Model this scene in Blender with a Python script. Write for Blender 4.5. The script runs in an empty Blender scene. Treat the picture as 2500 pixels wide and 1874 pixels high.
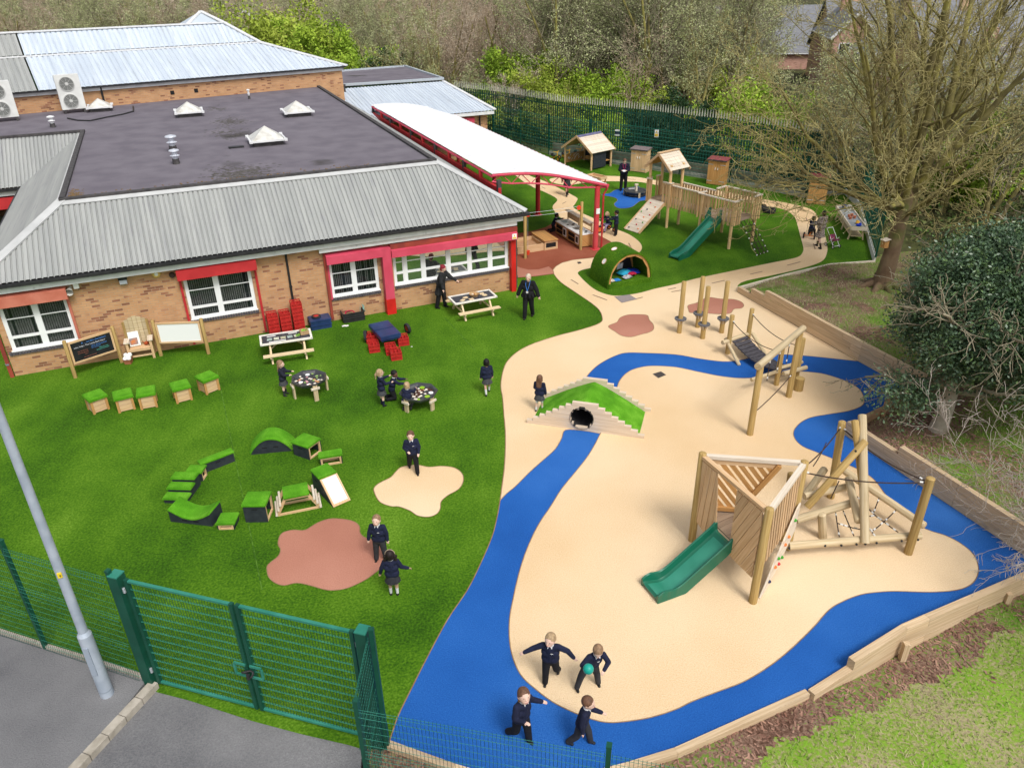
import bpy, math, random
import numpy as np
from mathutils import Vector, Matrix, noise, geometry
R = math.radians
scn = bpy.context.scene
# ---------------------------------------------------------------- camera
F = 1878.0; PITCH = R(28.675); ROLL = R(-0.853); HC = 10.5
_f = Vector((0, math.cos(PITCH), -math.sin(PITCH))); _r = Vector((1, 0, 0)); _u = _r.cross(_f)
CR = math.cos(ROLL)*_r + math.sin(ROLL)*_u; CU = -math.sin(ROLL)*_r + math.cos(ROLL)*_u; CF = _f
cd = bpy.data.cameras.new("camera"); cam = bpy.data.objects.new("camera", cd); scn.collection.objects.link(cam)
cd.sensor_width = 36; cd.lens = 36*F/2500; cd.clip_end = 3000; cd.clip_start = 0.1
m = Matrix.Identity(4)
for i in range(3):
    m[i][0] = CR[i]; m[i][1] = CU[i]; m[i][2] = -CF[i]
m[2][3] = HC
cam.matrix_world = m
scn.camera = cam
# ---------------------------------------------------------------- world, sun, exposure
SUN_EL = R(54); SUN_AZ = R(150)      # compass style: measured from +Y clockwise
w = bpy.data.worlds.new("World"); scn.world = w; w.use_nodes = True
nt = w.node_tree; bg = nt.nodes["Background"]
sky = nt.nodes.new("ShaderNodeTexSky"); sky.sky_type = 'NISHITA'; sky.sun_disc = False
sky.sun_elevation = SUN_EL; sky.sun_rotation = SUN_AZ; sky.dust_density = 4; sky.air_density = 1.2; sky.ozone_density = 0.6
hs = nt.nodes.new("ShaderNodeHueSaturation"); hs.inputs['Saturation'].default_value = 0.28
nt.links.new(sky.outputs[0], hs.inputs['Color']); nt.links.new(hs.outputs[0], bg.inputs[0]); bg.inputs[1].default_value = 0.142
sl = bpy.data.lights.new("sun", 'SUN'); sl.energy = 1.85; sl.angle = R(17); sl.color = (1, 0.965, 0.91)
so = bpy.data.objects.new("sun", sl); scn.collection.objects.link(so)
sd = Vector((math.sin(SUN_AZ)*math.cos(SUN_EL), math.cos(SUN_AZ)*math.cos(SUN_EL), math.sin(SUN_EL)))
so.rotation_euler = sd.to_track_quat('Z', 'Y').to_euler(); so.location = (0, 0, 40)
scn.view_settings.view_transform = 'Standard'; scn.view_settings.look = 'None'
scn.view_settings.exposure = 0.17; scn.view_settings.gamma = 1
cy = scn.cycles
cy.max_bounces = 5; cy.diffuse_bounces = 3; cy.glossy_bounces = 2; cy.transmission_bounces = 3; cy.transparent_max_bounces = 6
# ---------------------------------------------------------------- geometry helpers
A = R(23.035)
def xy(u, v): c, s = math.cos(A), math.sin(A); return (u*c-v*s, u*s+v*c)
def uvw(u, v, z): a = xy(u, v); return Vector((a[0], a[1], z))
def G(x, y, z=0.0):
    """point of the place at height z that photograph pixel (x, y) shows"""
    d = CR*((x-1250)/F) - CU*((y-937)/F) + CF
    t = (z-HC)/d.z
    return Vector((d.x*t, d.y*t, z))
def Z(ox, oy, k): return lambda x, y, z=0.0: G(ox+x*k, oy+y*k, z)
def P2(p, z): return Vector((p[0], p[1], z))
def lerp(a, b, t): return a+(b-a)*t
class MB:
    def __init__(s, M=None):
        s.v = []; s.f = []; s.uv = []; s.mi = []; s.M = M; s.pr = []
    def prim(s, vs, fs, uvs=None, m=0):
        o = len(s.v); s.pr.append((o, len(s.f)))
        for p in vs:
            p = Vector(p); s.v.append(s.M @ p if s.M else p)
        for i, f in enumerate(fs):
            s.f.append([o+j for j in f]); s.mi.append(m)
            s.uv.append(uvs[i] if uvs else [(vs[j][0], vs[j][1]) for j in f])
        return s
    def obox(s, c, ax, h, m=0):
        """box: centre, three unit axes, half sizes"""
        c = Vector(c); ax = [Vector(a).normalized() for a in ax]
        vs = [c+ax[0]*(h[0]*i)+ax[1]*(h[1]*j)+ax[2]*(h[2]*k) for i in (-1, 1) for j in (-1, 1) for k in (-1, 1)]
        fs = [(0, 1, 3, 2), (4, 6, 7, 5), (0, 4, 5, 1), (2, 3, 7, 6), (0, 2, 6, 4), (1, 5, 7, 3)]
        L = max(range(3), key=lambda q: h[q]); o1, o2 = [q for q in range(3) if q != L]
        loc = [(h[0]*i, h[1]*j, h[2]*k) for i in (-1, 1) for j in (-1, 1) for k in (-1, 1)]
        r = random.random()*9
        uvs = [[(loc[q][L]+r*3, loc[q][o1]+loc[q][o2]*1.01+r) for q in f] for f in fs]
        return s.prim(vs, fs, uvs, m)
    def box(s, x0, y0, z0, x1, y1, z1, m=0):
        return s.obox(((x0+x1)/2, (y0+y1)/2, (z0+z1)/2), ((1, 0, 0), (0, 1, 0), (0, 0, 1)), (abs(x1-x0)/2, abs(y1-y0)/2, abs(z1-z0)/2), m)
    def bar(s, p0, p1, w, t, up=(0, 0, 1), m=0):
        """board from p0 to p1; w across (perp to up), t along up"""
        p0 = Vector(p0); p1 = Vector(p1); d = (p1-p0); L = d.length
        if L < 1e-6: return s
        d = d/L; up = Vector(up); sd = d.cross(up)
        if sd.length < 1e-4: sd = d.cross(Vector((0, 1, 0)))
        sd.normalize(); u2 = sd.cross(d)
        return s.obox((p0+p1)/2, (d, sd, u2), (L/2, w/2, t/2), m)
    def cyl(s, p0, p1, r0, r1=None, n=12, m=0, cap=True, dome=0):
        r1 = r0 if r1 is None else r1
        p0 = Vector(p0); p1 = Vector(p1); d = p1-p0; L = d.length; d = d/L
        a = d.cross(Vector((0, 0, 1)));
        if a.length < 1e-3: a = d.cross(Vector((0, 1, 0)))
        a.normalize(); b = d.cross(a)
        rings = [(p0, r0), (p1, r1)]
        if dome: rings += [(p1+d*dome*0.6, r1*0.82), (p1+d*dome, r1*0.45)]
        vs = []; q = random.random()*7
        for p, r in rings:
            for i in range(n):
                t = 2*math.pi*i/n; vs.append(p+(a*math.cos(t)+b*math.sin(t))*r)
        fs = []; uvs = []
        for k in range(len(rings)-1):
            h0 = (rings[k][0]-p0).length; h1 = (rings[k+1][0]-p0).length
            for i in range(n):
                j = (i+1) % n; fs.append((k*n+i, k*n+j, (k+1)*n+j, (k+1)*n+i))
                c0 = i/n*6.28*r0+q; c1 = (i+1)/n*6.28*r0+q
                uvs.append([(h0+q, c0), (h0+q, c1), (h1+q, c1), (h1+q, c0)])
        if cap:
            fs.append(tuple(range(n))[::-1]); uvs.append([(q, q+0.02*i) for i in range(n)])
            e = (len(rings)-1)*n
            fs.append(tuple(range(e, e+n))); uvs.append([(q+0.1, q+0.02*i) for i in range(n)])
        return s.prim(vs, fs, uvs, m)
    def tube(s, pts, r, n=6, m=0, taper=1.0):
        pts = [Vector(p) for p in pts]; vs = []; fs = []; a = None
        for k, p in enumerate(pts):
            d = (pts[min(k+1, len(pts)-1)]-pts[max(k-1, 0)]).normalized()
            if a is None:
                a = d.cross(Vector((0, 0, 1)));
                if a.length < 1e-3: a = d.cross(Vector((0, 1, 0)))
            a = (a-d*a.dot(d)).normalized(); b = d.cross(a)
            rr = r*lerp(1, taper, k/(len(pts)-1))
            for i in range(n):
                t = 2*math.pi*i/n; vs.append(p+(a*math.cos(t)+b*math.sin(t))*rr)
        for k in range(len(pts)-1):
            for i in range(n):
                j = (i+1) % n; fs.append((k*n+i, k*n+j, (k+1)*n+j, (k+1)*n+i))
        fs.append(tuple(range(n))[::-1]); e = (len(pts)-1)*n; fs.append(tuple(range(e, e+n)))
        return s.prim(vs, fs, None, m)
    def prism(s, poly, off, m=0):
        """polygon (3D points) extruded by vector off"""
        off = Vector(off); n = len(poly); P = [Vector(p) for p in poly]
        vs = P+[p+off for p in P]
        tri = geometry.tessellate_polygon([P])
        nrm = sum(((P[t[1]]-P[t[0]]).cross(P[t[2]]-P[t[0]]) for t in tri), Vector())
        if nrm.dot(off) > 0: tri = [t[::-1] for t in tri]
        fs = [tuple(t) for t in tri]+[tuple(n+i for i in t[::-1]) for t in tri]
        fs += [(i, (i+1) % n, n+(i+1) % n, n+i) for i in range(n)]
        d = (P[1]-P[0]).normalized()
        nn = Vector(off).normalized(); e = nn.cross(d)
        uvs = [[(vs[j].dot(d), vs[j].dot(e)+vs[j].dot(nn)) for j in f] for f in fs]
        return s.prim(vs, fs, uvs, m)
    def sheet(s, poly, m=0):
        P = [Vector(p) for p in poly]; tri = geometry.tessellate_polygon([P])
        out = []
        for t in tri:
            n = (P[t[1]]-P[t[0]]).cross(P[t[2]]-P[t[0]])
            out.append(tuple(t) if n.z > 0 else tuple(t[::-1]))
        return s.prim(P, out, None, m)
    def ball(s, c, r, n=10, m=0, sq=(1, 1, 1)):
        c = Vector(c); vs = []; fs = []; k = max(4, n//2)
        for i in range(k+1):
            ph = math.pi*i/k
            for j in range(n):
                t = 2*math.pi*j/n
                vs.append(c+Vector((math.sin(ph)*math.cos(t)*sq[0], math.sin(ph)*math.sin(t)*sq[1], math.cos(ph)*sq[2]))*r)
        for i in range(k):
            for j in range(n):
                fs.append((i*n+j, (i+1)*n+j, (i+1)*n+(j+1) % n, i*n+(j+1) % n))
        return s.prim(vs, fs, None, m)
    def lathe(s, c, prof, n=16, m=0, sx=1, sy=1, ph=0):
        c = Vector(c); vs = []; fs = []
        for r, z in prof:
            for j in range(n):
                t = 2*math.pi*j/n+ph; vs.append(c+Vector((r*math.cos(t)*sx, r*math.sin(t)*sy, z)))
        for i in range(len(prof)-1):
            for j in range(n):
                fs.append((i*n+j, i*n+(j+1) % n, (i+1)*n+(j+1) % n, (i+1)*n+j))
        return s.prim(vs, fs, None, m)
    def grid(s, fn, nu, nv, m=0):
        vs = [fn(i/nu, j/nv) for i in range(nu+1) for j in range(nv+1)]
        fs = [(i*(nv+1)+j, (i+1)*(nv+1)+j, (i+1)*(nv+1)+j+1, i*(nv+1)+j+1) for i in range(nu) for j in range(nv)]
        return s.prim(vs, fs, None, m)
    def build(s, name, mats, parent=None, smooth=None, **tags):
        if not isinstance(mats, (list, tuple)): mats = [mats]
        inv = None; root = parent
        if parent is not None:
            inv = WM[parent.name].inverted()
        else:
            xs = [p.x for p in s.v]; ys = [p.y for p in s.v]; zs = [p.z for p in s.v]
            o = Vector(((min(xs)+max(xs))/2, (min(ys)+max(ys))/2, min(zs))); inv = Matrix.Translation(-o)
        me = bpy.data.meshes.new(name)
        me.from_pydata([inv @ p for p in s.v], [], s.f)
        ul = me.uv_layers.new(name="UVMap"); fl = []
        for u in s.uv:
            for q in u: fl += [q[0], q[1]]
        ul.data.foreach_set("uv", fl)
        for q in mats: me.materials.append(q)
        if len(mats) > 1: me.polygons.foreach_set("material_index", s.mi)
        if smooth:
            me.shade_smooth(); me.set_sharp_from_angle(angle=R(smooth))
        me.validate()
        return link(me, name, parent, None if parent else o, **tags)
def each(mb, name, m, parent, smooth=None):
    """one object per primitive"""
    P = mb.pr+[(len(mb.v), len(mb.f))]
    for (v0, f0), (v1, f1) in zip(P, P[1:]):
        q = MB(); q.v = mb.v[v0:v1]; q.f = [[i-v0 for i in f] for f in mb.f[f0:f1]]; q.uv = mb.uv[f0:f1]; q.mi = mb.mi[f0:f1]; q.build(name, m, parent, smooth)
WM = {}
def link(me, name, parent=None, loc=None, **tags):
    ob = bpy.data.objects.new(name, me); scn.collection.objects.link(ob)
    if parent is not None:
        ob.parent = parent; WM[ob.name] = WM[parent.name]
    else:
        if loc is not None: ob.location = loc
        WM[ob.name] = Matrix.Translation(loc) if loc is not None else Matrix.Identity(4)
    tag(ob, **tags); return ob
def tag(o, label=None, cat=None, group=None, kind=None):
    if label: o['label'] = label
    if cat: o['category'] = cat
    if group: o['group'] = group
    if kind: o['kind'] = kind
    return o
def thing(name, label, cat, loc, rz=0.0, group=None):
    o = bpy.data.objects.new(name, None); scn.collection.objects.link(o); o.empty_display_size = 0.2
    o.location = loc; o.rotation_euler = (0, 0, rz)
    WM[o.name] = Matrix.Translation(Vector(loc)) @ Matrix.Rotation(rz, 4, 'Z')
    return tag(o, label, cat, group)
def frame(o): return WM[o.name]
def children(o): return [c for c in bpy.data.objects if c.parent == o]
def copy_thing(o, loc, rz, label=None, group=None, parent=None):
    c = o.copy(); scn.collection.objects.link(c)
    if parent is None:
        c.location = loc; c.rotation_euler = (0, 0, rz); WM[c.name] = Matrix.Translation(Vector(loc)) @ Matrix.Rotation(rz, 4, 'Z')
    else: c.parent = parent; WM[c.name] = WM[parent.name]
    if label: c['label'] = label
    if group: c['group'] = group
    for k in KIDS.setdefault(o.name, children(o)): copy_thing(k, None, 0, parent=c)
    return c
KIDS = {}
def spline(pts, n=6, closed=True):
    P = [Vector((p[0], p[1], 0)) for p in pts]; out = []; N = len(P)
    for i in range(N if closed else N-1):
        if closed: a, b, c, d = P[i-1], P[i], P[(i+1) % N], P[(i+2) % N]
        else: a, b, c, d = P[max(i-1, 0)], P[i], P[i+1], P[min(i+2, N-1)]
        for k in range(n):
            t = k/n
            out.append(0.5*((2*b)+(c-a)*t+(2*a-5*b+4*c-d)*t*t+(3*b-a-3*c+d)*t**3))
    if not closed: out.append(P[-1])
    return out
def gp(pts, z=0.0): return [G(p[0], p[1], z) for p in pts]
def zz(ox, oy, k, pts): return [(ox+x*k, oy+y*k) for x, y in pts]
# ---------------------------------------------------------------- materials
MATS = {}
def mat(name, c1, c2=None, scale=8, rough=0.75, bump=0.0, bscale=None, stretch=None, detail=4, spec=0.3, metal=0.0, island=0.0, coord='Object', c3=None, s3=1.0, t3=(0.55, 0.7), coat=0, sharp=(0.35, 0.65)):
    if name in MATS: return MATS[name]
    mt = bpy.data.materials.new(name); mt.use_nodes = True; n = mt.node_tree.nodes; l = mt.node_tree.links
    b = n["Principled BSDF"]; b.inputs['Roughness'].default_value = rough; b.inputs['Metallic'].default_value = metal
    b.inputs['Specular IOR Level'].default_value = spec; b.inputs['Coat Weight'].default_value = coat
    tc = n.new("ShaderNodeTexCoord"); mp = n.new("ShaderNodeMapping"); l.new(tc.outputs[coord], mp.inputs[0])
    if stretch: mp.inputs['Scale'].default_value = stretch
    def nz(sc, dt=detail):
        q = n.new("ShaderNodeTexNoise"); q.inputs['Scale'].default_value = sc; q.inputs['Detail'].default_value = dt
        l.new(mp.outputs[0], q.inputs['Vector']); return q
    def ramp(src, a, bb):
        q = n.new("ShaderNodeMapRange"); q.inputs[1].default_value = a; q.inputs[2].default_value = bb; l.new(src, q.inputs[0]); return q.outputs[0]
    def mix(fac, a, bb):
        q = n.new("ShaderNodeMix"); q.data_type = 'RGBA'
        for i, v in ((0, fac), (6, a), (7, bb)):
            if hasattr(v, 'links'): l.new(v, q.inputs[i])
            elif i == 0: q.inputs[0].default_value = v
            else: q.inputs[i].default_value = (*v, 1)
        return q.outputs[2]
    col = None; nn = nz(scale)
    if c2: col = mix(ramp(nn.outputs[0], *sharp), c1, c2)
    if c3: col = mix(ramp(nz(s3).outputs[0], *t3), col or c1, c3)
    if island:
        g = n.new("ShaderNodeNewGeometry"); h = n.new("ShaderNodeHueSaturation")
        q = n.new("ShaderNodeMapRange"); q.inputs[3].default_value = 1-island; q.inputs[4].default_value = 1+island
        l.new(g.outputs['Random Per Island'], q.inputs[0]); l.new(q.outputs[0], h.inputs['Value'])
        if col: l.new(col, h.inputs['Color'])
        else: h.inputs['Color'].default_value = (*c1, 1)
        col = h.outputs[0]
    if col: l.new(col, b.inputs['Base Color'])
    else: b.inputs['Base Color'].default_value = (*c1, 1)
    if bump:
        bp = n.new("ShaderNodeBump"); bp.inputs['Strength'].default_value = bump; bp.inputs['Distance'].default_value = 0.02
        l.new((nz(bscale) if bscale else nn).outputs[0], bp.inputs['Height']); l.new(bp.outputs[0], b.inputs['Normal'])
    MATS[name] = mt; return mt
def ggrad(name, stops, scale, fine, rough=0.9, bump=0.5, streak=None, c_patch=None, patch=0.25):
    """ground type: multi-scale noise through a colour ramp"""
    mt = bpy.data.materials.new(name); mt.use_nodes = True; n = mt.node_tree.nodes; l = mt.node_tree.links
    b = n["Principled BSDF"]; b.inputs['Roughness'].default_value = rough; b.inputs['Specular IOR Level'].default_value = 0.15
    tc = n.new("ShaderNodeTexCoord"); s = None
    mp = n.new("ShaderNodeMapping"); l.new(tc.outputs['Object'], mp.inputs[0])
    def nz(sc, dt=3, v=mp):
        q = n.new("ShaderNodeTexNoise"); q.inputs['Scale'].default_value = sc; q.inputs['Detail'].default_value = dt; l.new(v.outputs[0], q.inputs['Vector']); return q.outputs[0]
    def ma(op, a, bb):
        q = n.new("ShaderNodeMath"); q.operation = op
        for i, v in ((0, a), (1, bb)):
            if hasattr(v, 'links'): l.new(v, q.inputs[i])
            else: q.inputs[i].default_value = v
        return q.outputs[0]
    f = nz(fine, 4)
    tot = ma('ADD', ma('MULTIPLY', nz(scale, 4), 1-patch), ma('MULTIPLY', f, patch))
    if streak:
        m2 = n.new("ShaderNodeMapping"); m2.inputs['Scale'].default_value = streak[:3]; m2.inputs['Rotation'].default_value = (0, 0, streak[3]); l.new(tc.outputs['Object'], m2.inputs[0])
        tot = ma('ADD', ma('MULTIPLY', tot, 0.76), ma('MULTIPLY', nz(1, 2, m2), 0.24))
    cr = n.new("ShaderNodeValToRGB"); l.new(tot, cr.inputs[0])
    while len(cr.color_ramp.elements) < len(stops): cr.color_ramp.elements.new(0.5)
    for e, (p, c) in zip(cr.color_ramp.elements, stops): e.position = p; e.color = (*c, 1)
    l.new(cr.outputs[0], b.inputs['Base Color'])
    bp = n.new("ShaderNodeBump"); bp.inputs['Strength'].default_value = bump; bp.inputs['Distance'].default_value = 0.03
    l.new(f, bp.inputs['Height']); l.new(bp.outputs[0], b.inputs['Normal'])
    MATS[name] = mt; return mt
def brick_mat(name, light, mid, dark, mortar):
    mt = bpy.data.materials.new(name); mt.use_nodes = True; n = mt.node_tree.nodes; l = mt.node_tree.links
    b = n["Principled BSDF"]; b.inputs['Roughness'].default_value = 0.9; b.inputs['Specular IOR Level'].default_value = 0.2
    tc = n.new("ShaderNodeTexCoord"); sp = n.new("ShaderNodeSeparateXYZ"); l.new(tc.outputs['Object'], sp.inputs[0])
    ad = n.new("ShaderNodeMath"); l.new(sp.outputs[0], ad.inputs[0]); l.new(sp.outputs[1], ad.inputs[1])
    cb = n.new("ShaderNodeCombineXYZ"); l.new(ad.outputs[0], cb.inputs[0]); l.new(sp.outputs[2], cb.inputs[1])
    br = n.new("ShaderNodeTexBrick"); l.new(cb.outputs[0], br.inputs['Vector']); br.offset = 0.5
    br.inputs['Scale'].default_value = 1; br.inputs['Mortar Size'].default_value = 0.006; br.inputs['Brick Width'].default_value = 0.225; br.inputs['Row Height'].default_value = 0.075
    br.inputs['Color1'].default_value = (0, 0, 0, 1); br.inputs['Color2'].default_value = (1, 1, 1, 1); br.inputs['Mortar'].default_value = (.5, .5, .5, 1)
    # patches of darker bricks: low noise pushes the per-brick value
    nz = n.new("ShaderNodeTexNoise"); nz.inputs['Scale'].default_value = 1.1; l.new(cb.outputs[0], nz.inputs[0])
    a2 = n.new("ShaderNodeMath"); a2.operation = 'MULTIPLY_ADD'; l.new(nz.outputs[0], a2.inputs[0]); a2.inputs[1].default_value = 0.9; a2.inputs[2].default_value = -0.45
    a3 = n.new("ShaderNodeMath"); l.new(br.outputs['Color'], a3.inputs[0]); l.new(a2.outputs[0], a3.inputs[1])
    cr = n.new("ShaderNodeValToRGB"); l.new(a3.outputs[0], cr.inputs[0]); E = cr.color_ramp.elements
    while len(E) < 5: E.new(0.5)
    for e, (p, c) in zip(E, ((0, light), (0.4, mid), (0.78, light), (0.9, dark), (1, tuple(q*0.75 for q in dark)))): e.position = p; e.color = (*c, 1)
    mx = n.new("ShaderNodeMix"); mx.data_type = 'RGBA'; l.new(br.outputs['Fac'], mx.inputs[0]); l.new(cr.outputs[0], mx.inputs[6]); mx.inputs[7].default_value = (*mortar, 1)
    st = n.new("ShaderNodeTexNoise"); st.inputs['Scale'].default_value = 2.2; st.inputs['Detail'].default_value = 6; l.new(tc.outputs['Object'], st.inputs[0])
    hv = n.new("ShaderNodeHueSaturation"); mr = n.new("ShaderNodeMapRange"); mr.inputs[3].default_value = 0.78; mr.inputs[4].default_value = 1.2; l.new(st.outputs[0], mr.inputs[0]); l.new(mr.outputs[0], hv.inputs['Value'])
    l.new(mx.outputs[2], hv.inputs['Color']); l.new(hv.outputs[0], b.inputs['Base Color'])
    bp = n.new("ShaderNodeBump"); bp.invert = True; bp.inputs['Strength'].default_value = 0.6; bp.inputs['Distance'].default_value = 0.01
    l.new(br.outputs['Fac'], bp.inputs['Height']); l.new(bp.outputs[0], b.inputs['Normal'])
    MATS[name] = mt; return mt
turf = ggrad('turf', [(0.33, (.014, .05, .002)), (0.43, (.034, .105, .003)), (0.52, (.066, .165, .005)), (0.60, (.10, .215, .012)), (0.70, (.18, .32, .03))], 0.6, 24, bump=0.9, patch=0.58, streak=(.9, 0.16, 1, R(23)))
turf_top = ggrad('turf_top', [(0.3, (.04, .17, .006)), (0.5, (.10, .34, .012)), (0.7, (.24, .54, .05))], 2.5, 90, bump=0.8, patch=0.5)
beige = ggrad('beige_rubber', [(0.30, (.58, .375, .18)), (0.44, (.70, .50, .29)), (0.56, (.78, .60, .39)), (0.72, (.80, .65, .45))], 0.16, 48, bump=0.5, patch=0.42)
blue = ggrad('blue_rubber', [(0.32, (.008, .065, .28)), (0.5, (.016, .108, .40)), (0.66, (.04, .16, .49))], 0.3, 46, bump=0.5, patch=0.45)
brown = ggrad('brown_rubber', [(0.33, (.32, .13, .09)), (0.5, (.41, .18, .125)), (0.67, (.49, .235, .17))], 0.3, 46, bump=0.35, patch=0.4)
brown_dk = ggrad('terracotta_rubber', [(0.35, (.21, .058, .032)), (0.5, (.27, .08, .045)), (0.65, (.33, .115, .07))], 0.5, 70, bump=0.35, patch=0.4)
edge_m = mat('rubber_edge', (.22, .13, .06), (.3, .2, .1), 5)
asphalt = ggrad('asphalt', [(0.3, (.10, .102, .11)), (0.47, (.165, .165, .172)), (0.62, (.215, .215, .22)), (0.72, (.30, .30, .30))], 0.7, 45, bump=0.6, patch=0.45)
mulch = ggrad('bark_and_grass', [(0.33, (.07, .035, .022)), (0.43, (.15, .085, .06)), (0.50, (.25, .165, .12)), (0.53, (.16, .19, .05)), (0.64, (.10, .23, .018))], 0.55, 18, bump=1.0, patch=0.5)
soil = ggrad('woodland_soil', [(0.3, (.02, .018, .01)), (0.5, (.06, .06, .025)), (0.65, (.09, .11, .03))], 0.3, 4, bump=0.8)
brick = brick_mat('tan_brick', (.56, .32, .165), (.50, .265, .13), (.33, .145, .085), (.44, .32, .21))
brick_red = brick_mat('red_brick', (.36, .15, .10), (.32, .12, .08), (.25, .09, .06), (.35, .28, .22))
sill_m = mat('blue_grey_brick', (.05, .05, .06), (.13, .11, .12), 30, 0.7, 0.4)
roof_g = mat('corrugated_grey', (.285, .295, .29), (.345, .355, .345), .5, 0.85, 0.15, bscale=40, c3=(.25, .255, .265), s3=1.6, stretch=(7, 0.35, 1), t3=(0.55, 0.8))
roof_b = mat('corrugated_pale', (.46, .52, .60), (.56, .62, .69), 0.5, 0.6, 0.1, bscale=30, c3=(.40, .44, .49), s3=1.4, stretch=(6, 0.4, 1), t3=(0.55, 0.8))
roof_f = mat('roof_felt', (.125, .112, .135), (.165, .15, .175), 1.1, 0.92, 0.3, bscale=60, c3=(.05, .045, .045), s3=0.32, t3=(0.64, 0.72))
felt_edge = mat('felt_edge', (.045, .042, .045), (.08, .075, .075), 6, 0.85, 0.2)
white_p = mat('white_paint', (.74, .75, .76), (.62, .63, .64), 3, 0.5, c3=(.42, .42, .42), s3=5, t3=(0.66, 0.8))
upvc = mat('white_frame', (.82, .83, .84), rough=0.35)
red_p = mat('red_paint', (.52, .035, .04), (.42, .025, .03), 2.5, 0.55)
pink_p = mat('faded_red_paint', (.62, .075, .13), (.54, .055, .10), 2.0, 0.6)
salmon_p = mat('weathered_red_paint', (.56, .19, .13), (.48, .14, .09), 3, 0.7)
black_p = mat('black_plastic', (.018, .018, .02), (.03, .03, .032), 6, 0.5)
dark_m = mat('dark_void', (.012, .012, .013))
glass = mat('window_glass', (.030, .036, .036), (.045, .055, .05), 2, 0.06, spec=0.9)
blind = mat('blind_slats', (.55, .56, .55), (.38, .38, .37), 4, 0.7)
steel = mat('galvanised_steel', (.44, .48, .52), (.56, .60, .64), 5, 0.45, metal=0.35)
fence_g = mat('fence_green', (.005, .058, .036), (.008, .08, .05), 3, 0.5)
fence_lt = mat('fence_green_light', (.02, .17, .12), (.04, .23, .17), 3, 0.45)
pal_m = mat('palisade', (.006, .05, .035), (.01, .075, .05), 3, 0.6)
def wood(name, a, b, c=None, island=0.12):
    return mat(name, a, b, 3.0, 0.78, 0.25, stretch=(0.35, 9, 1), coord='UV', island=island, c3=c, s3=1.2, t3=(0.6, 0.75), detail=6)
log_m = wood('green_treated_log', (.43, .30, .115), (.29, .185, .06), (.36, .26, .14))
log_p = wood('weathered_log', (.56, .46, .30), (.42, .32, .18), (.36, .31, .24))
board = wood('pine_board', (.66, .46, .27), (.54, .34, .175), (.58, .42, .27), .15)
board_w = wood('pale_weathered_board', (.70, .63, .53), (.60, .50, .38))
board_o = wood('orange_pine_board', (.54, .30, .11), (.42, .21, .065))
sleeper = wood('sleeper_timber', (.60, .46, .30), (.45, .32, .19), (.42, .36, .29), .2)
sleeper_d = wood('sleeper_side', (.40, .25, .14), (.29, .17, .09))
deck = wood('decking', (.36, .27, .19), (.27, .19, .13))
slide_m = mat('green_plastic', (.006, .115, .065), (.008, .135, .078), 2, 0.28, spec=0.5)
slide_l = mat('green_plastic_worn', (.05, .29, .20), (.02, .19, .12), 1.3, 0.3, spec=0.5)
rope_m = mat('dark_rope', (.035, .02, .018), (.06, .04, .03), 30, 0.9)
conn = mat('white_connector', (.75, .75, .73), rough=0.4)
hdpe = mat('dark_panel', (.022, .026, .036), (.035, .04, .05), 8, 0.5)
redc = mat('red_plastic', (.42, .022, .022), (.55, .035, .03), 8, 0.4)
bluec = mat('navy_plastic', (.012, .032, .10), (.02, .045, .14), 4, 0.35, spec=0.5)
rubber = mat('tyre_rubber', (.018, .018, .02), (.03, .03, .032), 12, 0.8)
white_g = mat('white_gloss', (.85, .86, .86), rough=0.3)
conc = mat('concrete', (.42, .40, .36), (.56, .54, .49), 3, 0.9, 0.3, bscale=30, c3=(.25, .24, .21), s3=2, t3=(0.55, 0.8))
kerb_m = mat('kerb_stone', (.30, .27, .22), (.44, .40, .34), 5, 0.9, 0.3, bscale=40)
# ================================================================ the setting: ground
def sheet(name, pts, z, m, **k):
    mb = MB(); mb.sheet([P2(p, z) for p in pts]); return mb.build(name, m, kind='structure', **k)
def sp(pts, n=5): return [G(p.x, p.y) for p in spline(pts, n)]
BW, BE = [(0.0, 0)], 0
# big ground sheet with gentle swell, below the playground slab
def gsheet():
    mb = MB()
    xs = [-900, -300, -150, -80, -50, -35, -26, -20, 20, 26, 35, 50, 80, 150, 300, 900]; ys = [-60, -20, 0, 60, 70, 85, 100, 130, 180, 300, 600, 1500]
    vs = [(x, y, -0.6 - (0.0 if y < 90 else 0.012*min(y-90, 150))) for x in xs for y in ys]; n = len(ys)
    fs = [(i*n+j, (i+1)*n+j, (i+1)*n+j+1, i*n+j+1) for i in range(len(xs)-1) for j in range(n-1)]
    mb.prim(vs, fs); mb.build('ground', soil, kind='structure')
gsheet()
# outline of the enclosed playground
wall_edge = [(1799, 713), (2094, 882), (2241, 963), (2113, 1025), (2061, 1060), (2322, 1237), (2500, 1357)]
PG = [G(*p) for p in ((386, 1689), (463, 1709), (617, 1759), (733, 1790), (850, 1817), (877, 1825), (949, 1815))]
PG += [G(1300, 1932), G(1530, 1873), G(1650, 1836), G(1970, 1690), G(2190, 1553), G(2500, 1400)]
C34 = Vector((10.62, 11.42, 0)); PG.append(C34)
PG += [G(*p) for p in wall_edge[::-1][1:]]
kerb_line = [G(1799, 709), G(1920, 676), G(2026, 651), G(2134, 643)]
PG += kerb_line[1:]
fence_r = [G(2134, 643), G(2097, 508), G(2062, 474)]
fence_b = [G(2062, 474), G(1966, 483), G(1781, 446), G(1545, 407), G(1340, 377), G(1205, 345)]
PG += fence_r[1:]+fence_b[1:]+[uvw(9, 56, 0), uvw(-8, 36, 0), uvw(-8, 25, 0), Vector((-17, 21, 0)), Vector((-17, 12.7, 0)), Vector((-8.3, 9.7, 0))]
mb = MB(); mb.prism([P2(p, 0.0) for p in PG], (0, 0, -0.55)); mb.build('playground_turf', turf, kind='structure')
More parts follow.
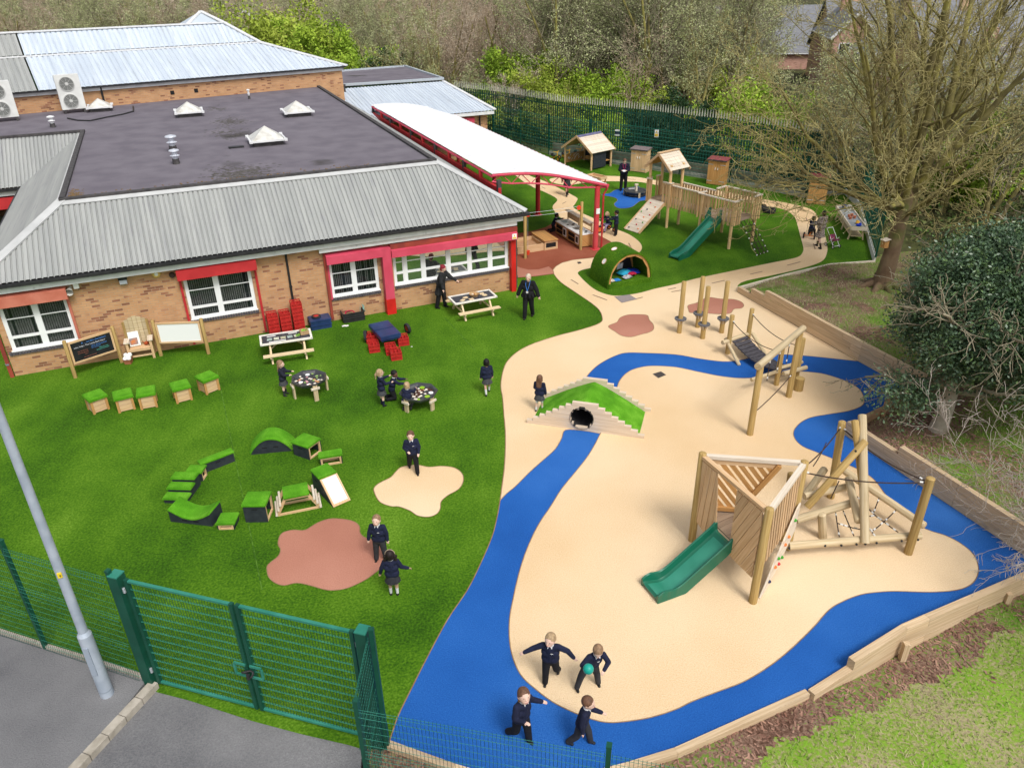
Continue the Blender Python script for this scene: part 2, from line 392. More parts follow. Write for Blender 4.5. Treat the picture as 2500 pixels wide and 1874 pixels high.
# asphalt at the gate
roadp = [(372, 1672), (386, 1689), (463, 1709), (617, 1759), (733, 1790), (850, 1817), (885, 1826)]
mb = MB(); mb.prism([P2(G(*p), -0.004) for p in roadp]+[Vector((-2, 2, -.004)), Vector((-30, 2, -.004)), Vector((-30, 7.5, -.004)), P2(G(150, 1874), -.004)], (0, 0, -0.5)); mb.build('road', asphalt, kind='structure')
pav = [G(362, 1668), G(200, 1874), G(150, 1960), Vector((-6.5, 4, 0)), Vector((-26, 4, 0)), Vector((-26, 15.5, 0)), Vector((-12.5, 11.2, 0)), G(0, 1553), G(120, 1591), G(250, 1631)]
mb = MB(); mb.prism([P2(p, 0.10) for p in pav], (0, 0, -0.6)); mb.build('pavement', asphalt, kind='structure')
# kerb stones
k0, k1 = G(381, 1674), G(120, 1955)
n = 6; mb = MB(); d = (k1-k0).normalized()
for i in range(n):
    a = lerp(k0, k1, i/n)+d*0.008; b = lerp(k0, k1, (i+1)/n)-d*0.008; mb.bar(P2(a, 0.06), P2(b, 0.06), 0.15, 0.13)
mb.build('kerb', kerb_m, kind='structure')
e0 = [Vector((-12.5, 11.25, 0)), G(0, 1550), G(120, 1589), G(250, 1629), G(364, 1667)]
mb = MB()
for a, b in zip(e0, e0[1:]): mb.bar(P2(a, 0.075), P2(b, 0.075), 0.07, 0.15)
mb.build('edging_kerb', kerb_m, kind='structure')
# ---------------- rubber surfaces
grass_edge = [(949, 1815), (960, 1782), (974, 1743), (1008, 1674), (1047, 1597), (1093, 1512), (1140, 1442), (1171, 1381), (1201, 1311), (1213, 1265), (1219, 1234), (1225, 1191), (1232, 1133), (1234, 1063), (1230, 1009), (1227, 971), (1223, 947), (1225, 920), (1236, 886), (1263, 859), (1302, 839), (1360, 820), (1418, 805), (1464, 789), (1470, 774), (1456, 750), (1402, 712), (1370, 690), (1354, 672), (1350, 660), (1357, 651), (1372, 642), (1399, 635), (1444, 630)]
hut_isl = [(1478, 622), (1500, 606), (1493, 592), (1466, 577), (1430, 557), (1371, 533), (1352, 513), (1350, 502), (1360, 486), (1325, 467), (1290, 452), (1255, 426), (1215, 400)]
rr = [(1250, 400), (1286, 426), (1333, 444), (1371, 463), (1402, 479), (1410, 486), (1404, 498), (1400, 506), (1418, 519), (1456, 536), (1495, 556), (1533, 571), (1558, 588), (1567, 602), (1562, 615), (1537, 631), (1497, 648), (1439, 655), (1412, 664), (1418, 677), (1448, 704), (1479, 718), (1510, 722), (1557, 716), (1603, 704), (1650, 694), (1696, 681), (1804, 658), (1882, 642), (1927, 633), (1951, 626), (1961, 613), (1960, 599), (1954, 577), (1947, 550), (1940, 530), (1923, 516), (1900, 508), (1857, 501), (1760, 480), (1680, 464), (1609, 453), (1584, 448), (1554, 444), (1513, 443), (1478, 443), (1430, 446), (1385, 452), (1350, 446), (1345, 436), (1400, 431), (1462, 429.5), (1513, 430.5), (1554, 432.5), (1594, 439), (1640, 446), (1700, 455), (1780, 470), (1855, 485), (1900, 492), (1936, 499), (1969, 507), (1987, 516), (1995, 528), (2001, 540), (2010, 563), (2016, 581), (2020, 604), (2019, 617), (2012, 633), (1994, 644), (1954, 656), (1900, 669), (1824, 685), (1803, 695), (1799, 706)]
bp = [G(p.x, p.y) for p in spline(grass_edge+hut_isl+rr, 4, False)]
bp += [G(*p) for p in wall_edge]+[C34]+[G(2500, 1400), G(2190, 1553), G(1970, 1690), G(1650, 1836), G(1530, 1873), G(1300, 1932)]
sheet('beige_path', bp, 0.005, beige)
bl_left = [(1466, 1059), (1425, 1052), (1381, 1050), (1371, 1071), (1356, 1096), (1329, 1121), (1294, 1152), (1259, 1187), (1236, 1206), (1223, 1220), (1217, 1240), (1213, 1265), (1201, 1311), (1171, 1381), (1140, 1442), (1093, 1512), (1047, 1597), (1008, 1674), (974, 1743), (960, 1782), (949, 1815)]
bl_top = [(2094, 882), (1978, 870), (1920, 866), (1882, 866), (1850, 870), (1804, 880), (1766, 883), (1708, 876), (1650, 866), (1572, 862), (1526, 862), (1495, 872), (1464, 889), (1441, 909), (1425, 932), (1418, 950), (1420, 1000)]
bpoly = [G(p.x, p.y) for p in spline(bl_left, 4, False)]+[G(1300, 1932), G(1530, 1873), G(1650, 1836), G(1970, 1690), G(2190, 1553), G(2500, 1400), C34]+[G(*p) for p in wall_edge[::-1][1:6]]+[G(p.x, p.y) for p in spline(bl_top, 4, False)]
sheet('blue_path', bpoly, 0.009, blue)
isl = [(1466, 1059), (1452, 1086), (1433, 1117), (1402, 1156), (1371, 1194), (1344, 1237), (1313, 1284), (1286, 1342), (1267, 1400), (1252, 1466), (1244, 1512), (1244, 1562), (1252, 1605), (1271, 1647), (1302, 1678), (1348, 1713), (1402, 1740), (1449, 1757), (1487, 1764), (1533, 1761), (1591, 1751), (1650, 1732), (1689, 1713), (1746, 1691), (1812, 1666), (1866, 1635), (1912, 1601), (1951, 1566), (1990, 1527), (2024, 1489), (2059, 1468), (2102, 1452), (2144, 1446), (2190, 1444), (2268, 1446), (2329, 1442), (2364, 1431), (2383, 1412), (2388, 1385), (2376, 1354), (2345, 1327), (2306, 1307), (2260, 1292), (2215, 1262), (2190, 1238), (2160, 1206), (2133, 1171), (2098, 1148), (2044, 1125), (1997, 1106), (1959, 1090), (1940, 1071), (1938, 1052), (1955, 1032), (1982, 1019), (2028, 1011), (2075, 1003), (2105, 990), (2109, 974), (2098, 951), (2067, 932), (2017, 915), (1978, 909), (1943, 908), (1901, 913), (1866, 920), (1816, 924), (1766, 920), (1708, 909), (1650, 897), (1591, 894), (1557, 899), (1533, 909), (1514, 928), (1506, 951), (1500, 1000)]
sheet('beige_island_path', sp(isl, 4), 0.013, beige)
# thin joint lines along the colour changes
def joint(name, pts, z, wd=0.02, closed=True, m=None):
    P = spline(pts, 4, closed); Q = [G(p.x, p.y) for p in P]
    if closed: Q.append(Q[0])
    vs = []; fs = []
    for i, q in enumerate(Q):
        t = (Q[min(i+1, len(Q)-1)]-Q[max(i-1, 0)]).normalized(); nn = Vector((-t.y, t.x, 0))*wd/2
        vs += [P2(q+nn, z), P2(q-nn, z)]
    for i in range(len(Q)-1): fs.append((2*i, 2*i+1, 2*i+3, 2*i+2))
    mb = MB(); mb.prim(vs, fs); return mb.build(name, m or edge_m, kind='structure')
joint('joint_line', isl, 0.017, 0.018)
joint('joint_line', grass_edge, 0.0125, 0.022, False); joint('joint_line', bl_left[:10], 0.0125, 0.018, False); joint('joint_line', bl_top, 0.0125, 0.018, False)
joint('joint_line', hut_isl[:6], 0.010, 0.02, False)
def blob(name, pts, m, z=0.009):
    sheet(name, sp(pts, 4), z, m); joint('joint_line', pts, z+0.003, 0.018)
blob('beige_star_patch', [(914, 1202), (914, 1190), (927, 1179), (954, 1165), (966, 1152), (981, 1140), (1016, 1135), (1047, 1140), (1078, 1138), (1109, 1142), (1128, 1156), (1131, 1175), (1120, 1194), (1093, 1210), (1077, 1225), (1075, 1242), (1066, 1255), (1047, 1262), (1020, 1259), (1001, 1247), (974, 1237), (954, 1236), (927, 1225)], beige)
blob('brown_star_patch', [(652, 1388), (656, 1377), (679, 1358), (685, 1342), (679, 1327), (687, 1303), (714, 1294), (745, 1294), (776, 1276), (811, 1266), (858, 1271), (877, 1284), (879, 1300), (889, 1311), (912, 1319), (931, 1334), (943, 1352), (944, 1373), (924, 1392), (893, 1415), (850, 1435), (815, 1441), (791, 1439), (764, 1431), (726, 1423), (695, 1429), (672, 1423), (656, 1408)], brown)
blob('brown_patch', [(1485, 797), (1506, 787), (1514, 776), (1533, 769), (1557, 768), (1580, 770), (1585, 781), (1595, 793), (1595, 805), (1584, 812), (1568, 816), (1541, 823), (1518, 820), (1502, 810)], brown)
blob('brown_patch', [(1680, 746), (1700, 740), (1715, 732), (1729, 726), (1761, 730), (1790, 731), (1809, 737), (1816, 746), (1809, 753), (1792, 755), (1785, 764), (1773, 767), (1749, 767), (1712, 764), (1686, 764), (1681, 757)], brown)
blob('blue_splash_patch', [(1468, 476), (1489, 472), (1500, 465), (1520, 460), (1556, 456), (1564, 460), (1576, 467), (1582, 478), (1580, 488), (1562, 492), (1544, 505), (1526, 509), (1508, 508), (1499, 499), (1507, 490), (1503, 484), (1489, 480)], blue)
kitchen = [G(*p) for p in ((1258, 571), (1308, 562), (1332, 555), (1371, 533), (1430, 557), (1466, 577), (1493, 592), (1500, 606), (1478, 622), (1444, 630), (1399, 635), (1372, 642), (1357, 651), (1350, 660), (1353, 669), (1308, 675), (1257, 679))]
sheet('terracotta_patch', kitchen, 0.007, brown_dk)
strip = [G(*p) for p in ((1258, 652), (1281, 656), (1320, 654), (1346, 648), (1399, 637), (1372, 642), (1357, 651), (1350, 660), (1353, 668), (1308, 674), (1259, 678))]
# paler strip along the near edge of the terracotta
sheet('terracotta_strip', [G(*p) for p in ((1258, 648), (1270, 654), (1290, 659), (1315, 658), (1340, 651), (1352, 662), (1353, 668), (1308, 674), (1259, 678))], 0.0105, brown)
# path dashes, drain covers
dash = mat('dark_dash', (.26, .16, .11), (.33, .22, .15), 6)
mb = MB()
for a, b in (((1290, 451), (1299, 456)), ((1323, 457), (1331, 461)), ((1357, 469), (1368, 475)), ((1373, 498), (1382, 493)), ((1387, 571), (1411, 565)), ((1394, 683), (1412, 694)), ((1447, 720), (1482, 733)), ((1535, 594), (1541, 606)), ((1553, 730), (1569, 726)), ((1631, 707), (1650, 703)), ((1639, 713), (1662, 709)), ((1738, 692), (1769, 685)), ((1832, 670), (1861, 663)), ((1922, 648), (1954, 640)), ((1968, 532), (1971, 541)), ((1986, 595), (1990, 609)), ((1530, 437), (1552, 439)), ((1880, 494), (1900, 498))):
    mb.bar(P2(G(*a), 0.012), P2(G(*b), 0.012), 0.05, 0.002)
mb.build('path_marking', dash, kind='structure')
def cover(label, pts, m, bars):
    q = [P2(G(*p), 0.0155) for p in pts]; mb = MB(); mb.prism(q, (0, 0, 0.006))
    t = thing('drain_cover', label, 'drain cover', sum(q, Vector())/4)
    mb.build('frame', m, t); m2 = MB()
    for i in range(1, bars): m2.bar(lerp(q[0], q[1], i/bars)+Vector((0, 0, .009)), lerp(q[3], q[2], i/bars)+Vector((0, 0, .009)), 0.02, 0.006)
    m2.build('grille', black_p, t)
cover('small dark drain grille by the raised beige path corner', ((1409, 641), (1417, 640), (1420, 643), (1412, 645)), mat('drain_metal', (.10, .08, .07), (.16, .13, .11), 20), 4)
cover('slatted drain grille on the beige surface inside the blue stream', ((1593, 914), (1614, 908), (1626, 916), (1607, 924)), mat('drain_metal', (.1, .1, .1)), 7)
q = [P2(G(*p), 0.014) for p in ((1500, 725), (1537, 720), (1555, 731), (1518, 740))]; mb = MB(); mb.prism(q, (0, 0, 0.005)); mb.build('manhole_cover', mat('manhole', (.24, .21, .21), (.30, .26, .25), 30, 0.7, 0.4), label='square grey manhole cover set flush in the beige path', cat='manhole cover')
# faint seam lines in the turf
seam = mat('turf_seam', (.09, .20, .02), (.035, .10, .005), 6, 0.9, sharp=(.45, .55))
for i, (a, b) in enumerate((((530, 905), (640, 1440)), ((1085, 775), (1160, 855)))):
    mb = MB(); mb.bar(P2(G(*a), 0.004), P2(G(*b), 0.004), 0.02, 0.003); mb.build('turf_seam', seam, kind='structure')
# ---------------- banks of bark and grass
def inside(p, poly):
    c = False; j = len(poly)-1
    for i in range(len(poly)):
        if (poly[i].y > p[1]) != (poly[j].y > p[1]) and p[0] < (poly[j].x-poly[i].x)*(p[1]-poly[i].y)/(poly[j].y-poly[i].y)+poly[i].x: c = not c
        j = i
    return c
CP = [(8.2, 26.1, .08), (8.8, 24.6, .34), (9.6, 22.5, .55), (10.4, 20.4, .58), (11.4, 18.3, .5), (10.2, 17.2, 0.02), (9.3, 16.6, 0.0), (8.7, 15.9, .12), (9.1, 14.6, .40), (9.9, 12.9, .42), (10.8, 11.5, .32), (9.7, 10.7, -.16), (7, 9.3, -.28), (4.7, 8.2, -.08), (2.6, 7.3, -.04), (1.5, 7.0, -.05), (14.5, 28.2, .05), (11, 26.8, .04), (13.4, 25.4, .3), (15, 22, .9), (14, 16, .7), (10.64, 16.25, .12), (13, 13, .75), (12, 10, .25), (8, 7, -.45), (4, 5.5, -.3), (0, 6.3, -0.05), (18, 18, 1.2), (-1.9, 7.2, -.02), (20, 26, .6), (16, 28, .3)]
def bank_z(x, y):
    sw = sz = 0
    for a, b, c in CP:
        d = ((x-a)**2+(y-b)**2)+0.02; q = 1/d**1.6; sw += q; sz += q*c
    return sz/sw+0.05*noise.noise((x*0.9, y*0.9, 0))+0.02*noise.noise((x*4, y*4, 2))
WL = []
rough = ggrad('rough_grass', [(0.34, (.20, .15, .10)), (0.44, (.33, .29, .16)), (0.52, (.20, .27, .05)), (0.62, (.16, .33, .02)), (0.72, (.09, .24, .012))], 0.7, 20, bump=1.0, patch=0.5)
def bank():
    st = 0.16; X0, X1, Y0, Y1 = -2.3, 21, 3.5, 29.3
    nx = int((X1-X0)/st); ny = int((Y1-Y0)/st); vs = []
    xs = np.linspace(X0, X1, nx+1); ys = np.linspace(Y0, Y1, ny+1); ok = {}
    for i, x in enumerate(xs):
        for j, y in enumerate(ys):
            ins = inside((x, y), PG); ok[i, j] = ins
            vs.append((x, y, -0.5 if ins else bank_z(x, y)))
    for i in range(nx+1):
        for j in range(ny+1):
            if ok[i, j] and any(not ok.get((i+a, j+b), True) for a in (-1, 0, 1) for b in (-1, 0, 1)):
                p = Vector((xs[i], ys[j], 0)); best = None
                for a, b in zip(PG, PG[1:]+PG[:1]):
                    e = P2(b, 0)-P2(a, 0); t = max(0, min(1, (p-P2(a, 0)).dot(e)/max(e.dot(e), 1e-6))); q = P2(a, 0)+e*t
                    if best is None or (q-p).length < (best-p).length: best = q
                k = best+(best-p).normalized()*0.05 if (best-p).length > 1e-4 else best
                vs[i*(ny+1)+j] = (k.x, k.y, bank_z(k.x, k.y)-.01)
    n = ny+1; fs = []
    for i in range(nx):
        for j in range(ny):
            x, y = xs[i], ys[j]
            if y > 28.8+0.02*x and x < 14.6: continue
            if ok[i, j] and ok[i+1, j] and ok[i, j+1] and ok[i+1, j+1]: continue
            if x < 5.5 and y > 9.5: continue
            fs.append((i*n+j, (i+1)*n+j, (i+1)*n+j+1, i*n+j+1))
    fa_ = []; fb_ = []
    for f in fs:
        x, y = vs[f[0]][0], vs[f[0]][1]; dd = (y-7.2-(x-1.6)*.47)+.35*noise.noise((x*.9, y*.9, 3))
        (fb_ if y < 12.5 and dd < -.75 and x > -.5 else fa_).append(f)
    for nm_, ff, m_ in (('bank', fa_, mulch), ('grass_bank', fb_, rough)):
        mb = MB(); mb.prim(vs, ff); mb.v = list(mb.v); mb.build(nm_, m_, smooth=60, kind='structure')
bank_o = bank()
# loose grass blades and bark chips on the banks
def scatter_bank():
    rnd = random.Random(5); g = []; c = []
    for _ in range(150000):
        x = rnd.uniform(-1.5, 20); y = rnd.uniform(4, 28.5)
        if inside((x, y), PG) or (x < 5.5 and y > 9.5): continue
        k = noise.noise((x*0.55+3, y*0.55, 7))+0.35*noise.noise((x*1.7, y*1.7, 1)); z = bank_z(x, y)
        wedge = min(abs((x-8.3)*0.9+(y-26)*.36), 9)
        near = y < 11 and (y-7.2-(x-1.6)*.47)+.35*noise.noise((x*.9, y*.9, 3)) > -0.75
        if near: k -= .25
        if near or (8 < x < 11.8 and not (y > 24)): k -= 0.30
        (g if k > (-0.6 if (y < 12 and not near) or y > 19 else -.08) else c).append((x, y, z))
    mb = MB()
    for x, y, z in g:
        a = rnd.uniform(0, 6.28); h = rnd.uniform(.04, .10); w_ = rnd.uniform(.005, .013); dx, dy = math.cos(a), math.sin(a)
        lx, ly = rnd.uniform(-.06, .06), rnd.uniform(-.06, .06)
        mb.prim([(x-dx*w_, y-dy*w_, z-.01), (x+dx*w_, y+dy*w_, z-.01), (x+lx, y+ly, z+h)], [(0, 1, 2)])
    mb.build('grass_tufts', mat('grass_blades', (.10, .25, .012), (.27, .44, .05), 0.8, 0.8, c3=(.42, .37, .22), s3=1.6, t3=(.42, .56)), kind='stuff')
    mb = MB()
    for x, y, z in c:
        a = rnd.uniform(0, 6.28); l_ = rnd.uniform(.02, .05); w_ = rnd.uniform(.006, .016); dx, dy = math.cos(a), math.sin(a); t = rnd.uniform(0, .025)
        mb.prim([(x-dx*l_-dy*w_, y-dy*l_+dx*w_, z+.004), (x+dx*l_-dy*w_, y+dy*l_+dx*w_, z+.006+t), (x+dx*l_+dy*w_, y+dy*l_-dx*w_, z+.006+t), (x-dx*l_+dy*w_, y-dy*l_-dx*w_, z+.01)], [(0, 1, 2, 3)])
    mb.build('bark_chips', mat('bark_chips_mat', (.17, .085, .06), (.30, .18, .13), 3, 0.9, island=0.45), kind='stuff')
scatter_bank()
# ---------------- sleeper walls
def sleeper_wall(label, pts, heights, m=sleeper, side=1, th=0.13, pegs=(), z0=0.0):
    """pts along the foot on the playground side; heights = number of courses per segment piece"""
    root = thing('sleeper_wall', label, 'retaining wall', P2(pts[0], 0)); H = 0.2
    for seg in range(len(pts)-1):
        a, b = P2(pts[seg], 0), P2(pts[seg+1], 0); d = (b-a); L = d.length; d.normalize(); nn = Vector((d.y, -d.x, 0))*side
        for course in range(max(heights[seg])):
            mb = MB(); x = 0.0; k = 0; ns = len(heights[seg]); st = L/ns
            x0 = None
            runs = []
            for q in range(ns+1):
                on = q < ns and heights[seg][q] > course
                if on and x0 is None: x0 = q*st
                if not on and x0 is not None: runs.append((x0, q*st)); x0 = None
            for r0, r1 in runs:
                x = r0
                while x < r1-0.02:
                    ln = min(r1-x, 2.4 if (x > r0 or course % 2) else 1.3)
                    if r1-x-ln < 0.4: ln = r1-x
                    off = nn*(th/2+random.uniform(0, .006))
                    mb.bar(a+d*(x+.003)+off+Vector((0, 0, z0+course*H+H/2+.01)), a+d*(x+ln-.003)+off+Vector((0, 0, z0+course*H+H/2+.01)), th, H-0.006)
                    x += ln
            if mb.v: mb.build('sleeper', m, root)
    for p in pegs:
        mb = MB(); mb.box(p[0]-.05, p[1]-.05, -.45, p[0]+.05, p[1]+.05, p[2]); mb.build('peg', m, root)
    return root
w1 = [G(1799, 713), G(2094, 882), G(2243, 964)]
sleeper_wall('long stepped timber sleeper wall rising beside the bridge and blue stream', w1, [[1, 2, 3, 3, 3, 3, 3, 3], [3]], side=-1)
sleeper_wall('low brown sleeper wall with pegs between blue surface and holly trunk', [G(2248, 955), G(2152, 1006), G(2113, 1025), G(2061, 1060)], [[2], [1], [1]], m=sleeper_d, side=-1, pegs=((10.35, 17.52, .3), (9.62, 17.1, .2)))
sleeper_wall('tall timber sleeper wall holding back bark behind the log climbing frame', [G(2061, 1062), G(2322, 1237), G(2500, 1357), C34], [[2, 3], [3], [3]], side=-1)
sleeper_wall('stepped timber sleeper edge dropping to bark along the blue surface', [C34, G(2190, 1553), G(1970, 1692)], [[3], [3, 3, 3, 2, 2]], side=-1, z0=-0.30, pegs=((6.75, 9.45, 0.12), (9.2, 10.62, 0.1)))
mb = MB(); root = thing('timber_edging', 'thin flat timber edging along the lower side of the blue surface', 'edging', G(1530, 1873))
for a, b in (((1970, 1694), (1650, 1838)), ((1650, 1838), (1530, 1875)), ((1530, 1875), (1300, 1934)), ((1300, 1934), (1109, 1878)), ((1109, 1878), (949, 1820))): mb.bar(P2(G(*a), 0.0), P2(G(*b), 0.0), 0.11, 0.14)
mb.build('board', sleeper, root)
# lower half of the long edge has its visible outer face below playground level
mb = MB(); root = thing('timber_edging', 'pale timber edging between turf and grassy bank under the big tree', 'edging', kerb_line[1])
for a, b in zip(kerb_line, kerb_line[1:]): mb.bar(P2(a, 0.04), P2(b, 0.04), 0.08, 0.16)
mb.build('board', board_w, root)
# ================================================================ school building
EZ, FZ = 2.92, 4.40            # eaves, flat roof
U0, U1 = -5.83, 10.80          # eaves left / right
V0 = 23.92; FV = 26.38; FU0, FU1 = -3.35, 8.36; WV = 24.26
Mb = Matrix.Rotation(A, 4, 'Z')
bld = thing('school_building', 'long single storey tan brick school building with corrugated hipped roof beside turf', 'building', uvw(2.5, 24.26, 0), A)
def corr(mb, o, e, s, W, lo, hi, pitch=0.146, amp=0.038, m=0):
    """corrugated slope: origin o, unit e along eaves, unit s up the slope, lo(x), hi(x) distances along s"""
    o, e, s = Vector(o), Vector(e).normalized(), Vector(s).normalized(); nn = e.cross(s).normalized()
    if nn.z < 0: nn = -nn
    N = max(1, round(W/pitch)); pitch = W/N; vs = []; fs = []; k = 0
    prof = [(0, 0), (0.14, 0), (0.26, 1), (0.88, 1)]
    for i in range(N):
        for f, h in prof:
            x = (i+f)*pitch; a, b = lo(x), hi(x)
            if b < a: b = a
            vs += [o+e*x+s*a+nn*amp*h, o+e*x+s*b+nn*amp*h]; k += 1
    for i in range(k-1): fs.append((2*i, 2*i+2, 2*i+3, 2*i+1))
    mb.prim(vs, fs, None, m)
def slope_roof(name, m, parent, o, e, s, W, lo, hi, **k):
    mb = MB(Mb); corr(mb, o, e, s, W, lo, hi, **k); return mb.build(name, m, parent)
dz = FZ-EZ; dv = FV-V0; SL = math.hypot(dz, dv); sv = Vector((0, dv, dz))/SL
W = U1-U0
roof_front = slope_roof('front_roof', roof_g, bld, (U0, V0, EZ), (1, 0, 0), sv, W, lambda x: 0, lambda x: SL*min(1, min(x, W-x)/(FU0-U0)))
# right slope
du = U1-FU1; SLr = math.hypot(dz, du); su = Vector((-du, 0, dz))/SLr; VB = 47.2
slope_roof('side_roof', roof_g, bld, (U1, V0, EZ), (0, 1, 0), su, VB-V0, lambda x: 0, lambda x: SLr*min(1, x/dv))
# left slope with valley
dl = FU0-U0; sl_ = Vector((dl, 0, dz))/math.hypot(dl, dz); SLl = math.hypot(dl, dz); WVv = 38.45
slope_roof('side_roof', roof_g, bld, (U0, V0, EZ), (0, 1, 0), sl_, WVv-V0, lambda x: max(0, (x-(WVv-dv-V0))/dv*SLl), lambda x: SLl*min(1, x/dv))
# rear-left wing
slope_roof('wing_roof', roof_g, bld, (-22, WVv-dv, EZ), (1, 0, 0), sv, 22+FU0, lambda x: 0 if x < 22+U0 else (x-22-U0)/dl*SL, lambda x: SL)
# flat roof
mb = MB(Mb)
mb.prism([(FU0, FV, FZ), (FU1, FV, FZ), (FU1, 47.4, FZ), (-22, 42.2, FZ), (-22, WVv, FZ), (FU0, WVv, FZ)], (0, 0, 0.03)); mb.build('flat_roof', roof_f, bld)
mb = MB(Mb)
def curb(a, b, w=0.16, h=0.09, m=0, mb_=None): (mb_ or mb).bar((a[0], a[1], FZ+0.02+h/2), (b[0], b[1], FZ+0.02+h/2), w, h, m=m)
curb((FU0-.08, FV), (FU1+.08, FV)); curb((FU1, FV), (FU1, 47.4)); curb((FU0, FV), (FU0, WVv)); curb((-22, WVv), (FU0+.08, WVv), h=.088)
mb.build('roof_kerb', felt_edge, bld)
mb = MB(Mb)
mb.bar((U0, V0, EZ+.05), (FU0, FV, FZ+.05), 0.26, 0.06, up=(0, -.3, 1)); mb.bar((U1, V0, EZ+.05), (FU1, FV, FZ+.05), 0.2, 0.05, up=(0, -.3, 1))
mb.bar((FU0-.1, FV-.14, FZ-.02), (FU1+.1, FV-.14, FZ-.02), 0.16, 0.04, up=sv.cross(Vector((1, 0, 0)))*-1)
mb.bar((FU0-.13, FV, FZ-.02), (FU0-.13, WVv, FZ-.02), 0.1, 0.04); mb.bar((FU1+.14, FV, FZ-.02), (FU1+.14, 47, FZ-.02), 0.14, 0.04)
mb.build('ridge_cap', mat('ridge_cap', (.42, .43, .43), (.50, .51, .51), 2, 0.8), bld)
# gutters, fascia
mb = MB(Mb); mb.bar((U0, V0-.05, EZ-.06), (U1+.1, V0-.05, EZ-.06), 0.13, 0.09); mb.bar((U1+.05, V0, EZ-.061), (U1+.05, 47, EZ-.061), 0.13, 0.09); mb.bar((U0-.05, V0-.1, EZ-.059), (U0-.05, WVv-dv, EZ-.059), 0.12, .09); mb.bar((-22, WVv-dv-.05, EZ-.06), (U0-.1, WVv-dv-.05, EZ-.06), .12, .09)
mb.build('gutter', black_p, bld)
mb = MB(Mb)
mb.box(U0+.1, V0+.04, EZ-.30, U1-.1, V0+.08, EZ-.09); mb.box(U0+.1, V0+.09, EZ-.32, U1-.15, WV-.01, EZ-.25); mb.box(U1-.16, V0+.09, EZ-.30, U1-.12, 47, EZ-.09)
mb.box(3.62, V0+.12, EZ-.46, U1-.3, V0+.2, EZ-.305)
mb.box(-22, WVv-dv+.03, EZ-.30, U0, WVv-dv+.07, EZ-.09); mb.box(U0+.05, V0+.3, EZ-.3, U0+.09, WVv-dv, EZ-.09)
mb.build('fascia', white_p, bld)
# ---------------------------------------------------------------- walls with openings
def wall_open(mb, v, th, u0, u1, z0, z1, holes, m=0):
    """front wall (facing -v) with rectangular holes (ua, ub, za, zb)"""
    us = sorted({u0, u1, *[h[0] for h in holes], *[h[1] for h in holes]})
    for a, b in zip(us, us[1:]):
        hs_ = [h for h in holes if h[0] <= a+1e-6 and h[1] >= b-1e-6]
        z = z0
        for h in sorted(hs_, key=lambda q: q[2]):
            if h[2] > z: mb.box(a, v, z, b, v+th, h[2], m)
            z = h[3]
        if z < z1: mb.box(a, v, z, b, v+th, z1, m)
def onwall(x, y, v=WV):
    """front wall coordinates (u, z) seen at a photograph pixel"""
    d = CR*((x-1250)/F)-CU*((y-937)/F)+CF; c, s = math.cos(A), math.sin(A); dvv = -d.x*s+d.y*c; t = v/dvv
    return (d.x*c+d.y*s)*t, HC+d.z*t
WINS = []
def W4(a, b): (u0_, z1_), (u1_, z0_) = onwall(*a), onwall(*b); return [u0_, u1_, z0_, z1_]
H1 = (-5.45, -3.70, .78, 2.26); H2 = (-.52, 1.47, .86, 2.30); H3 = (3.88, 5.50, .84, 2.12); H4 = (6.03, 10.24, .90, 2.04)
mb = MB(Mb)
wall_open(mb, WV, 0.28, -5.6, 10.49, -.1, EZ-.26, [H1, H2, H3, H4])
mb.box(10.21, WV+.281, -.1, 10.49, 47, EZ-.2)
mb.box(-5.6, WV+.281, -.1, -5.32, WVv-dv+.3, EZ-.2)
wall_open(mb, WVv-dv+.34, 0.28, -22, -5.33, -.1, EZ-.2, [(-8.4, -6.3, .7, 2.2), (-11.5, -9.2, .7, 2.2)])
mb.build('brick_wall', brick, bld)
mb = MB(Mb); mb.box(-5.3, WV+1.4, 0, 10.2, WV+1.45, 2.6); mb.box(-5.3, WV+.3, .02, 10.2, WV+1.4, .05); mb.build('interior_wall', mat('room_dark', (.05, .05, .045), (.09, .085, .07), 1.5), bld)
def sills(a, b, z, m=sill_m):
    mb = MB(Mb); x = a
    while x < b-.02: mb.box(x+.004, WV-.05, z-.11, min(x+.072, b), WV+.05, z-.005); x += .078
    return mb.build('brick_sill', m, bld)
sills(-5.55, -3.66, .77); sills(-.56, 1.5, .85); sills(3.86, 5.52, .83); sills(6.03, 10.26, .885)
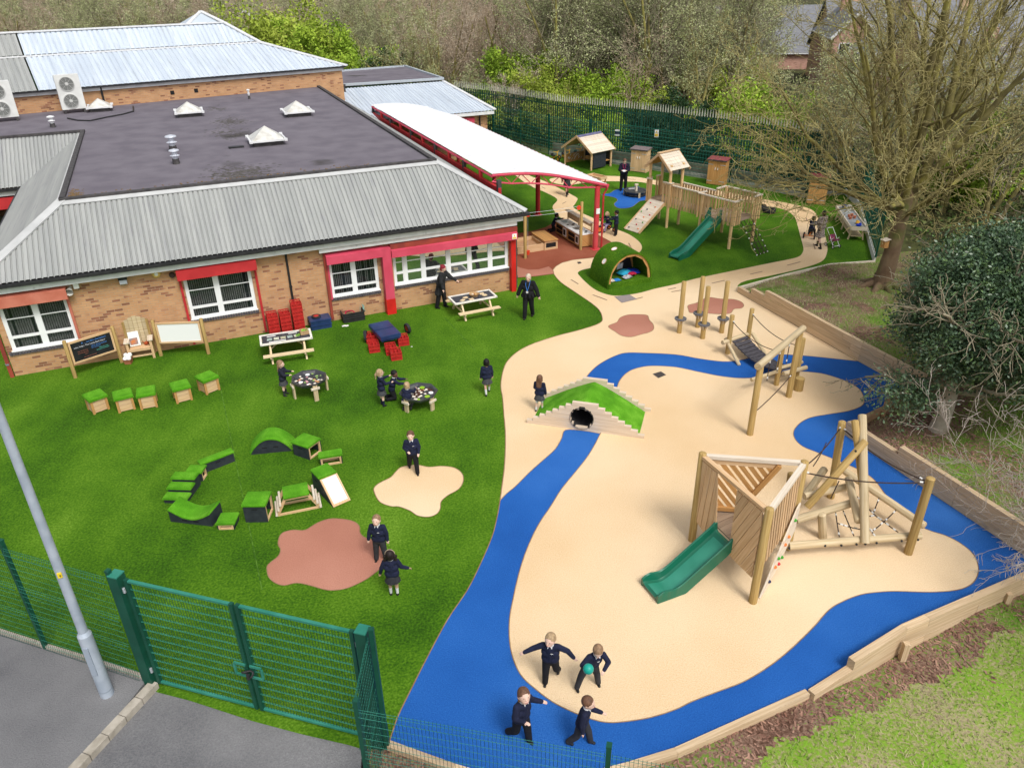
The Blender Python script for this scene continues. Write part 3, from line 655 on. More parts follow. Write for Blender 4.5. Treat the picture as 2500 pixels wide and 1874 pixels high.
def window(h, mulls, trans, bars, gm=glass, blinds=True, dep=0.05):
    a, b, z0, z1 = h; y = WV+dep; f = .07
    mb = MB(Mb)
    mb.box(a, y-.02, z0, a+f, y+.05, z1); mb.box(b-f, y-.02, z0, b, y+.05, z1); mb.box(a+f, y-.02, z0, b-f, y+.05, z0+f); mb.box(a+f, y-.02, z1-f, b-f, y+.05, z1)
    for q in mulls: mb.box(q-.05, y-.022, z0+f, q+.05, y+.05, z1-f)
    e = [a+f]+[c for q in mulls for c in (q-.05, q+.05)]+[b-f]
    for p, r in zip(e[::2], e[1::2]):
        mb.box(p, y-.018, trans-.04, r, y+.045, trans+.04)
        for z in bars: mb.box(p, y-.005, z-.014, r, y+.03, z+.014)
        for c, d, lo, hi in ((p, p+.035, z0+f, trans-.04), (r-.035, r, z0+f, trans-.04), (p, p+.035, trans+.04, z1-f), (r-.035, r, trans+.04, z1-f)): mb.box(c, y-.012, lo, d, y+.035, hi)
    mb.box(a-.02, y-.09, z0-.035, b+.02, y-.021, z0+.02)
    fr = mb.build('window', upvc, bld)
    mb = MB(Mb); mb.box(a+.03, y+.012, z0+.03, b-.03, y+.02, z1-.03); mb.build('pane', gm, fr)
    if blinds:
        mb = MB(Mb); x = a+.1
        while x < b-.08:
            if random.random() > .04: mb.obox((x, y+.10, (z0+z1)/2), ((math.cos(.9), math.sin(.9), 0), (-math.sin(.9), math.cos(.9), 0), (0, 0, 1)), (.03, .001, (z1-z0)/2-.06))
            x += .062
        mb.build('blind', blind, fr)
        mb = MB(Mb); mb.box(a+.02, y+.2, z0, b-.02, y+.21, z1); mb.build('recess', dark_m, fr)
    return fr
clear = mat('clear_glass', (.03, .035, .035), rough=0.03)
cb = clear.node_tree.nodes["Principled BSDF"]; cb.inputs['Alpha'].default_value = 0.32; cb.inputs['Specular IOR Level'].default_value = 0.8; cb.inputs['Base Color'].default_value = (.02, .028, .03, 1)
refl = mat('reflective_glass', (.42, .46, .44), rough=0.015, metal=0.92)
window(H1, [-4.56], 1.18, [1.74], clear); window(H2, [.40], 1.22, [1.78], clear); window(H3, [4.68], 1.12, [1.62], clear)
window(H4, [6.44, 7.09, 8.0, 8.78, 9.56], 1.30, [1.68], refl, blinds=False)
# shutter boxes, red posts
def shutter(a, b, z0, z1, m, dep=.3, side=True, mm=None):
    mb = MB(Mb); mb.box(a, WV-dep, z0, b, WV-.012, z1); mb.prism([(a, WV-dep, z1+.002), (b, WV-dep, z1+.002), (b, WV-.012, z1+.05), (a, WV-.012, z1+.05)], (0, 0, -.002)); s_ = mb.build('shutter_box', m, bld)
    if side:
        mb = MB(Mb)
        for x in (a+.02, b-.09): mb.box(x, WV-.07, H1[2]-.2 if side is True else side, x+.07, WV-.013, z0-.002)
        each(mb, 'shutter_rail', mm or m, bld)
shutter(-5.72, -3.62, 2.20, 2.50, salmon_p); shutter(-.66, 1.66, 2.25, 2.56, red_p, side=.05)
shutter(3.80, 5.72, 2.06, 2.32, pink_p, side=.78); shutter(5.93, 10.46, 2.0, 2.24, pink_p, dep=.36, side=None)
mb = MB(Mb); mb.box(5.62, WV-.30, .55, 5.92, WV-.013, 2.34); mb.build('pillar', pink_p, bld)
mb = MB(Mb); mb.box(5.61, WV-.31, 0, 5.93, WV-.012, .55); mb.box(10.28, WV-.2, 0, 10.46, WV-.012, 2.0); each(mb, 'pillar_base', mat('bright_red', (.62, .02, .015), (.5, .015, .012), 3, .5), bld)
mb = MB(Mb); mb.box(5.93, WV-.25, 2.241, 10.5, WV-.013, 2.42); mb.box(-5.72, WV-.07, .0, -5.62, WV-.01, 2.2); mb.box(3.74, WV-.09, .1, 3.83, WV-.012, 2.6)
each(mb, 'weathered_trim', mat('rusty_red', (.33, .06, .035), (.22, .04, .03), 3, .8), bld)
mb = MB(Mb); mb.box(-22, WVv-dv+.05, 2.1, -5.45, WVv-dv+.33, 2.55); mb.build('shutter_box', red_p, bld)
def pipe(u, v, z0, z1, m=black_p, r=.035, n_='drainpipe'):
    mb = MB(Mb); mb.cyl((u, v, z0), (u, v, z1), r, n=10)
    for z in (z0+.4, (z0+z1)/2, z1-.3): mb.cyl((u, v, z), (u, v, z+.05), r*1.35, n=10)
    return mb.build(n_, m, bld, smooth=40)
pipe(2.6, WV-.05, .02, EZ-.1); pipe(10.58, WV+.1, .02, EZ-.35, mat('green_grey_pipe', (.05, .075, .07), rough=.5), .05); pipe(-5.68, WV-.02, 0, EZ-.1, mat('grey_pipe', (.2, .22, .25), rough=.5), .05)
# vents, speakers, lights
def on(u, z, out=.06): return Vector((u, WV-out, z))
def wthing(name, label, cat, u, z): return thing(name, label, cat, Mb @ Vector((u, WV-.02, z)), A)
t = wthing('wall_light', 'black and grey wall floodlight on the brick under the eaves', 'wall light', -2.13, 2.45)
mb = MB(Mb); mb.box(-2.24, WV-.16, 2.48, -2.0, WV-.002, 2.62); mb.build('hood', black_p, t); mb = MB(Mb); mb.prism([(-2.22, WV-.002, 2.28), (-2.22, WV-.15, 2.36), (-2.22, WV-.15, 2.479), (-2.22, WV-.002, 2.479)], (.2, 0, 0)); mb.build('lens', mat('lens_grey', (.42, .45, .5), rough=.2), t)
t = wthing('alarm_box', 'yellow hexagonal alarm bell box on the brick wall', 'alarm box', -1.2, 2.5)
mb = MB(Mb); mb.lathe((0, 0, 0), [(0, 0), (.14, 0), (.14, .05), (.1, .09), (0, .09)], 6); mb.v = [Mb @ (Matrix.Translation((-1.2, WV-.005, 2.5)) @ Matrix.Rotation(R(90), 4, 'X') @ (Mb.inverted() @ p)) for p in mb.v]; mb.build('housing', mat('alarm_yellow', (.72, .50, .16), rough=.4), t)
mb = MB(Mb); mb.ball((-1.2, WV-.1, 2.5), .055, 10, sq=(1, .3, 1)); mb.build('badge', white_g, t)
t = wthing('wall_vent', 'round dark bell vent on brick left of the red shutter', 'vent', -.78, 2.38)
mb = MB(Mb); mb.cyl((-.78, WV-.001, 2.38), (-.78, WV-.08, 2.38), .09, .075, 14); mb.build('cowl', mat('vent_brown', (.05, .03, .025), rough=.5), t, smooth=40)
t = wthing('horn_speaker', 'white horn speaker with bracket beside the left window', 'speaker', -3.5, 2.45)
mb = MB(Mb); mb.cyl((-3.52, WV-.05, 2.45), (-3.55, WV-.28, 2.38), .04, .11, 14, cap=False); mb.cyl((-3.52, WV-.0, 2.45), (-3.52, WV-.06, 2.45), .05, n=10); mb.build('horn', mat('horn_grey', (.5, .5, .45), rough=.5), t, smooth=40)
mb = MB(Mb); mb.box(-3.42, WV-.14, 2.42, -3.28, WV-.002, 2.66); mb.build('box', white_g, t)
t = wthing('shutter_sign', 'small white and yellow warning sign on the end of the pink shutter box', 'sign', 10.34, 2.12)
mb = MB(Mb); mb.box(10.25, WV-.372, 2.03, 10.42, WV-.362, 2.22); mb.build('plate', white_g, t); mb = MB(Mb); mb.box(10.265, WV-.376, 2.045, 10.405, WV-.3725, 2.10); mb.prism([(10.30, WV-.3725, 2.125), (10.37, WV-.3725, 2.125), (10.335, WV-.3725, 2.195)], (0, -.004, 0)); mb.build('symbol', mat('sign_yellow', (.8, .5, .05)), t)
# ---------------------------------------------------------------- roof furniture
def skylight(x, y, sc=1.0, label=''):
    p = G(x, y, FZ+.03); u_, v_ = (p.x*math.cos(A)+p.y*math.sin(A)), (-p.x*math.sin(A)+p.y*math.cos(A))
    t = thing('skylight', label, 'skylight', p, A, 'white pyramid skylights on the felt roof'); M = frame(t); s = .62*sc
    mb = MB(M); mb.box(-s*.86, -s*.86, 0, s*.86, s*.86, .17); mb.build('upstand', felt_edge, t)
    mb = MB(M); z = .171
    for a, b in (((-s, -s), (s, -s)), ((s, -s), (s, s)), ((s, s), (-s, s)), ((-s, s), (-s, -s))): mb.bar((a[0], a[1], z+.03), (b[0], b[1], z+.03), .07, .06+random.uniform(0, .004))
    for c in ((-s, -s), (s, -s), (s, s), (-s, s)): mb.box(c[0]-.06, c[1]-.06, z-.01, c[0]+.06, c[1]+.06, z+.08)
    mb.build('frame', white_p, t)
    mb = MB(M); q = s*.93; mb.prim([(-q, -q, z+.05), (q, -q, z+.05), (q, q, z+.05), (-q, q, z+.05), (0, 0, z+.47*sc)], [(0, 1, 4), (1, 2, 4), (2, 3, 4), (3, 0, 4)]); mb.build('dome', mat('skylight_dome', (.66, .66, .63), (.50, .49, .45), 4, .35, c3=(.33, .31, .27), s3=3, t3=(.62, .8)), t)
skylight(246, 270, .85, 'white pyramid skylight nearest the fan unit on the felt roof'); skylight(463, 282, .95, 'white pyramid skylight at the middle of the roof, by a rusty stain')
skylight(727, 281, 1.0, 'white pyramid skylight nearest the pale blue side roof'); skylight(652, 350, 1.05, 'white pyramid skylight standing closest to the front of the roof')
def rvent(x, y, h, r, label, capm=white_p, low=felt_edge):
    p = G(x, y, FZ+.03); t = thing('roof_vent', label, 'roof vent', p, A, 'vent cowls on the felt roof'); M = frame(t)
    mb = MB(M); mb.cyl((0, 0, 0), (0, 0, h*.35), r*1.15, r, 12); mb.build('collar', low, t, smooth=40)
    mb = MB(M); mb.lathe((0, 0, 0), [(r*.8, h*.35), (r*.8, h*.5), (r*1.5, h*.55), (r*.8, h*.62), (r*.8, h*.82), (r*1.6, h*.86), (r*1.5, h*.92), (0, h)], 14); mb.build('cowl', capm, t, smooth=40)
galv = mat('galvanised', (.62, .65, .72), rough=.4, metal=.3)
rvent(130, 311, .5, .10, 'white capped vent on the left part of the felt roof'); rvent(424, 370, .62, .13, 'tall double cowl vent, rear of the two in mid roof', galv); rvent(431, 400, .52, .11, 'shorter cowl vent, front of the two in mid roof', galv)
rvent(609, 242, .5, .055, 'thin grey pipe vent near the hall wall'); 
p = G(577, 361, FZ+.03); mb = MB(Matrix.Translation(p) @ Matrix.Rotation(A, 4, 'Z')); mb.box(-.28, -.1, 0, .28, .1, .06); mb.build('roof_outlet', black_p, label='small dark drain outlet lying flat on the felt roof', cat='roof outlet')
cable = [G(x, y, FZ+.06) for x, y in ((165, 289), (190, 294), (220, 295), (262, 286), (300, 279), (326, 272), (325, 260))]
mb = MB(); mb.tube(cable, .035, 6); mb.build('roof_cable', black_p, label='black cable curving over the felt roof below a skylight', cat='cable')
# moss debris on the roof
mb = MB(); rnd = random.Random(3)
for _ in range(420):
    if rnd.random() < .45: x, y = rnd.gauss(178, 14), rnd.gauss(478, 7)
    else: x = rnd.uniform(170, 900); y = 486-(x-152)*.11-abs(rnd.gauss(0, 3.0))
    if x < 168: continue
    p = G(x, y, FZ+.035); s = rnd.uniform(.015, .045)
    if -p.x*math.sin(A)+p.y*math.cos(A) < FV+.1 or p.x*math.cos(A)+p.y*math.sin(A) < FU0+.1: continue
    mb.ball(p, s, 5, sq=(1, 1, .35))
for cx, cy_, sx_, sy_, n_ in ((592, 425, 38, 11, 520), (560, 297, 20, 5, 200), (560, 325, 28, 8, 120), (522, 265, 16, 3, 60)):
    for _ in range(n_):
        p = G(rnd.gauss(cx, sx_), rnd.gauss(cy_, sy_), FZ+.032)
        if -p.x*math.sin(A)+p.y*math.cos(A) < FV+.15: continue
        s = rnd.uniform(.02, .06); mb.ball(p, s, 5, m=1, sq=(1.6, 1, .08))
mb.build('roof_moss', [mat('moss', (.12, .075, .03), (.20, .12, .04), 20), mat('grit', (.055, .05, .045), (.10, .09, .08), 9)], kind='stuff')
# ---------------------------------------------------------------- far hall
hc = P2(uvw(9.85, 47.55, 0), 0)
AH = A+R(9.4); hall = thing('school_hall', 'taller brick hall with pale metal hipped roof behind the flat roof', 'building', hc, AH); MH = frame(hall)
HE = 5.42
mb = MB(MH); mb.box(-40, 0, -.2, 0, .3, HE-.1); mb.box(-.3, .301, -.2, 0, 14, HE-.1); mb.build('brick_wall', brick, hall)
mb = MB(MH); mb.box(-40, -.1, HE-.22, .1, -.03, HE-.02); mb.box(.03, -.1, HE-.22, .1, 14, HE-.02); mb.build('fascia', white_p, hall)
mb = MB(MH); mb.box(-40, -.26, HE-.06, .2, -.12, HE+.02); mb.build('gutter', black_p, hall)
mb = MB(MH); mb.cyl((-12.7, -.07, FZ), (-12.7, -.07, HE-.05), .05, n=8); mb.build('drainpipe', black_p, hall)
mb = MB(MH)
for x in (-9.4, -8.2): mb.box(x-.1, -.01, HE-.72, x+.1, .01, HE-.52)
mb.build('air_brick', dark_m, hall)
def hslope(m, x0, x1, y0, z0, y1, z1, cl):
    s_ = Vector((0, y1-y0, z1-z0)); L = s_.length; mb = MB(MH)
    corr(mb, (x0, y0, z0), (1, 0, 0), s_/L, x1-x0, lambda x: 0, lambda x: L*max(0, min(1, cl(x0+x))), amp=.04, pitch=.25)
    return mb.build('roof', m, hall)
y1_, z1_, y2_, z2_ = 3.45, 6.62, 4.95, 7.66
for m_, xa, xb in ((roof_b, -15.4, .25), (roof_g, -40, -15.45)):
    hslope(m_, xa, xb, -.25, HE, y1_, z1_, lambda x: (0.25-x)/3.7)
    hslope(m_, xa, min(xb, -3.45), y1_+.12, z1_+.08, y2_, z2_, lambda x: (-3.45-x)/1.5)
mb = MB(MH)
mb.bar((-40, y1_+.05, z1_+.05), (-3.45, y1_+.05, z1_+.05), .26, .06); mb.bar((-40, y2_+.02, z2_+.05), (-4.9, y2_+.02, z2_+.05), .3, .07)
mb.bar((.25, -.25, HE+.05), (-3.45, y1_, z1_+.06), .3, .06); mb.bar((-3.45, y1_, z1_+.07), (-4.95, y2_, z2_+.07), .28, .06); mb.bar((-4.95, y2_, z2_+.07), (-5.9, 5.8, 8.3), .3, .06); mb.bar((-5.9, 5.8, 8.3), (-7.0, 4.95, 7.66), .2, .06)
mb.build('ridge_cap', white_p, hall)
mb = MB(MH); rs = mat('blue_grey_sheet', (.44, .50, .56), (.50, .56, .62), 1, .5)
mb.prim([(.25, -.25, HE), (-3.45, y1_, z1_), (-4.95, y2_, z2_), (-5.9, 5.8, 8.3), (.25, 11.9, HE)], [(0, 4, 1), (1, 4, 2), (2, 4, 3)]); mb.prim([(-7, y2_, z2_), (-5.9, 5.8, 8.3), (-4.95, y2_, z2_), (-40, y2_, z2_), (-40, 12, HE), (.25, 12.0, HE), (-7, 6.7, 7.66)], [(0, 2, 1), (3, 0, 6, 4), (4, 6, 1, 5), (0, 1, 6)]); mb.build('side_roof', rs, hall)
# lower block to the right of the hall
lo = thing('school_annexe', 'low brick annexe with dark flat roof and pale blue metal slope', 'building', P2(uvw(14, 52, 0), 0), A)
def ruv(x, y, z): p = G(x, y, z); return (p.x*math.cos(A)+p.y*math.sin(A), -p.x*math.sin(A)+p.y*math.cos(A), z)
LZ = 3.65; q0, q1, q2 = ruv(989, 165, LZ), ruv(1082, 196, LZ), ruv(850, 168, LZ)
fl = [(9.3, q1[1]+.3, LZ), q1, q0, (9.3, q0[1]-1, LZ)]
mb = MB(Mb); mb.prism([Vector(p) for p in fl], (0, 0, .06)); mb.build('flat_roof', roof_f, lo)
mb = MB(Mb); Q = [Vector(p)+Vector((0, 0, .1)) for p in fl]; mb.bar(Q[0], Q[1], .18, .14); mb.bar(Q[1], Q[2], .14, .14); mb.bar(Q[2], Q[3], .14, .14); mb.build('roof_trim', mat('roof_trim', (.45, .50, .55), rough=.5), lo)
EB = ruv(1208, 270, 2.75); ET = ruv(1082, 200, LZ-.05)
s0 = (8.4, EB[1]-.0, 2.75); sl3 = Vector((0, ET[1]-EB[1], LZ-.05-2.75)); L3_ = sl3.length
mb = MB(Mb); corr(mb, (8.5, EB[1], 2.75), (1, 0, 0), sl3/L3_, EB[0]-8.5, lambda x: 0, lambda x: L3_*max(0, min(1, (EB[0]-8.5-x)/(EB[0]-ET[0]))), amp=.036, pitch=.22); mb.build('roof', roof_b, lo)
mb = MB(Mb); mb.prim([(EB[0], EB[1], 2.75), (EB[0], EB[1]+14, 2.75), (ET[0], EB[1]+14, LZ-.05), (ET[0], ET[1], LZ-.05)], [(0, 1, 2, 3)]); mb.build('side_roof', roof_b, lo)
mb = MB(Mb); mb.bar((EB[0], EB[1], 2.82), (ET[0], ET[1], LZ), .22, .06); mb.box(8.5, EB[1]-.02, 2.56, EB[0]-.05, EB[1]+.03, 2.73); mb.build('fascia', white_p, lo)
e0_, e1_ = EB[0]-.35, EB[1]+.4
mb = MB(Mb); wall_open(mb, e1_, .25, 10, e0_, -.1, 2.62, [(e0_-2.3, e0_-1.1, .9, 2.1)]); mb.box(e0_-.25, e1_+.251, -.1, e0_, e1_+13, 2.62); mb.build('brick_wall', brick, lo)
mb = MB(Mb); mb.box(e0_-2.6, e1_-.25, 2.12, e0_-.9, e1_-.01, 2.42); mb.build('shutter_box', pink_p, lo)
mb = MB(Mb); mb.box(e0_-2.3, e1_+.05, .9, e0_-1.1, e1_+.1, 2.1); mb.box(e0_-2.2, e1_+.03, 1.0, e0_-1.2, e1_+.06, 2.0, 1); mb.build('window', [upvc, glass], lo)
mb = MB(Mb); mb.cyl((e0_-.5, e1_-.06, 0), (e0_-.5, e1_-.06, 2.6), .05, n=8); mb.build('drainpipe', black_p, lo)
p = G(843, 240, 3.15); t = thing('flue_pipe', 'dark flue pipe with terracotta base on the pale blue roof', 'flue', p); mb = MB(frame(t)); mb.cyl((0, 0, -.1), (0, 0, .28), .2, .1, 12); mb.build('base', mat('terracotta', (.45, .16, .09)), t); mb = MB(frame(t)); mb.cyl((0, 0, .28), (0, 0, .75), .085, n=10); mb.cyl((0, 0, .7), (0, 0, .82), .11, .11, 10); mb.build('pipe', felt_edge, t)
# AC units against the hall wall
def acunit(x, y, label):
    p = G(x, y, FZ+.03); t = thing('fan_unit', label, 'air conditioning unit', p, AH, 'white twin fan air conditioning units on the roof'); M = frame(t)
    mb = MB(M)
    for q in (-.42, .42): mb.box(q-.05, -.25, 0, q+.05, .35, .18)
    mb.build('foot', felt_edge, t)
    mb = MB(M); mb.box(-.52, -.18, .181, .52, .2, 1.72); mb.build('casing', mat('ac_casing', (.70, .71, .69), (.62, .63, .61), 3, .5), t)
    for z in (.56, 1.32):
        mb = MB(M)
        mb.lathe((0, 0, 0), [(.33, 0), (.33, .03), (.30, .035), (.30, 0)], 20)
        for r_ in (.08, .13, .18, .23, .275): mb.lathe((0, 0, 0), [(r_, .012), (r_+.006, .03), (r_+.012, .012)], 18)
        for k in range(8): a_ = k*.785; mb.bar((.05*math.cos(a_), .05*math.sin(a_), .015), (.3*math.cos(a_), .3*math.sin(a_), .015), .012, .01)
        mb.lathe((0, 0, 0), [(.075, 0), (.075, .05), (0, .055)], 14)
        T_ = Matrix.Translation((-.06, -.182, z)) @ Matrix.Rotation(R(90), 4, 'X'); mb.v = [M @ (T_ @ (M.inverted() @ q)) for q in mb.v]
        mb.build('fan_guard', mat('fan_grille', (.52, .53, .51), rough=.5), t)
        mb = MB(M); mb.cyl((-.06, -.181, z), (-.06, -.185, z), .30, n=20); mb.build('fan_recess', mat('fan_dark', (.17, .175, .17)), t)
acunit(184, 275, 'white twin fan air conditioning unit standing beside the leftmost skylight'); acunit(18, 296, 'white twin fan air conditioning unit cut off by the left edge')
# ================================================================ canopy
cf = thing('canopy', 'long white curved fabric canopy on red steel trusses beside the school', 'canopy', P2(uvw(13, 35, 0), 0), A)
CU0, CU1, CV0, CV1 = 11.16, 15.65, 27.9, 46.5
def czz(t): return lerp(3.3, 2.66, t)+0.22*math.sin(math.pi*t)*(1-.25*t)+.03*math.sin(math.pi*min(1, t*1.4))
def csk(t): return -1.1*t     # front edge skew
mb = MB(Mb)
def cfn(a, b):
    v0_ = CV0+csk(a); v = lerp(v0_, CV1, b); sag = -.05*abs(math.sin(b*math.pi*8))
    return (lerp(CU0, CU1, a), v, czz(a)+sag*math.sin(math.pi*a)+.04)
mb.grid(cfn, 18, 96)
mb.build('roof_fabric', mat('white_canopy', (.80, .81, .82), (.74, .75, .77), 1.5, .45), cf, smooth=60)
mb = MB(Mb)
for k in range(49): 
    b = k/48; mb.tube([Vector(cfn(a/14, b))+Vector((0, 0, .012)) for a in range(15)], .012, 4)
mb.build('roof_seam', mat('canopy_seam', (.72, .73, .75)), cf)
mb = MB(Mb); pts = [Vector(cfn(a/14, 0)) for a in range(15)]; mb.tube([p-Vector((0, .01, .06)) for p in pts], .055, 8)
mb.tube([Vector(cfn(1, b/20))-Vector((-.03, 0, .08)) for b in range(21)], .07, 8); mb.tube([Vector(cfn(0, b/20))-Vector((0, 0, .10)) for b in range(21)], .05, 6)
mb.build('roof_rim', pink_p, cf, smooth=40)
def truss(b):
    mb = MB(Mb); top = [Vector(cfn(a/12, b))-Vector((0, 0, .07)) for a in range(13)]
    def dep(t): return .07+.30*min(1, (1-t)*3.2)*min(1, .55+t*3)
    bot = [p-Vector((0, 0, dep(i/12))) for i, p in enumerate(top)]
    mb.tube(top, .038, 7); mb.tube(bot, .035, 7)
    for i in range(12): mb.cyl(top[i] if i % 2 else bot[i], bot[i+1] if i % 2 else top[i+1], .018, n=5)
    mb.build('truss', pink_p, cf, smooth=40)
for b in (0.002, .2, .4, .6, .8, .995): truss(b)
for i, (x, y, h) in enumerate(((1453, 608, 2.64), (1313, 524, 2.62))):
    p = ruv(x, y, 0); mb = MB(Mb); mb.cyl((p[0], p[1], 0), (p[0], p[1], h), .11, n=14); mb.box(p[0]-.18, p[1]-.18, 0, p[0]+.18, p[1]+.18, .02); mb.build('post', red_p if i else mat('bright_red2', (.58, .04, .045), (.60, .09, .11), .8, .5), cf, smooth=40)
p = ruv(1453, 608, 0)
mb = MB(Mb); mb.tube([(p[0]+.3, p[1]+.02, 0.05), (p[0]+.3, p[1]+.02, 2.25), (p[0]+.42, p[1], 2.45), (p[0]+.55, p[1]+.1, 2.6)], .04, 8); mb.build('downpipe', red_p, cf, smooth=40)
mb = MB(Mb); mb.box(p[0]-.085, p[1]-.125, 1.52, p[0]+.085, p[1]-.112, 1.74); mb.build('sign', white_g, cf)
for v in (33.6, 39.2): mb = MB(Mb); mb.cyl((CU1-.3, v+4.5, 0), (CU1-.3, v+4.5, 2.64), .10, n=12); mb.build('post', red_p, cf, smooth=40)
mb = MB(Mb); mb.box(11.08, 27.1, 2.74, 11.20, 46.4, 2.98); mb.build('beam', red_p, cf)
for k in range(11):
    v = 27.2+k*1.9; mb = MB(Mb); mb.box(11.07, v-.05, 2.66, 11.21, v+.05, 3.26) if k else mb.box(11.07, v-.07, 2.4, 11.23, v+.07, 3.26); mb.build('stanchion', felt_edge if k % 2 == 0 else red_p, cf)
for v in (27.3, 33.5, 40): mb = MB(Mb); mb.cyl((11.14, v, 0), (11.14, v, 2.73), .09, n=10); mb.build('post', red_p, cf)
# ================================================================ fences
def mesh_fence(label, pts, H, post_every, lod=1.0, z0=0.0, lightrail=False, vs_=0.05, posts=None, wm=None, hr=None, base=True, group=None):
    """green welded mesh: V-fold panels, square posts"""
    root = thing('mesh_fence', label, 'fence', P2(pts[0], z0), 0, group)
    for i, (a, b) in enumerate(zip(pts, pts[1:])):
        a, b = P2(a, z0), P2(b, z0); L = (b-a).length; d = (b-a)/L; n = max(1, round(L/post_every)); nn = Vector((-d.y, d.x, 0))
        for k in range(n+1):
            if k == n and i < len(pts)-2: continue
            q = a+d*(L*k/n); mb = MB(); mb.obox(q+Vector((0, 0, H/2+.03)), (d, nn, (0, 0, 1)), (.03, .035, H/2+.05)); mb.obox(q+Vector((0, 0, H+.09)), (d, nn, (0, 0, 1)), (.034, .039, .015)); mb.build('post', fence_g, root)
        for k in range(n):
            p = a+d*(L*k/n); w_ = L/n; mb = MB(); folds = [.15, H*.36, H*.62, H-.12]
            prof = []
            z = 0.06
            zs = sorted([.06, H]+[f-.05 for f in folds]+[f for f in folds]+[f+.05 for f in folds])
            prof = [(z, .035 if any(abs(z-f) < 1e-6 for f in folds) else 0) for z in zs]
            x = .05
            while x < w_-.04:
                for (za, oa), (zb, ob) in zip(prof, prof[1:]):
                    mb.cyl(p+d*x-nn*(.04+oa)+Vector((0, 0, za)), p+d*x-nn*(.04+ob)+Vector((0, 0, zb)), .0034*lod, n=3, cap=False)
                x += vs_
            z = .08
            while z < H:
                o = .0
                for f in folds:
                    if abs(z-f) < .05: o = .035*(1-abs(z-f)/.05)
                mb.cyl(p+d*.04-nn*(.045+o)+Vector((0, 0, z)), p+d*(w_-.04)-nn*(.045+o)+Vector((0, 0, z)), .003*lod, n=4, cap=False, m=1); z += (hr or .13) if not any(abs(z-f) < .051 for f in folds) else .05
            mb.build('mesh_panel', [wm or fence_g, fence_lt], root)
    return root
g = lambda x, y, z=0: G(x, y, z)
FL = [Vector((-13.9, 11.65, 0)), g(116, 1589), g(359, 1669)]
mesh_fence('tall green mesh fence beside the lamp post, left of the gate', FL, 2.4, 2.45, 1.0)
rk = [Vector((-1.99, 7.68, 0)), Vector((-2.0, 6.52, 0)), Vector((1.07, 5.84, 0)), Vector((4.0, 5.15, 0))]
mesh_fence('green mesh fence turning the corner at the bottom of the view', rk, 2.4, 3.2, 1.0)
# gate
ga, gb = Vector((-6.08, 8.93, 0)), Vector((-2.13, 7.74, 0)); gd = (gb-ga).normalized(); gn = Vector((-gd.y, gd.x, 0)); gl = (gb-ga).length
gate = thing('double_gate', 'green double leaf gate of tall mesh with light top rail', 'gate', (ga+gb)/2, math.atan2(gd.y, gd.x))
def gb_(x, y, z): return ga+gd*x+gn*y+Vector((0, 0, z))
for x in (0, gl):
    mb = MB(); mb.obox(gb_(x, 0, 1.2), (gd, gn, (0, 0, 1)), (.085, .085, 1.22)); mb.build('gate_post', fence_g, gate); mb = MB(); mb.obox(gb_(x, 0, 2.425), (gd, gn, (0, 0, 1)), (.088, .088, .01)); mb.build('post_cap', fence_lt, gate)
for x0, x1 in ((.14, gl/2-.02), (gl/2+.02, gl-.14)):
    mb = MB()
    for x in (x0+.03, x1-.03): mb.obox(gb_(x, 0, 1.23), (gd, gn, (0, 0, 1)), (.03, .03, 1.13))
    each(mb, 'leaf_stile', fence_g, gate)
    mb = MB()
    for z in (.13, 2.335): mb.obox(gb_((x0+x1)/2, 0, z), (gd, gn, (0, 0, 1)), ((x1-x0)/2-.065, .025, .018))
    each(mb, 'leaf_rail', fence_lt, gate)
    mb = MB(); x = x0+.1
    while x < x1-.07: mb.cyl(gb_(x, 0, .16), gb_(x, 0, 2.31), .0042, n=4, cap=False); x += .05
    z = .3
    while z < 2.25:
        for o in (-.008, .008): mb.cyl(gb_(x0+.06, o, z), gb_(x1-.06, o, z), .0042, n=5, cap=False, m=1)
        z += .17
    mb.build('mesh_infill', [fence_g, fence_lt], gate)
    mb = MB()
    for z in (.35, 2.1): mb.cyl(gb_(.1 if x0 < 1 else gl-.1, -.03, z), gb_(.1 if x0 < 1 else gl-.1, -.03, z+.09), .022, n=8)
    each(mb, 'hinge', steel, gate)
mb = MB()
for x in (gl/2-.22, gl/2+.06): mb.obox(gb_(x+.08, -.04, 1.12), (gd, gn, (0, 0, 1)), (.1, .012, .02)); mb.obox(gb_(x+.08, -.04, .88), (gd, gn, (0, 0, 1)), (.1, .012, .02)); mb.obox(gb_(x+(-.02 if x < gl/2-.1 else .18), -.04, 1.0), (gd, gn, (0, 0, 1)), (.018, .012, .1))
mb.build('latch_frame', fence_lt, gate)
mb = MB(); mb.tube([gb_(gl/2+.09*math.cos(t/12*6.283), -.07+.03*math.sin(t/6*6.283), .98+.05*math.sin(t/12*6.283)) for t in range(13)], .016, 6); mb.cyl(gb_(gl/2+.02, -.1, .9), gb_(gl/2+.02, -.1, .99), .028, n=8); mb.build('chain', black_p, gate)
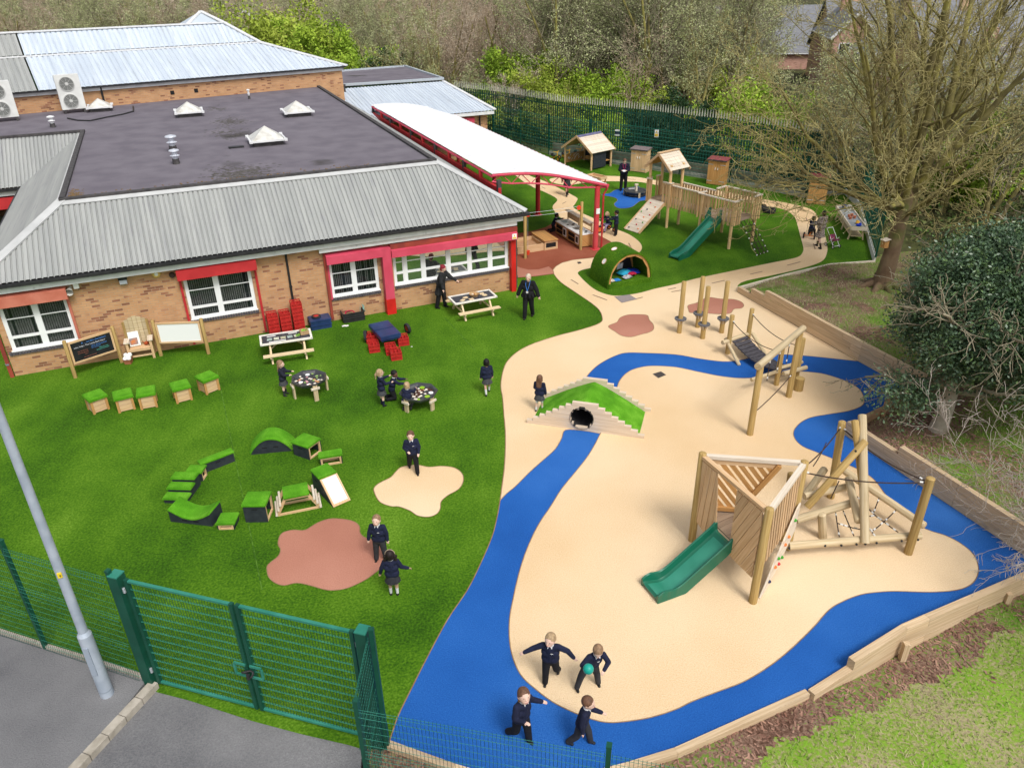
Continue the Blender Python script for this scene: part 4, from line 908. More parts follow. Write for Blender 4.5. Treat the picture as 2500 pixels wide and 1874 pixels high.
# back fences of the playground
bf = [uvw(18.9, 52.0, 0), G(1205, 345), G(1340, 377), G(1545, 407), G(1781, 446), G(1966, 483), G(2062, 474)]
mesh_fence('long dark green mesh fence along the back of the playground', bf[1:], 2.3, 2.6, 2.4, vs_=.085, hr=.2)
mesh_fence('green mesh fence standing on white gravel boards along the right side', [fence_r[2], fence_r[1], fence_r[0]], 2.0, 2.7, 2.2, vs_=.11, z0=.28, hr=.28)
mb = MB(); root = thing('gravel_board', 'white concrete gravel boards under the right hand fence', 'gravel board', fence_r[1])
for a, b in zip(fence_r, fence_r[1:]): mb.bar(P2(a, .14), P2(b, .14), .06, .28)
mb.build('board', mat('white_concrete', (.62, .61, .57), (.72, .71, .68), 4, .85), root)
mb = MB(); root = thing('gravel_board', 'grey concrete boards at the foot of the back fence', 'gravel board', fence_b[2])
for a, b in zip(fence_b[:4], fence_b[1:5]): mb.bar(P2(a, .1), P2(b, .1), .06, .24)
mb.build('board', conc, root); 
mb = MB()
for a, b in zip(fence_b[1:4], fence_b[2:5]): nn = (b-a).normalized().cross(Vector((0, 0, 1)))*.45; mb.bar(P2(a, .3)+nn, P2(b, .3)+nn, .1, .65)
mb.build('boundary_wall', mat('mossy_concrete', (.17, .17, .12), (.27, .26, .2), 2, .9, .4), label='low mossy concrete wall just behind the back fence', cat='wall')
# palisade behind, pales with pointed tips; light on the tips is put into their colour
pal = [G(1098, 322), G(1205, 339), G(1340, 371), G(1546, 399), G(1782, 438), G(1968, 474), G(2075, 462)]
t = thing('palisade_fence', 'dark palisade fence with pointed tips coloured as lit behind the mesh fence', 'fence', pal[3])
m1 = MB(); m2 = MB(); m3 = MB(); PH = 2.95
for a, b in zip(pal, pal[1:]):
    d = (b-a); L = d.length; d.normalize(); nn = Vector((-d.y, d.x, 0)); off = Vector((.3*nn.x*0+.0, 0, 0)); s_ = 1 if nn.dot(Vector((-a.x, -a.y, 0))) < 0 else -1
    x = 0; o = nn*s_*.7
    while x < L:
        p = a+d*x+o; m1.obox(p+Vector((0, 0, PH/2)), (d, nn, (0, 0, 1)), (.035, .006, PH/2))
        q = p+Vector((0, 0, PH)); m2.prism([q-d*.03, q-d*.032+Vector((0, 0, .16)), q+Vector((0, 0, .42)), q+d*.032+Vector((0, 0, .16)), q+d*.03], nn*.014); x += .165
    for z in (.4, PH-.25): m3.bar(a+o+nn*.03+Vector((0, 0, z)), b+o+nn*.03+Vector((0, 0, z)), .04, .05)
m1.build('pales', pal_m, t).__setitem__('kind', 'stuff'); m2.build('pale_tips', mat('pale_tip', (.46, .47, .38), (.66, .66, .56), 2, .7), t).__setitem__('kind', 'stuff'); m3.build('rail', pal_m, t)
# signs on the back fence
def fsign(x, y, z, w_, h_, c, label, low=None):
    p = G(x, y, z); t = thing('fence_sign', label, 'sign', p, R(-22)); M = frame(t); mb = MB(M); mb.box(-w_/2, -.02, -h_/2, w_/2, 0, h_/2); mb.build('plate', c, t)
    mb = MB(M)
    if low: mb.box(-w_*.42, -.026, -h_*.42, w_*.42, -.021, -h_*.02); mb.prism([(-w_*.22, -.021, h_*.08), (w_*.22, -.021, h_*.08), (0, -.021, h_*.38)], (0, -.004, 0)); mb.build('symbol', mat('sign_yellow', (.8, .5, .05)), t)
    else: mb.box(-w_*.45, -.026, h_*.25, w_*.45, -.021, h_*.48); mb.box(-w_*.45, -.026, -h_*.48, w_*.45, -.021, -h_*.25); mb.build('stripes', white_g, t)
fsign(1603, 326, 1.75, .24, .42, white_g, 'white and yellow warning sign on the back fence', True); fsign(1507, 324, 1.75, .3, .36, mat('navy_sign', (.01, .015, .05)), 'small navy and white sign on the back fence by the shelter')
# ================================================================ lamp post
lp = P2(G(266, 1703), 0.1); t = thing('lamp_post', 'tall galvanised steel lamp post on the pavement by the mesh fence', 'lamp post', lp); M = frame(t)
mb = MB(M); mb.cyl((0, 0, 0), (0, 0, 1.35), .105, .105, 18); mb.cyl((0, 0, 1.35), (0, 0, 1.42), .105, .07, 18, cap=False); mb.cyl((0, 0, 1.42), (0, 0, 8.0), .072, .05, 16); mb.build('column', mat('lamp_steel', (.36, .42, .50), (.48, .54, .62), 4, .5, metal=.25), t, smooth=40)
mb = MB(M); mb.cyl((0, 0, .12), (0, 0, .15), .1065, n=18, cap=False); mb.build('band', mat('lamp_door', (.30, .35, .42), rough=.5), t); mb = MB(M); mb.obox((0, -.1, .85), ((1, 0, 0), (0, 1, 0), (0, 0, 1)), (.045, .012, .3)); mb.build('door', mat('lamp_door', (.30, .35, .42), rough=.5), t)
mb = MB(M); mb.tube([(0, 0, 7.9), (0, .2, 8.15), (0, .8, 8.3)], .035, 8); mb.box(-.12, .7, 8.22, .12, 1.3, 8.34); mb.build('lantern', steel, t)
mb = MB(M); mb.obox((.03, -.07, 2.62), ((1, .4, 0), (-.4, 1, 0), (0, 0, 1)), (.03, .008, .045)); mb.build('number_plate', mat('label_yellow', (.8, .6, .03)), t)
def text(s, size, M, m, parent, name='lettering', off=.002, align='CENTER'):
    c = bpy.data.curves.new(name, 'FONT'); c.body = s; c.size = size; c.align_x = align; c.align_y = 'CENTER'; c.extrude = .001; c.resolution_u = 2
    o = bpy.data.objects.new(name, c); scn.collection.objects.link(o); dg = bpy.context.evaluated_depsgraph_get(); me = bpy.data.meshes.new_from_object(o.evaluated_get(dg)); bpy.data.objects.remove(o)
    me.name = name; me.transform(WM[parent.name].inverted() @ M @ Matrix.Translation((0, 0, off))); me.materials.clear(); me.materials.append(m); return link(me, name, parent)
text('9', .06, M @ Matrix.Translation((.045, -.085, 2.62)) @ Matrix.Rotation(R(22), 4, 'Z') @ Matrix.Rotation(R(90), 4, 'X'), black_p, t)
# ================================================================ climbing tower with slide and logs
r_ = lambda x, y, z=0: G(1560+x*.3345, 980+y*.3345, z)
UP = Vector((0, 0, 1))
def seg(name, a, b, r, m, parent, n=14, dome=.02):
    mb = MB(); mb.cyl(a, b, r, r*.97, n, dome=dome); return mb.build(name, m, parent, smooth=50)
t = thing('climbing_tower', 'triangular timber climbing tower with green slide and leaning log frame', 'climbing frame', Vector((5.2, 11.9, 0)))
p1, p2, p3 = Vector((3.66, 12.35, 0)), Vector((4.42, 10.59, 0)), Vector((5.53, 12.05, 0)); CH = 2.1; DK = .80
for p, h in ((p1, 2.16), (p2, 2.18), (p3, 2.14)): seg('post', p, p+UP*h, .078, log_m, t)
seg('post', p3+Vector((-.02, .28, 0)), p3+Vector((-.06, .34, 1.62)), .075, log_m, t)
for a, b, w_ in ((p1, p3, .1), (p3, p2, .1), (p2, p1, .1)):
    mb = MB(); mb.bar(a+UP*CH, b+UP*CH, w_, .07); mb.build('top_beam', board_w if a is not p2 else board, t)
mb = MB(); mb.bar(lerp(p1, p3, .03)+UP*(CH-.1), lerp(p1, p3, .78)+UP*(CH-.1), .05, .1); mb.build('top_beam', board, t)
cen = (p1+p2+p3)/3
def plane(a, b, out=0.0):
    d = (b-a); n = d.cross(UP).normalized(); n = n if n.dot(a-cen) > 0 else -n
    return lambda s, z: a+d*s+n*out+UP*z
def clip_boards(mb, F, poly, ang, wb, gap, thick, nrm):
    """boards running at angle ang clipped to polygon (s metres, z) in plane F"""
    ca, sa = math.cos(ang), math.sin(ang)
    rot = [(x*ca+y*sa, -x*sa+y*ca) for x, y in poly]; y0 = min(p[1] for p in rot); y1 = max(p[1] for p in rot); y = y0
    while y < y1-.005:
        ya, yb = y, min(y+wb, y1)
        def xr(yy):
            xs = []
            for i in range(len(rot)):
                (xa, a_), (xb, b_) = rot[i-1], rot[i]
                if (a_-yy)*(b_-yy) <= 0 and abs(a_-b_) > 1e-9: xs.append(xa+(xb-xa)*(yy-a_)/(b_-a_))
            return (min(xs), max(xs)) if len(xs) >= 2 else None
        A_, B_ = xr(ya+1e-4), xr(yb-1e-4)
        if A_ and B_:
            q = [(A_[0], ya), (A_[1], ya), (B_[1], yb), (B_[0], yb)]
            pts = [F(x*ca-yy*sa, x*sa+yy*ca) for x, yy in q]; mb.prism(pts, nrm*thick)
        y += wb+gap
def panel(name, a, b, poly, ang, wb, gap, out, m, th=.025):
    d = (b-a); L = d.length; n = d.cross(UP).normalized(); n = n if n.dot(a-cen) > 0 else -n
    F_ = lambda s, z: a+d*(s/L)+n*out+UP*z
    mb = MB(); clip_boards(mb, F_, [(s*L, z) for s, z in poly], ang, wb, gap, th, n); return mb.build(name, m, t)
panel('wall_panel', p1, p2, [(.04, 2.04), (.04, .62), (.22, .5), (.37, .62), (.37, .85), (.29, 2.04)], R(86), .135, .014, .02, board)
panel('wall_panel', p1, p2, [(.58, 2.04), (.60, .55), (.95, .55), (.96, 2.04)], R(66), .145, .014, .02, board)
panel('slatted_panel', p1, p3, [(.05, 2.0), (.05, .95), (.42, .95), (.74, 2.0)], R(-52), .085, .05, -.02, board_o)
panel('slatted_panel', p2, p3, [(.06, 2.04), (.06, .75), (.95, .75), (.95, 2.04)], R(101), .08, .06, -.01, board)
L13 = (p3-p1).length
mb = MB(); F13 = plane(p1, p3, -.05); mb.bar(F13(.41, .84), F13(.76, 2.03), .05, .1, up=(p3-p1).normalized()); mb.bar(F13(.02, .92), F13(.44, .92), .05, .09); each(mb, 'panel_frame', board_o, t)
mb = MB(); s1 = (p2-p1).normalized(); 
clip_boards(mb, lambda x, y: Vector((x, y, DK)), [(p1.x+.06, p1.y-.02), (p2.x, p2.y+.08), (p3.x-.08, p3.y)], R(30), .12, .008, .03, UP); mb.build('deck', deck, t)
cp = [F_ for F_ in (plane(p2, p3, .06),)][0]; cen2 = cen
mb = MB(); mb.prism([cp(.08, .04), cp(.30, .02), cp(.97, .55), cp(.99, 1.22), cp(.90, 1.18)], (cp(0, 0)-p2).normalized()*.03); wall = mb.build('climbing_wall', board_w, t)
for i, (s, z, c) in enumerate(((.86, .95, 'g'), (.72, .72, 'o'), (.60, .36, 'g'), (.64, .62, 'o'), (.52, .30, 'r'), (.40, .38, 'o'), (.28, .18, 'k'), (.47, .5, 'g'))):
    mb = MB(); mb.ball(cp(s, z)+(cp(0, 0)-p2).normalized()*.04, .038, 8, sq=(1, 1, .8)); mb.build('hold', mat('hold_'+{'g': 'green', 'o': 'orange', 'r': 'red', 'k': 'navy'}[c], {'g': (.05, .3, .03), 'o': (.75, .2, .05), 'r': (.55, .03, .04), 'k': (.02, .03, .08)}[c]), wall)
def slide(M, L, H, W_, parent, m=slide_m, edge=.17, ears=True, flat=.35):
    """slide in frame M: starts at (0,0,H), runs along +X to (L,0,~0)"""
    N = 26; pf = []
    for i in range(N+1):
        s = i/N; x = s*L
        top = min(1, x/.25); e = max(0, (x-(L-flat-.45))/(flat+.45))
        z = H*(1-(x-.1)/(L-flat-.1)) if x > .1 else H
        z = max(z, 0); k = 1/(1+math.exp(-9*(s-.83))); z = lerp(H-(x/(L-.55))*(H-.1), .13, 1/(1+math.exp(-16*(s-.80)))) if x < L else .1
        if s < .06: z = H-.02
        pf.append((x, z))
    cs = []
    w2 = W_/2
    mb = MB(M); vs = []; fs = []
    def sec(x, z, s):
        eh = edge*(1 if s < .9 else lerp(1, .45, (s-.9)/.1))
        return [(x, -w2-.035, z-.14), (x, -w2-.035, z+eh), (x, -w2-.02, z+eh+.018), (x, -w2+.01, z+eh), (x, -w2+.03, z+.03), (x, -w2+.08, z), (x, w2-.08, z), (x, w2-.03, z+.03), (x, w2-.01, z+eh), (x, w2+.02, z+eh+.018), (x, w2+.035, z+eh), (x, w2+.035, z-.14), (x, w2, z-.14), (x, w2-.02, z-.03), (x, -w2+.02, z-.03), (x, -w2, z-.14)]
    for i, (x, z) in enumerate(pf): vs += sec(x, z, i/N)
    n = 16
    mi = []
    for i in range(N):
        for j in range(n): fs.append((i*n+j, i*n+(j+1) % n, (i+1)*n+(j+1) % n, (i+1)*n+j))
    fs.append(tuple(range(n))); fs.append(tuple(range(N*n, N*n+n))[::-1])
    mb.prim(vs, fs); a = mb.build('slide_chute', m, parent, smooth=40)
    mb = MB(M); vs = []; 
    for x, z in pf: vs += [(x, -w2+.085, z+.003), (x, w2-.085, z+.003)]
    mb.prim(vs, [(2*i, 2*i+1, 2*i+3, 2*i+2) for i in range(2, N-1)]); mb.build('slide_bed', slide_l, parent, smooth=60)
    if ears:
        for y in (-w2-.05, w2+.02): mb = MB(M); mb.prism([(-.02, y, H-.12), (.32, y, H-.18), (.36, y, H+.08), (.12, y, H+.42), (-.02, y, H+.42)], (0, .03, 0)); mb.build('slide_side', m, parent)
st = lerp(p1, p2, .485)+UP*0; dirn = (G(1590, 1449)-st); L_ = dirn.length; ang = math.atan2(dirn.y, dirn.x)
slide(Matrix.Translation(st) @ Matrix.Rotation(ang, 4, 'Z') @ Matrix.Translation((.0, 0, 0)), L_+.05, DK+.02, .50, t, ears=False)
LG = [((1397, 700, 0), (1485, 150, 1.95), .083, log_m), ((1650, 1035, .36), (1630, 100, 2.25), .088, log_p), ((1228, 768, .5), (1652, 290, 1.95), .078, log_m), ((1635, 640, .9), (1575, 140, 2.2), .075, log_m),
      ((1092, 1052, .34), (2052, 975, .34), .082, log_p), ((1438, 462, .52), (2082, 903, .42), .08, log_p), ((1142, 863, .56), (1545, 742, .6), .085, log_p), ((1205, 690, .62), (1562, 612, .66), .08, log_p),
      ((1530, 562, .85), (1602, 872, .62), .08, log_p), ((1215, 685, .5), (1352, 495, .62), .085, log_p), ((1962, 1108, 0), (2130, 560, 1.83), .085, log_m), ((1342, 990, 0.02), (1335, 822, .62), .085, log_p)]
for (a, b, r, m_) in LG: seg('log', r_(*a), r_(*b), r, m_, t)
mb = MB()
def sag(a, b, s, n=10): return [lerp(a, b, i/n)-UP*s*4*(i/n)*(1-i/n) for i in range(n+1)]
def rope(mb, a, b, s=.0, r=.011, c=None, n=10):
    mb.tube(sag(a, b, s, n), r, 5)
    if c is not None:
        for q, w_ in ((a, b), (b, a)): d = (w_-q).normalized(); c.cyl(q+d*.06, q+d*.12, .018, n=6)
cm = MB(); cap_ = r_(2130, 560, 1.83); tp = r_(1485, 150, 1.95)
rope(mb, p3+UP*1.9, r_(2095, 590, 1.72), .10, .014, cm, 14); rope(mb, tp-UP*.12, r_(2090, 578, 1.74), .12, .014, cm, 14); rope(mb, tp-UP*.1, p3+UP*2.02, .12, .013, cm)
rope(mb, r_(1460, 580, 1.8), r_(1400, 706, 1.38), 0, .011); rope(mb, r_(1368, 300, 1.85), r_(1272, 470, 1.75), .05, .011)
for a, b in (((1435, 805), (1462, 985)), ((1490, 795), (1568, 978)), ((1446, 885), (1545, 915)), ((1545, 915), (1615, 930)), ((1590, 690), (1725, 830)), ((1725, 830), (1788, 875)), ((1788, 875), (1892, 952)), ((1752, 705), (1712, 810)), ((1875, 792), (1788, 875)), ((1788, 875), (1700, 945)), ((1680, 835), (1725, 830)), ((1700, 945), (1680, 925)), ((1700, 945), (1714, 968))):
    rope(mb, r_(*a, .44), r_(*b, .42), .01, .012, cm, 5)
mb.build('rope', rope_m, t); cm.build('rope_connector', conn, t).__setitem__('kind', 'stuff')
mb = MB()
for x, y, z in ((1100, 1055, .34), (1362, 1036, .34), (1481, 1034, .34), (1592, 1026, .34), (1656, 1024, .36), (1738, 1016, .34), (1922, 1002, .34), (2040, 993, .34), (1585, 348, 1.85), (1998, 912, .45), (880, 1238, .6)):
    q = r_(x, y, z); d = (Vector((0, 0, HC))-q).normalized()*.07; d.z = 0; mb.ball(q+d*1.2, .026, 7)
mb.build('bolt_cap', black_p, t).__setitem__('kind', 'stuff')
# ================================================================ rope bridge and log frame
b_ = lambda x, y, z=0: G(1640+x*.2413, 660+y*.2413, z)
t = thing('rope_bridge', 'low timber clatter bridge of dark planks under a tall log beam', 'rope bridge', Vector((7.3, 19.8, 0)))
a1, a2 = Vector((6.56, 20.92, 0)), G(1823, 846); c1, c2 = Vector((7.42, 18.9, 0)), Vector((8.07, 19.2, 0))
for p, h in ((a1, 1.26), (a2, 1.26), (c1, 1.2), (c2, 1.29)): seg('post', p, p+UP*h, .072, log_m, t)
for a, b in (((Vector((0, 0, 0)), 0),) if 0 else ()): pass
ad = (a2-a1).normalized(); cdv = (c2-c1).normalized()
seg('cross_log', a1-ad*.28+UP*.44, a2+ad*.12+UP*.44, .065, log_p, t); seg('cross_log', c1-cdv*.95+UP*.40, c1+cdv*.0+UP*.44-cdv*.05, .055, log_p, t); seg('cross_log', c1+cdv*.08+UP*.42-Vector((-.03, .14, 0)), c2+cdv*.2+UP*.42-Vector((-.03, .14, 0)), .065, log_p, t); seg('cross_log', c1+cdv*.1+UP*.42+Vector((-.05, .16, 0)), c2+cdv*.28+UP*.42+Vector((-.05, .16, 0)), .055, log_p, t)
seg('brace', b_(545, 690, .44), b_(682, 955, .03), .055, log_p, t); seg('brace', b_(815, 635, .44), b_(955, 860, .03), .055, log_p, t)
n = 14
for i in range(n):
    s = (i+.5)/n; z = .43-.22*4*s*(1-s); q0, q1 = lerp(a1, c1, s)+ad*.1, lerp(a2, c2, s)-ad*.1
    s2 = s+.02; nx_ = lerp(a1, c1, s2)-lerp(a1, c1, s); dz_ = (-.22*4*(s2*(1-s2)-s*(1-s)))
    up = Vector((-nx_.normalized().x*dz_/nx_.length, -nx_.normalized().y*dz_/nx_.length, 1)); mb = MB(); mb.bar(q0+UP*z, q1+UP*z, .135, .035, up=up); mb.build('plank', mat('dark_plank', (.045, .042, .05), (.075, .07, .08), 12, .8, island=.2), t)
mb = MB(); cm = MB()
rope(mb, a1+UP*1.1, c1+UP*1.05, .2, .012, cm); rope(mb, a2+UP*1.12, c2+UP*1.05, .2, .012, cm)
for o in (.2, .8): mb.tube([lerp(lerp(a1, c1, i/10), lerp(a2, c2, i/10), o)+UP*(.40-.22*4*(i/10)*(1-i/10)) for i in range(11)], .012, 5)
bl_, br_ = Vector((5.97, 16.35, 0)), Vector((7.55, 18.22, 0)); bd = (br_-bl_).normalized()
seg('post', bl_, bl_+UP*1.95, .082, log_m, t); seg('post', br_, br_+UP*1.95, .082, log_m, t); seg('top_log', bl_-bd*.18+UP*2.0, br_+bd*.18+UP*2.0, .09, log_p, t)
for (x0, y0, x1, y1) in ((1215, 700, 1185, 850), (1115, 790, 1085, 940), (1010, 895, 988, 1035)):
    f_ = (1330-x0)/(1330-910.); q = lerp(br_, bl_, f_)+UP*1.92; rope(mb, q, q-UP*.62+bd*.0, 0, .012, cm, 3)
rope(mb, br_+UP*.72-bd*.08, bl_+UP*.62+bd*.08, .06, .013, cm)
mb.build('rope', rope_m, t); cm.build('rope_connector', conn, t).__setitem__('kind', 'stuff')
p = G(1948, 952); t2 = thing('log_stump', 'short upright log stump beside the end of the rope bridge', 'stump', p); seg('log', p, p+UP*.38, .13, log_m, t2)
# stepping poles
t0 = thing('stepping_pole', 'round timber pole with dark foot disc, leftmost of the four', 'stepping pole', Vector((5.4, 22.46, 0)), 0, 'stepping poles with foot discs'); M = frame(t0)
mb = MB(M); mb.cyl((0, 0, 0), (0, 0, 1.74), .078, .074, 14, dome=.02); mb.build('pole', log_m, t0, smooth=50)
mb = MB(M); mb.lathe((0, 0, 0), [(.075, .48), (.19, .48), (.19, .515), (.075, .515)], 20); mb.build('foot_disc', mat('disc_grey', (.09, .09, .10), (.14, .14, .15), 20, .7), t0)
mb = MB(M)
for k in range(6): a_ = k*math.pi/3; mb.prism([(.07*math.cos(a_), .07*math.sin(a_), .32), (.075*math.cos(a_), .075*math.sin(a_), .478), (.16*math.cos(a_), .16*math.sin(a_), .478)], (-.03*math.sin(a_), .03*math.cos(a_), 0))
mb.build('bracket', board_w, t0)
for x, y, l in ((6.08, 22.86, 'round timber stepping pole with dark disc, farthest back on the brown patch'), (6.05, 22.01, 'round timber stepping pole with dark disc, nearest to the camera'), (6.75, 22.42, 'round timber stepping pole with dark disc, rightmost of the four')): copy_thing(t0, (x, y, 0), random.uniform(0, 1), l)
# ================================================================ grass mound with tunnel
m_ = lambda x, y, z=0: G(1250+x*.1582, 880+y*.1582, z)
fa, fb = m_(225, 962), m_(2035, 1212); ba, bb = m_(430, 555), m_(2110, 775)
fd = (fb-fa).normalized(); FLn = (fb-fa).length; fn = Vector((-fd.y, fd.x, 0)); DEP = ((ba-fa).dot(fn)+(bb-fb).dot(fn))/2
t = thing('tunnel_mound', 'grass covered play mound with stepped timber ends over a black tunnel', 'play mound', (fa+fb)/2+fn*DEP/2)
mdb = wood('mound_board', (.68, .57, .45), (.58, .46, .34), (.52, .44, .36), .15); NST = 8; STH = .10; pipe_c = FLn*.475
for k_, (off, lab) in enumerate(((0, 1), (DEP, 0))):
    for i in range(NST):
        x0 = i*FLn*.056; x1 = FLn-i*FLn*.056
        a = fa+fd*x0+fn*(off+(0 if k_ == 0 else -.1)); b = fa+fd*x1+fn*(off+(0 if k_ == 0 else -.1)); mb = MB()
        z = i*STH+STH/2
        if k_ == 0 and .10 < z < .68:
            hw = math.sqrt(max(0, .30**2-(z-.36)**2))
            if hw > .03:
                for q0, q1 in ((x0, pipe_c-hw), (pipe_c+hw, x1)): mb.bar(fa+fd*q0+UP*z+fn*.05, fa+fd*q1+UP*z+fn*.05, .1, STH-.004)
                each(mb, 'end_sleeper', mdb, t); continue
        mb.bar(a+UP*z+fn*.05, b+UP*z+fn*.05, .1, STH-.004); mb.build('end_sleeper', mdb, t)
mb = MB()
def mfn(a, b):
    x = lerp(.10, FLn-.10, a); y = lerp(.11, DEP-.11, b); h = (1-abs(2*a-1)**1.15)*.74
    bul = .10*math.sin(math.pi*b)*(1-abs(2*a-1))
    return fa+fd*x+fn*y+UP*(h-.03+bul+.02)
mb.grid(mfn, 30, 14); mb.build('grass_cover', turf_top, t, smooth=60)
mb = MB()
for e in (0.10,):
    for s_ in (0, 1): pass
pc = fa+fd*pipe_c+UP*.36; mb = MB(); prof = []
vs = []; fs = []; n = 24; K = 40
for i in range(K+1):
    y = -.03+(DEP*.9)*i/K; r = .30+(.012 if i % 2 else 0)
    for j in range(n): a_ = 2*math.pi*j/n; vs.append(pc+fd*r*math.cos(a_)+UP*r*math.sin(a_)+fn*y)
for i in range(K):
    for j in range(n): fs.append((i*n+j, i*n+(j+1) % n, (i+1)*n+(j+1) % n, (i+1)*n+j))
mb.prim(vs, fs); mb.build('tunnel_pipe', black_p, t)
# ================================================================ grass arch hut
h_ = lambda x, y, z=0: G(1400+x*.113, 560+y*.113, z)
hl, hr_ = h_(700, 1275), h_(1660, 1100); hd = (hr_-hl).normalized(); hw = (hr_-hl).length; hn = Vector((-hd.y, hd.x, 0))
bl0 = h_(285, 1010); HD = max(1.35, (bl0-hl).length*.92); hd2 = (bl0-hl); 
HH = 1.26; hl, hr_ = hl-hn*.1, hr_-hn*.1; t = thing('grass_hut', 'rounded grass covered hut with round portholes sheltering cushions', 'play hut', (hl+hr_)/2+hn*HD/2, math.atan2(hd.y, hd.x)); M = frame(t)
X = hw/2; Yd = HD/2
def arch(a, r=1.0): return (-X*r*math.cos(a), HH*r*max(0.0, math.sin(a))**.85)
N = 26; holes = ((5, 4), (10, 4), (15, 9))
mb = MB(M); NB = 14; vs = []; fs = []
for i in range(N+1):
    a = math.pi*i/N
    for j in range(NB+1): x, z = arch(a); vs.append((x, -Yd+2*Yd*j/NB, max(z, 0)))
    
o = len(vs)
for i in range(N+1):
    a = math.pi*i/N
    for j in range(NB+1): x, z = arch(a, .945); vs.append((x, -Yd+2*Yd*j/NB, max(z, 0)))
w_ = NB+1
for i in range(N):
    for j in range(NB):
        fs.append((i*w_+j, i*w_+j+1, (i+1)*w_+j+1, (i+1)*w_+j)); fs.append((o+i*w_+j, o+(i+1)*w_+j, o+(i+1)*w_+j+1, o+i*w_+j+1))
for i in range(N):
    for j in (0, NB): fs.append((i*w_+j, (i+1)*w_+j, o+(i+1)*w_+j, o+i*w_+j))
mb.prim(vs, fs); mb.build('grass_shell', turf, t, smooth=50)
def porthole(a, y, r=.10):
    x, z = arch(a); x2, z2 = arch(a+.02); tn = Vector((x2-x, 0, z2-z)).normalized(); nn = Vector((tn.z, 0, -tn.x)); nn = nn if nn.z > 0 or nn.x*x > 0 else -nn
    c = Vector((x, y, z))+nn*.004; mb = MB(M); mb.cyl(c, c+nn*.008, r, n=18); mb.build('porthole', mat('porthole_acrylic', (.80, .82, .83), rough=.15), t); mb = MB(M)
    ring = [c+nn*.008+(tn*math.cos(q*math.pi/10)+Vector((0, 1, 0))*math.sin(q*math.pi/10))*r*1.05 for q in range(21)]; mb.tube(ring, .012, 5); mb.build('porthole_rim', board, t)
porthole(R(38), -Yd*.05); porthole(R(72), Yd*.1); porthole(R(118), Yd*.35)
mb = MB(M); pts = [arch(math.pi*i/7, .925) for i in range(8)]
for y_ in (-Yd+.07, Yd-.07):
    mb = MB(M)
    for (xa, za), (xb, zb) in zip(pts, pts[1:]): mb.bar((xa, y_, max(za, .02)), (xb, y_, max(zb, .02)), .11, .05, up=(0, 1, 0))
    mb.build('arch_frame', board_o, t)
mb = MB(M); mb.box(-X*.93, -Yd+.02, 0, X*.93, Yd-.02, .16); mb.build('grass_floor', turf, t)
mb = MB(M); mb.box(-X*.97, -Yd-.04, 0, X*.97, -Yd+.015, .17); mb.build('grass_step', turf, t)
mb = MB(M); mb.prism([(X*.28, Yd-.12, .17), (X*.88, Yd-.12, .17), (X*.74, Yd-.12, .62), (X*.30, Yd-.12, .85)], (0, .03, 0)); mb.build('back_panel', hdpe, t)
def cushion(name, lab, x, y, z, a, b, h, rz, m, cat='cushion'):
    p = M @ Vector((x, y, z)); q = thing(name, lab, cat, p, rz); mb = MB(frame(q)); n = 14
    def fn(u, v, s): 
        X_, Y_ = (2*u-1), (2*v-1); return (X_*a*(1-.08*Y_*Y_), Y_*b*(1-.08*X_*X_), h*.5+s*h*.5*(1-X_**4)*(1-Y_**4)+.015*math.sin(9*X_+4*Y_+x*30)*(1-X_*X_))
    mb.grid(lambda u, v: fn(u, v, 1), n, n); mb.grid(lambda u, v: fn(1-u, v, -1), n, n); return mb.build('cover', m, q, smooth=60)
HR = math.atan2(hd.y, hd.x)
cushion('cushion', 'turquoise scatter cushion heaped in the grass hut', .12, -.05, .17, .26, .2, .2, HR+.3, mat('turq', (.03, .40, .58), (.02, .28, .5), 6))
cushion('cushion', 'royal blue cushion at the right of the heap in the grass hut', .5, .02, .17, .3, .24, .14, HR-.35, mat('royal', (.01, .06, .55), (.01, .03, .35), 5))
cushion('cushion', 'crimson cushion lying on the front of the heap in the hut', .32, -.27, .22, .17, .11, .1, HR-.2, mat('crimson', (.5, .01, .06), (.3, .005, .03), 5))
cushion('cushion', 'small white patterned cushion at the front of the hut', .05, -.38, .17, .2, .13, .1, HR+.2, mat('white_patterned', (.6, .6, .62), (.15, .15, .17), 9))
cushion('blanket', 'bright blue folded blanket at the left edge of the hut', -.42, -.42, .17, .15, .12, .05, HR, mat('sky_blanket', (.03, .24, .62), (.02, .18, .5), 6), 'blanket')
cushion('cushion', 'small cream cushion at the left corner of the hut', -.64, -.43, .17, .11, .12, .08, HR, mat('cream_cloth', (.62, .58, .5), (.5, .45, .36), 8))
p = M @ Vector((.08, .22, .17)); q = thing('book', 'open white picture card standing on the cushions in the hut', 'book', p, HR+.1); mb = MB(frame(q)); mb.obox((0, 0, .27), ((1, 0, 0), (0, 1, .15), (0, -.15, 1)), (.13, .008, .12)); mb.build('card', mat('card_white', (.72, .76, .82), (.45, .5, .6), 14), q)
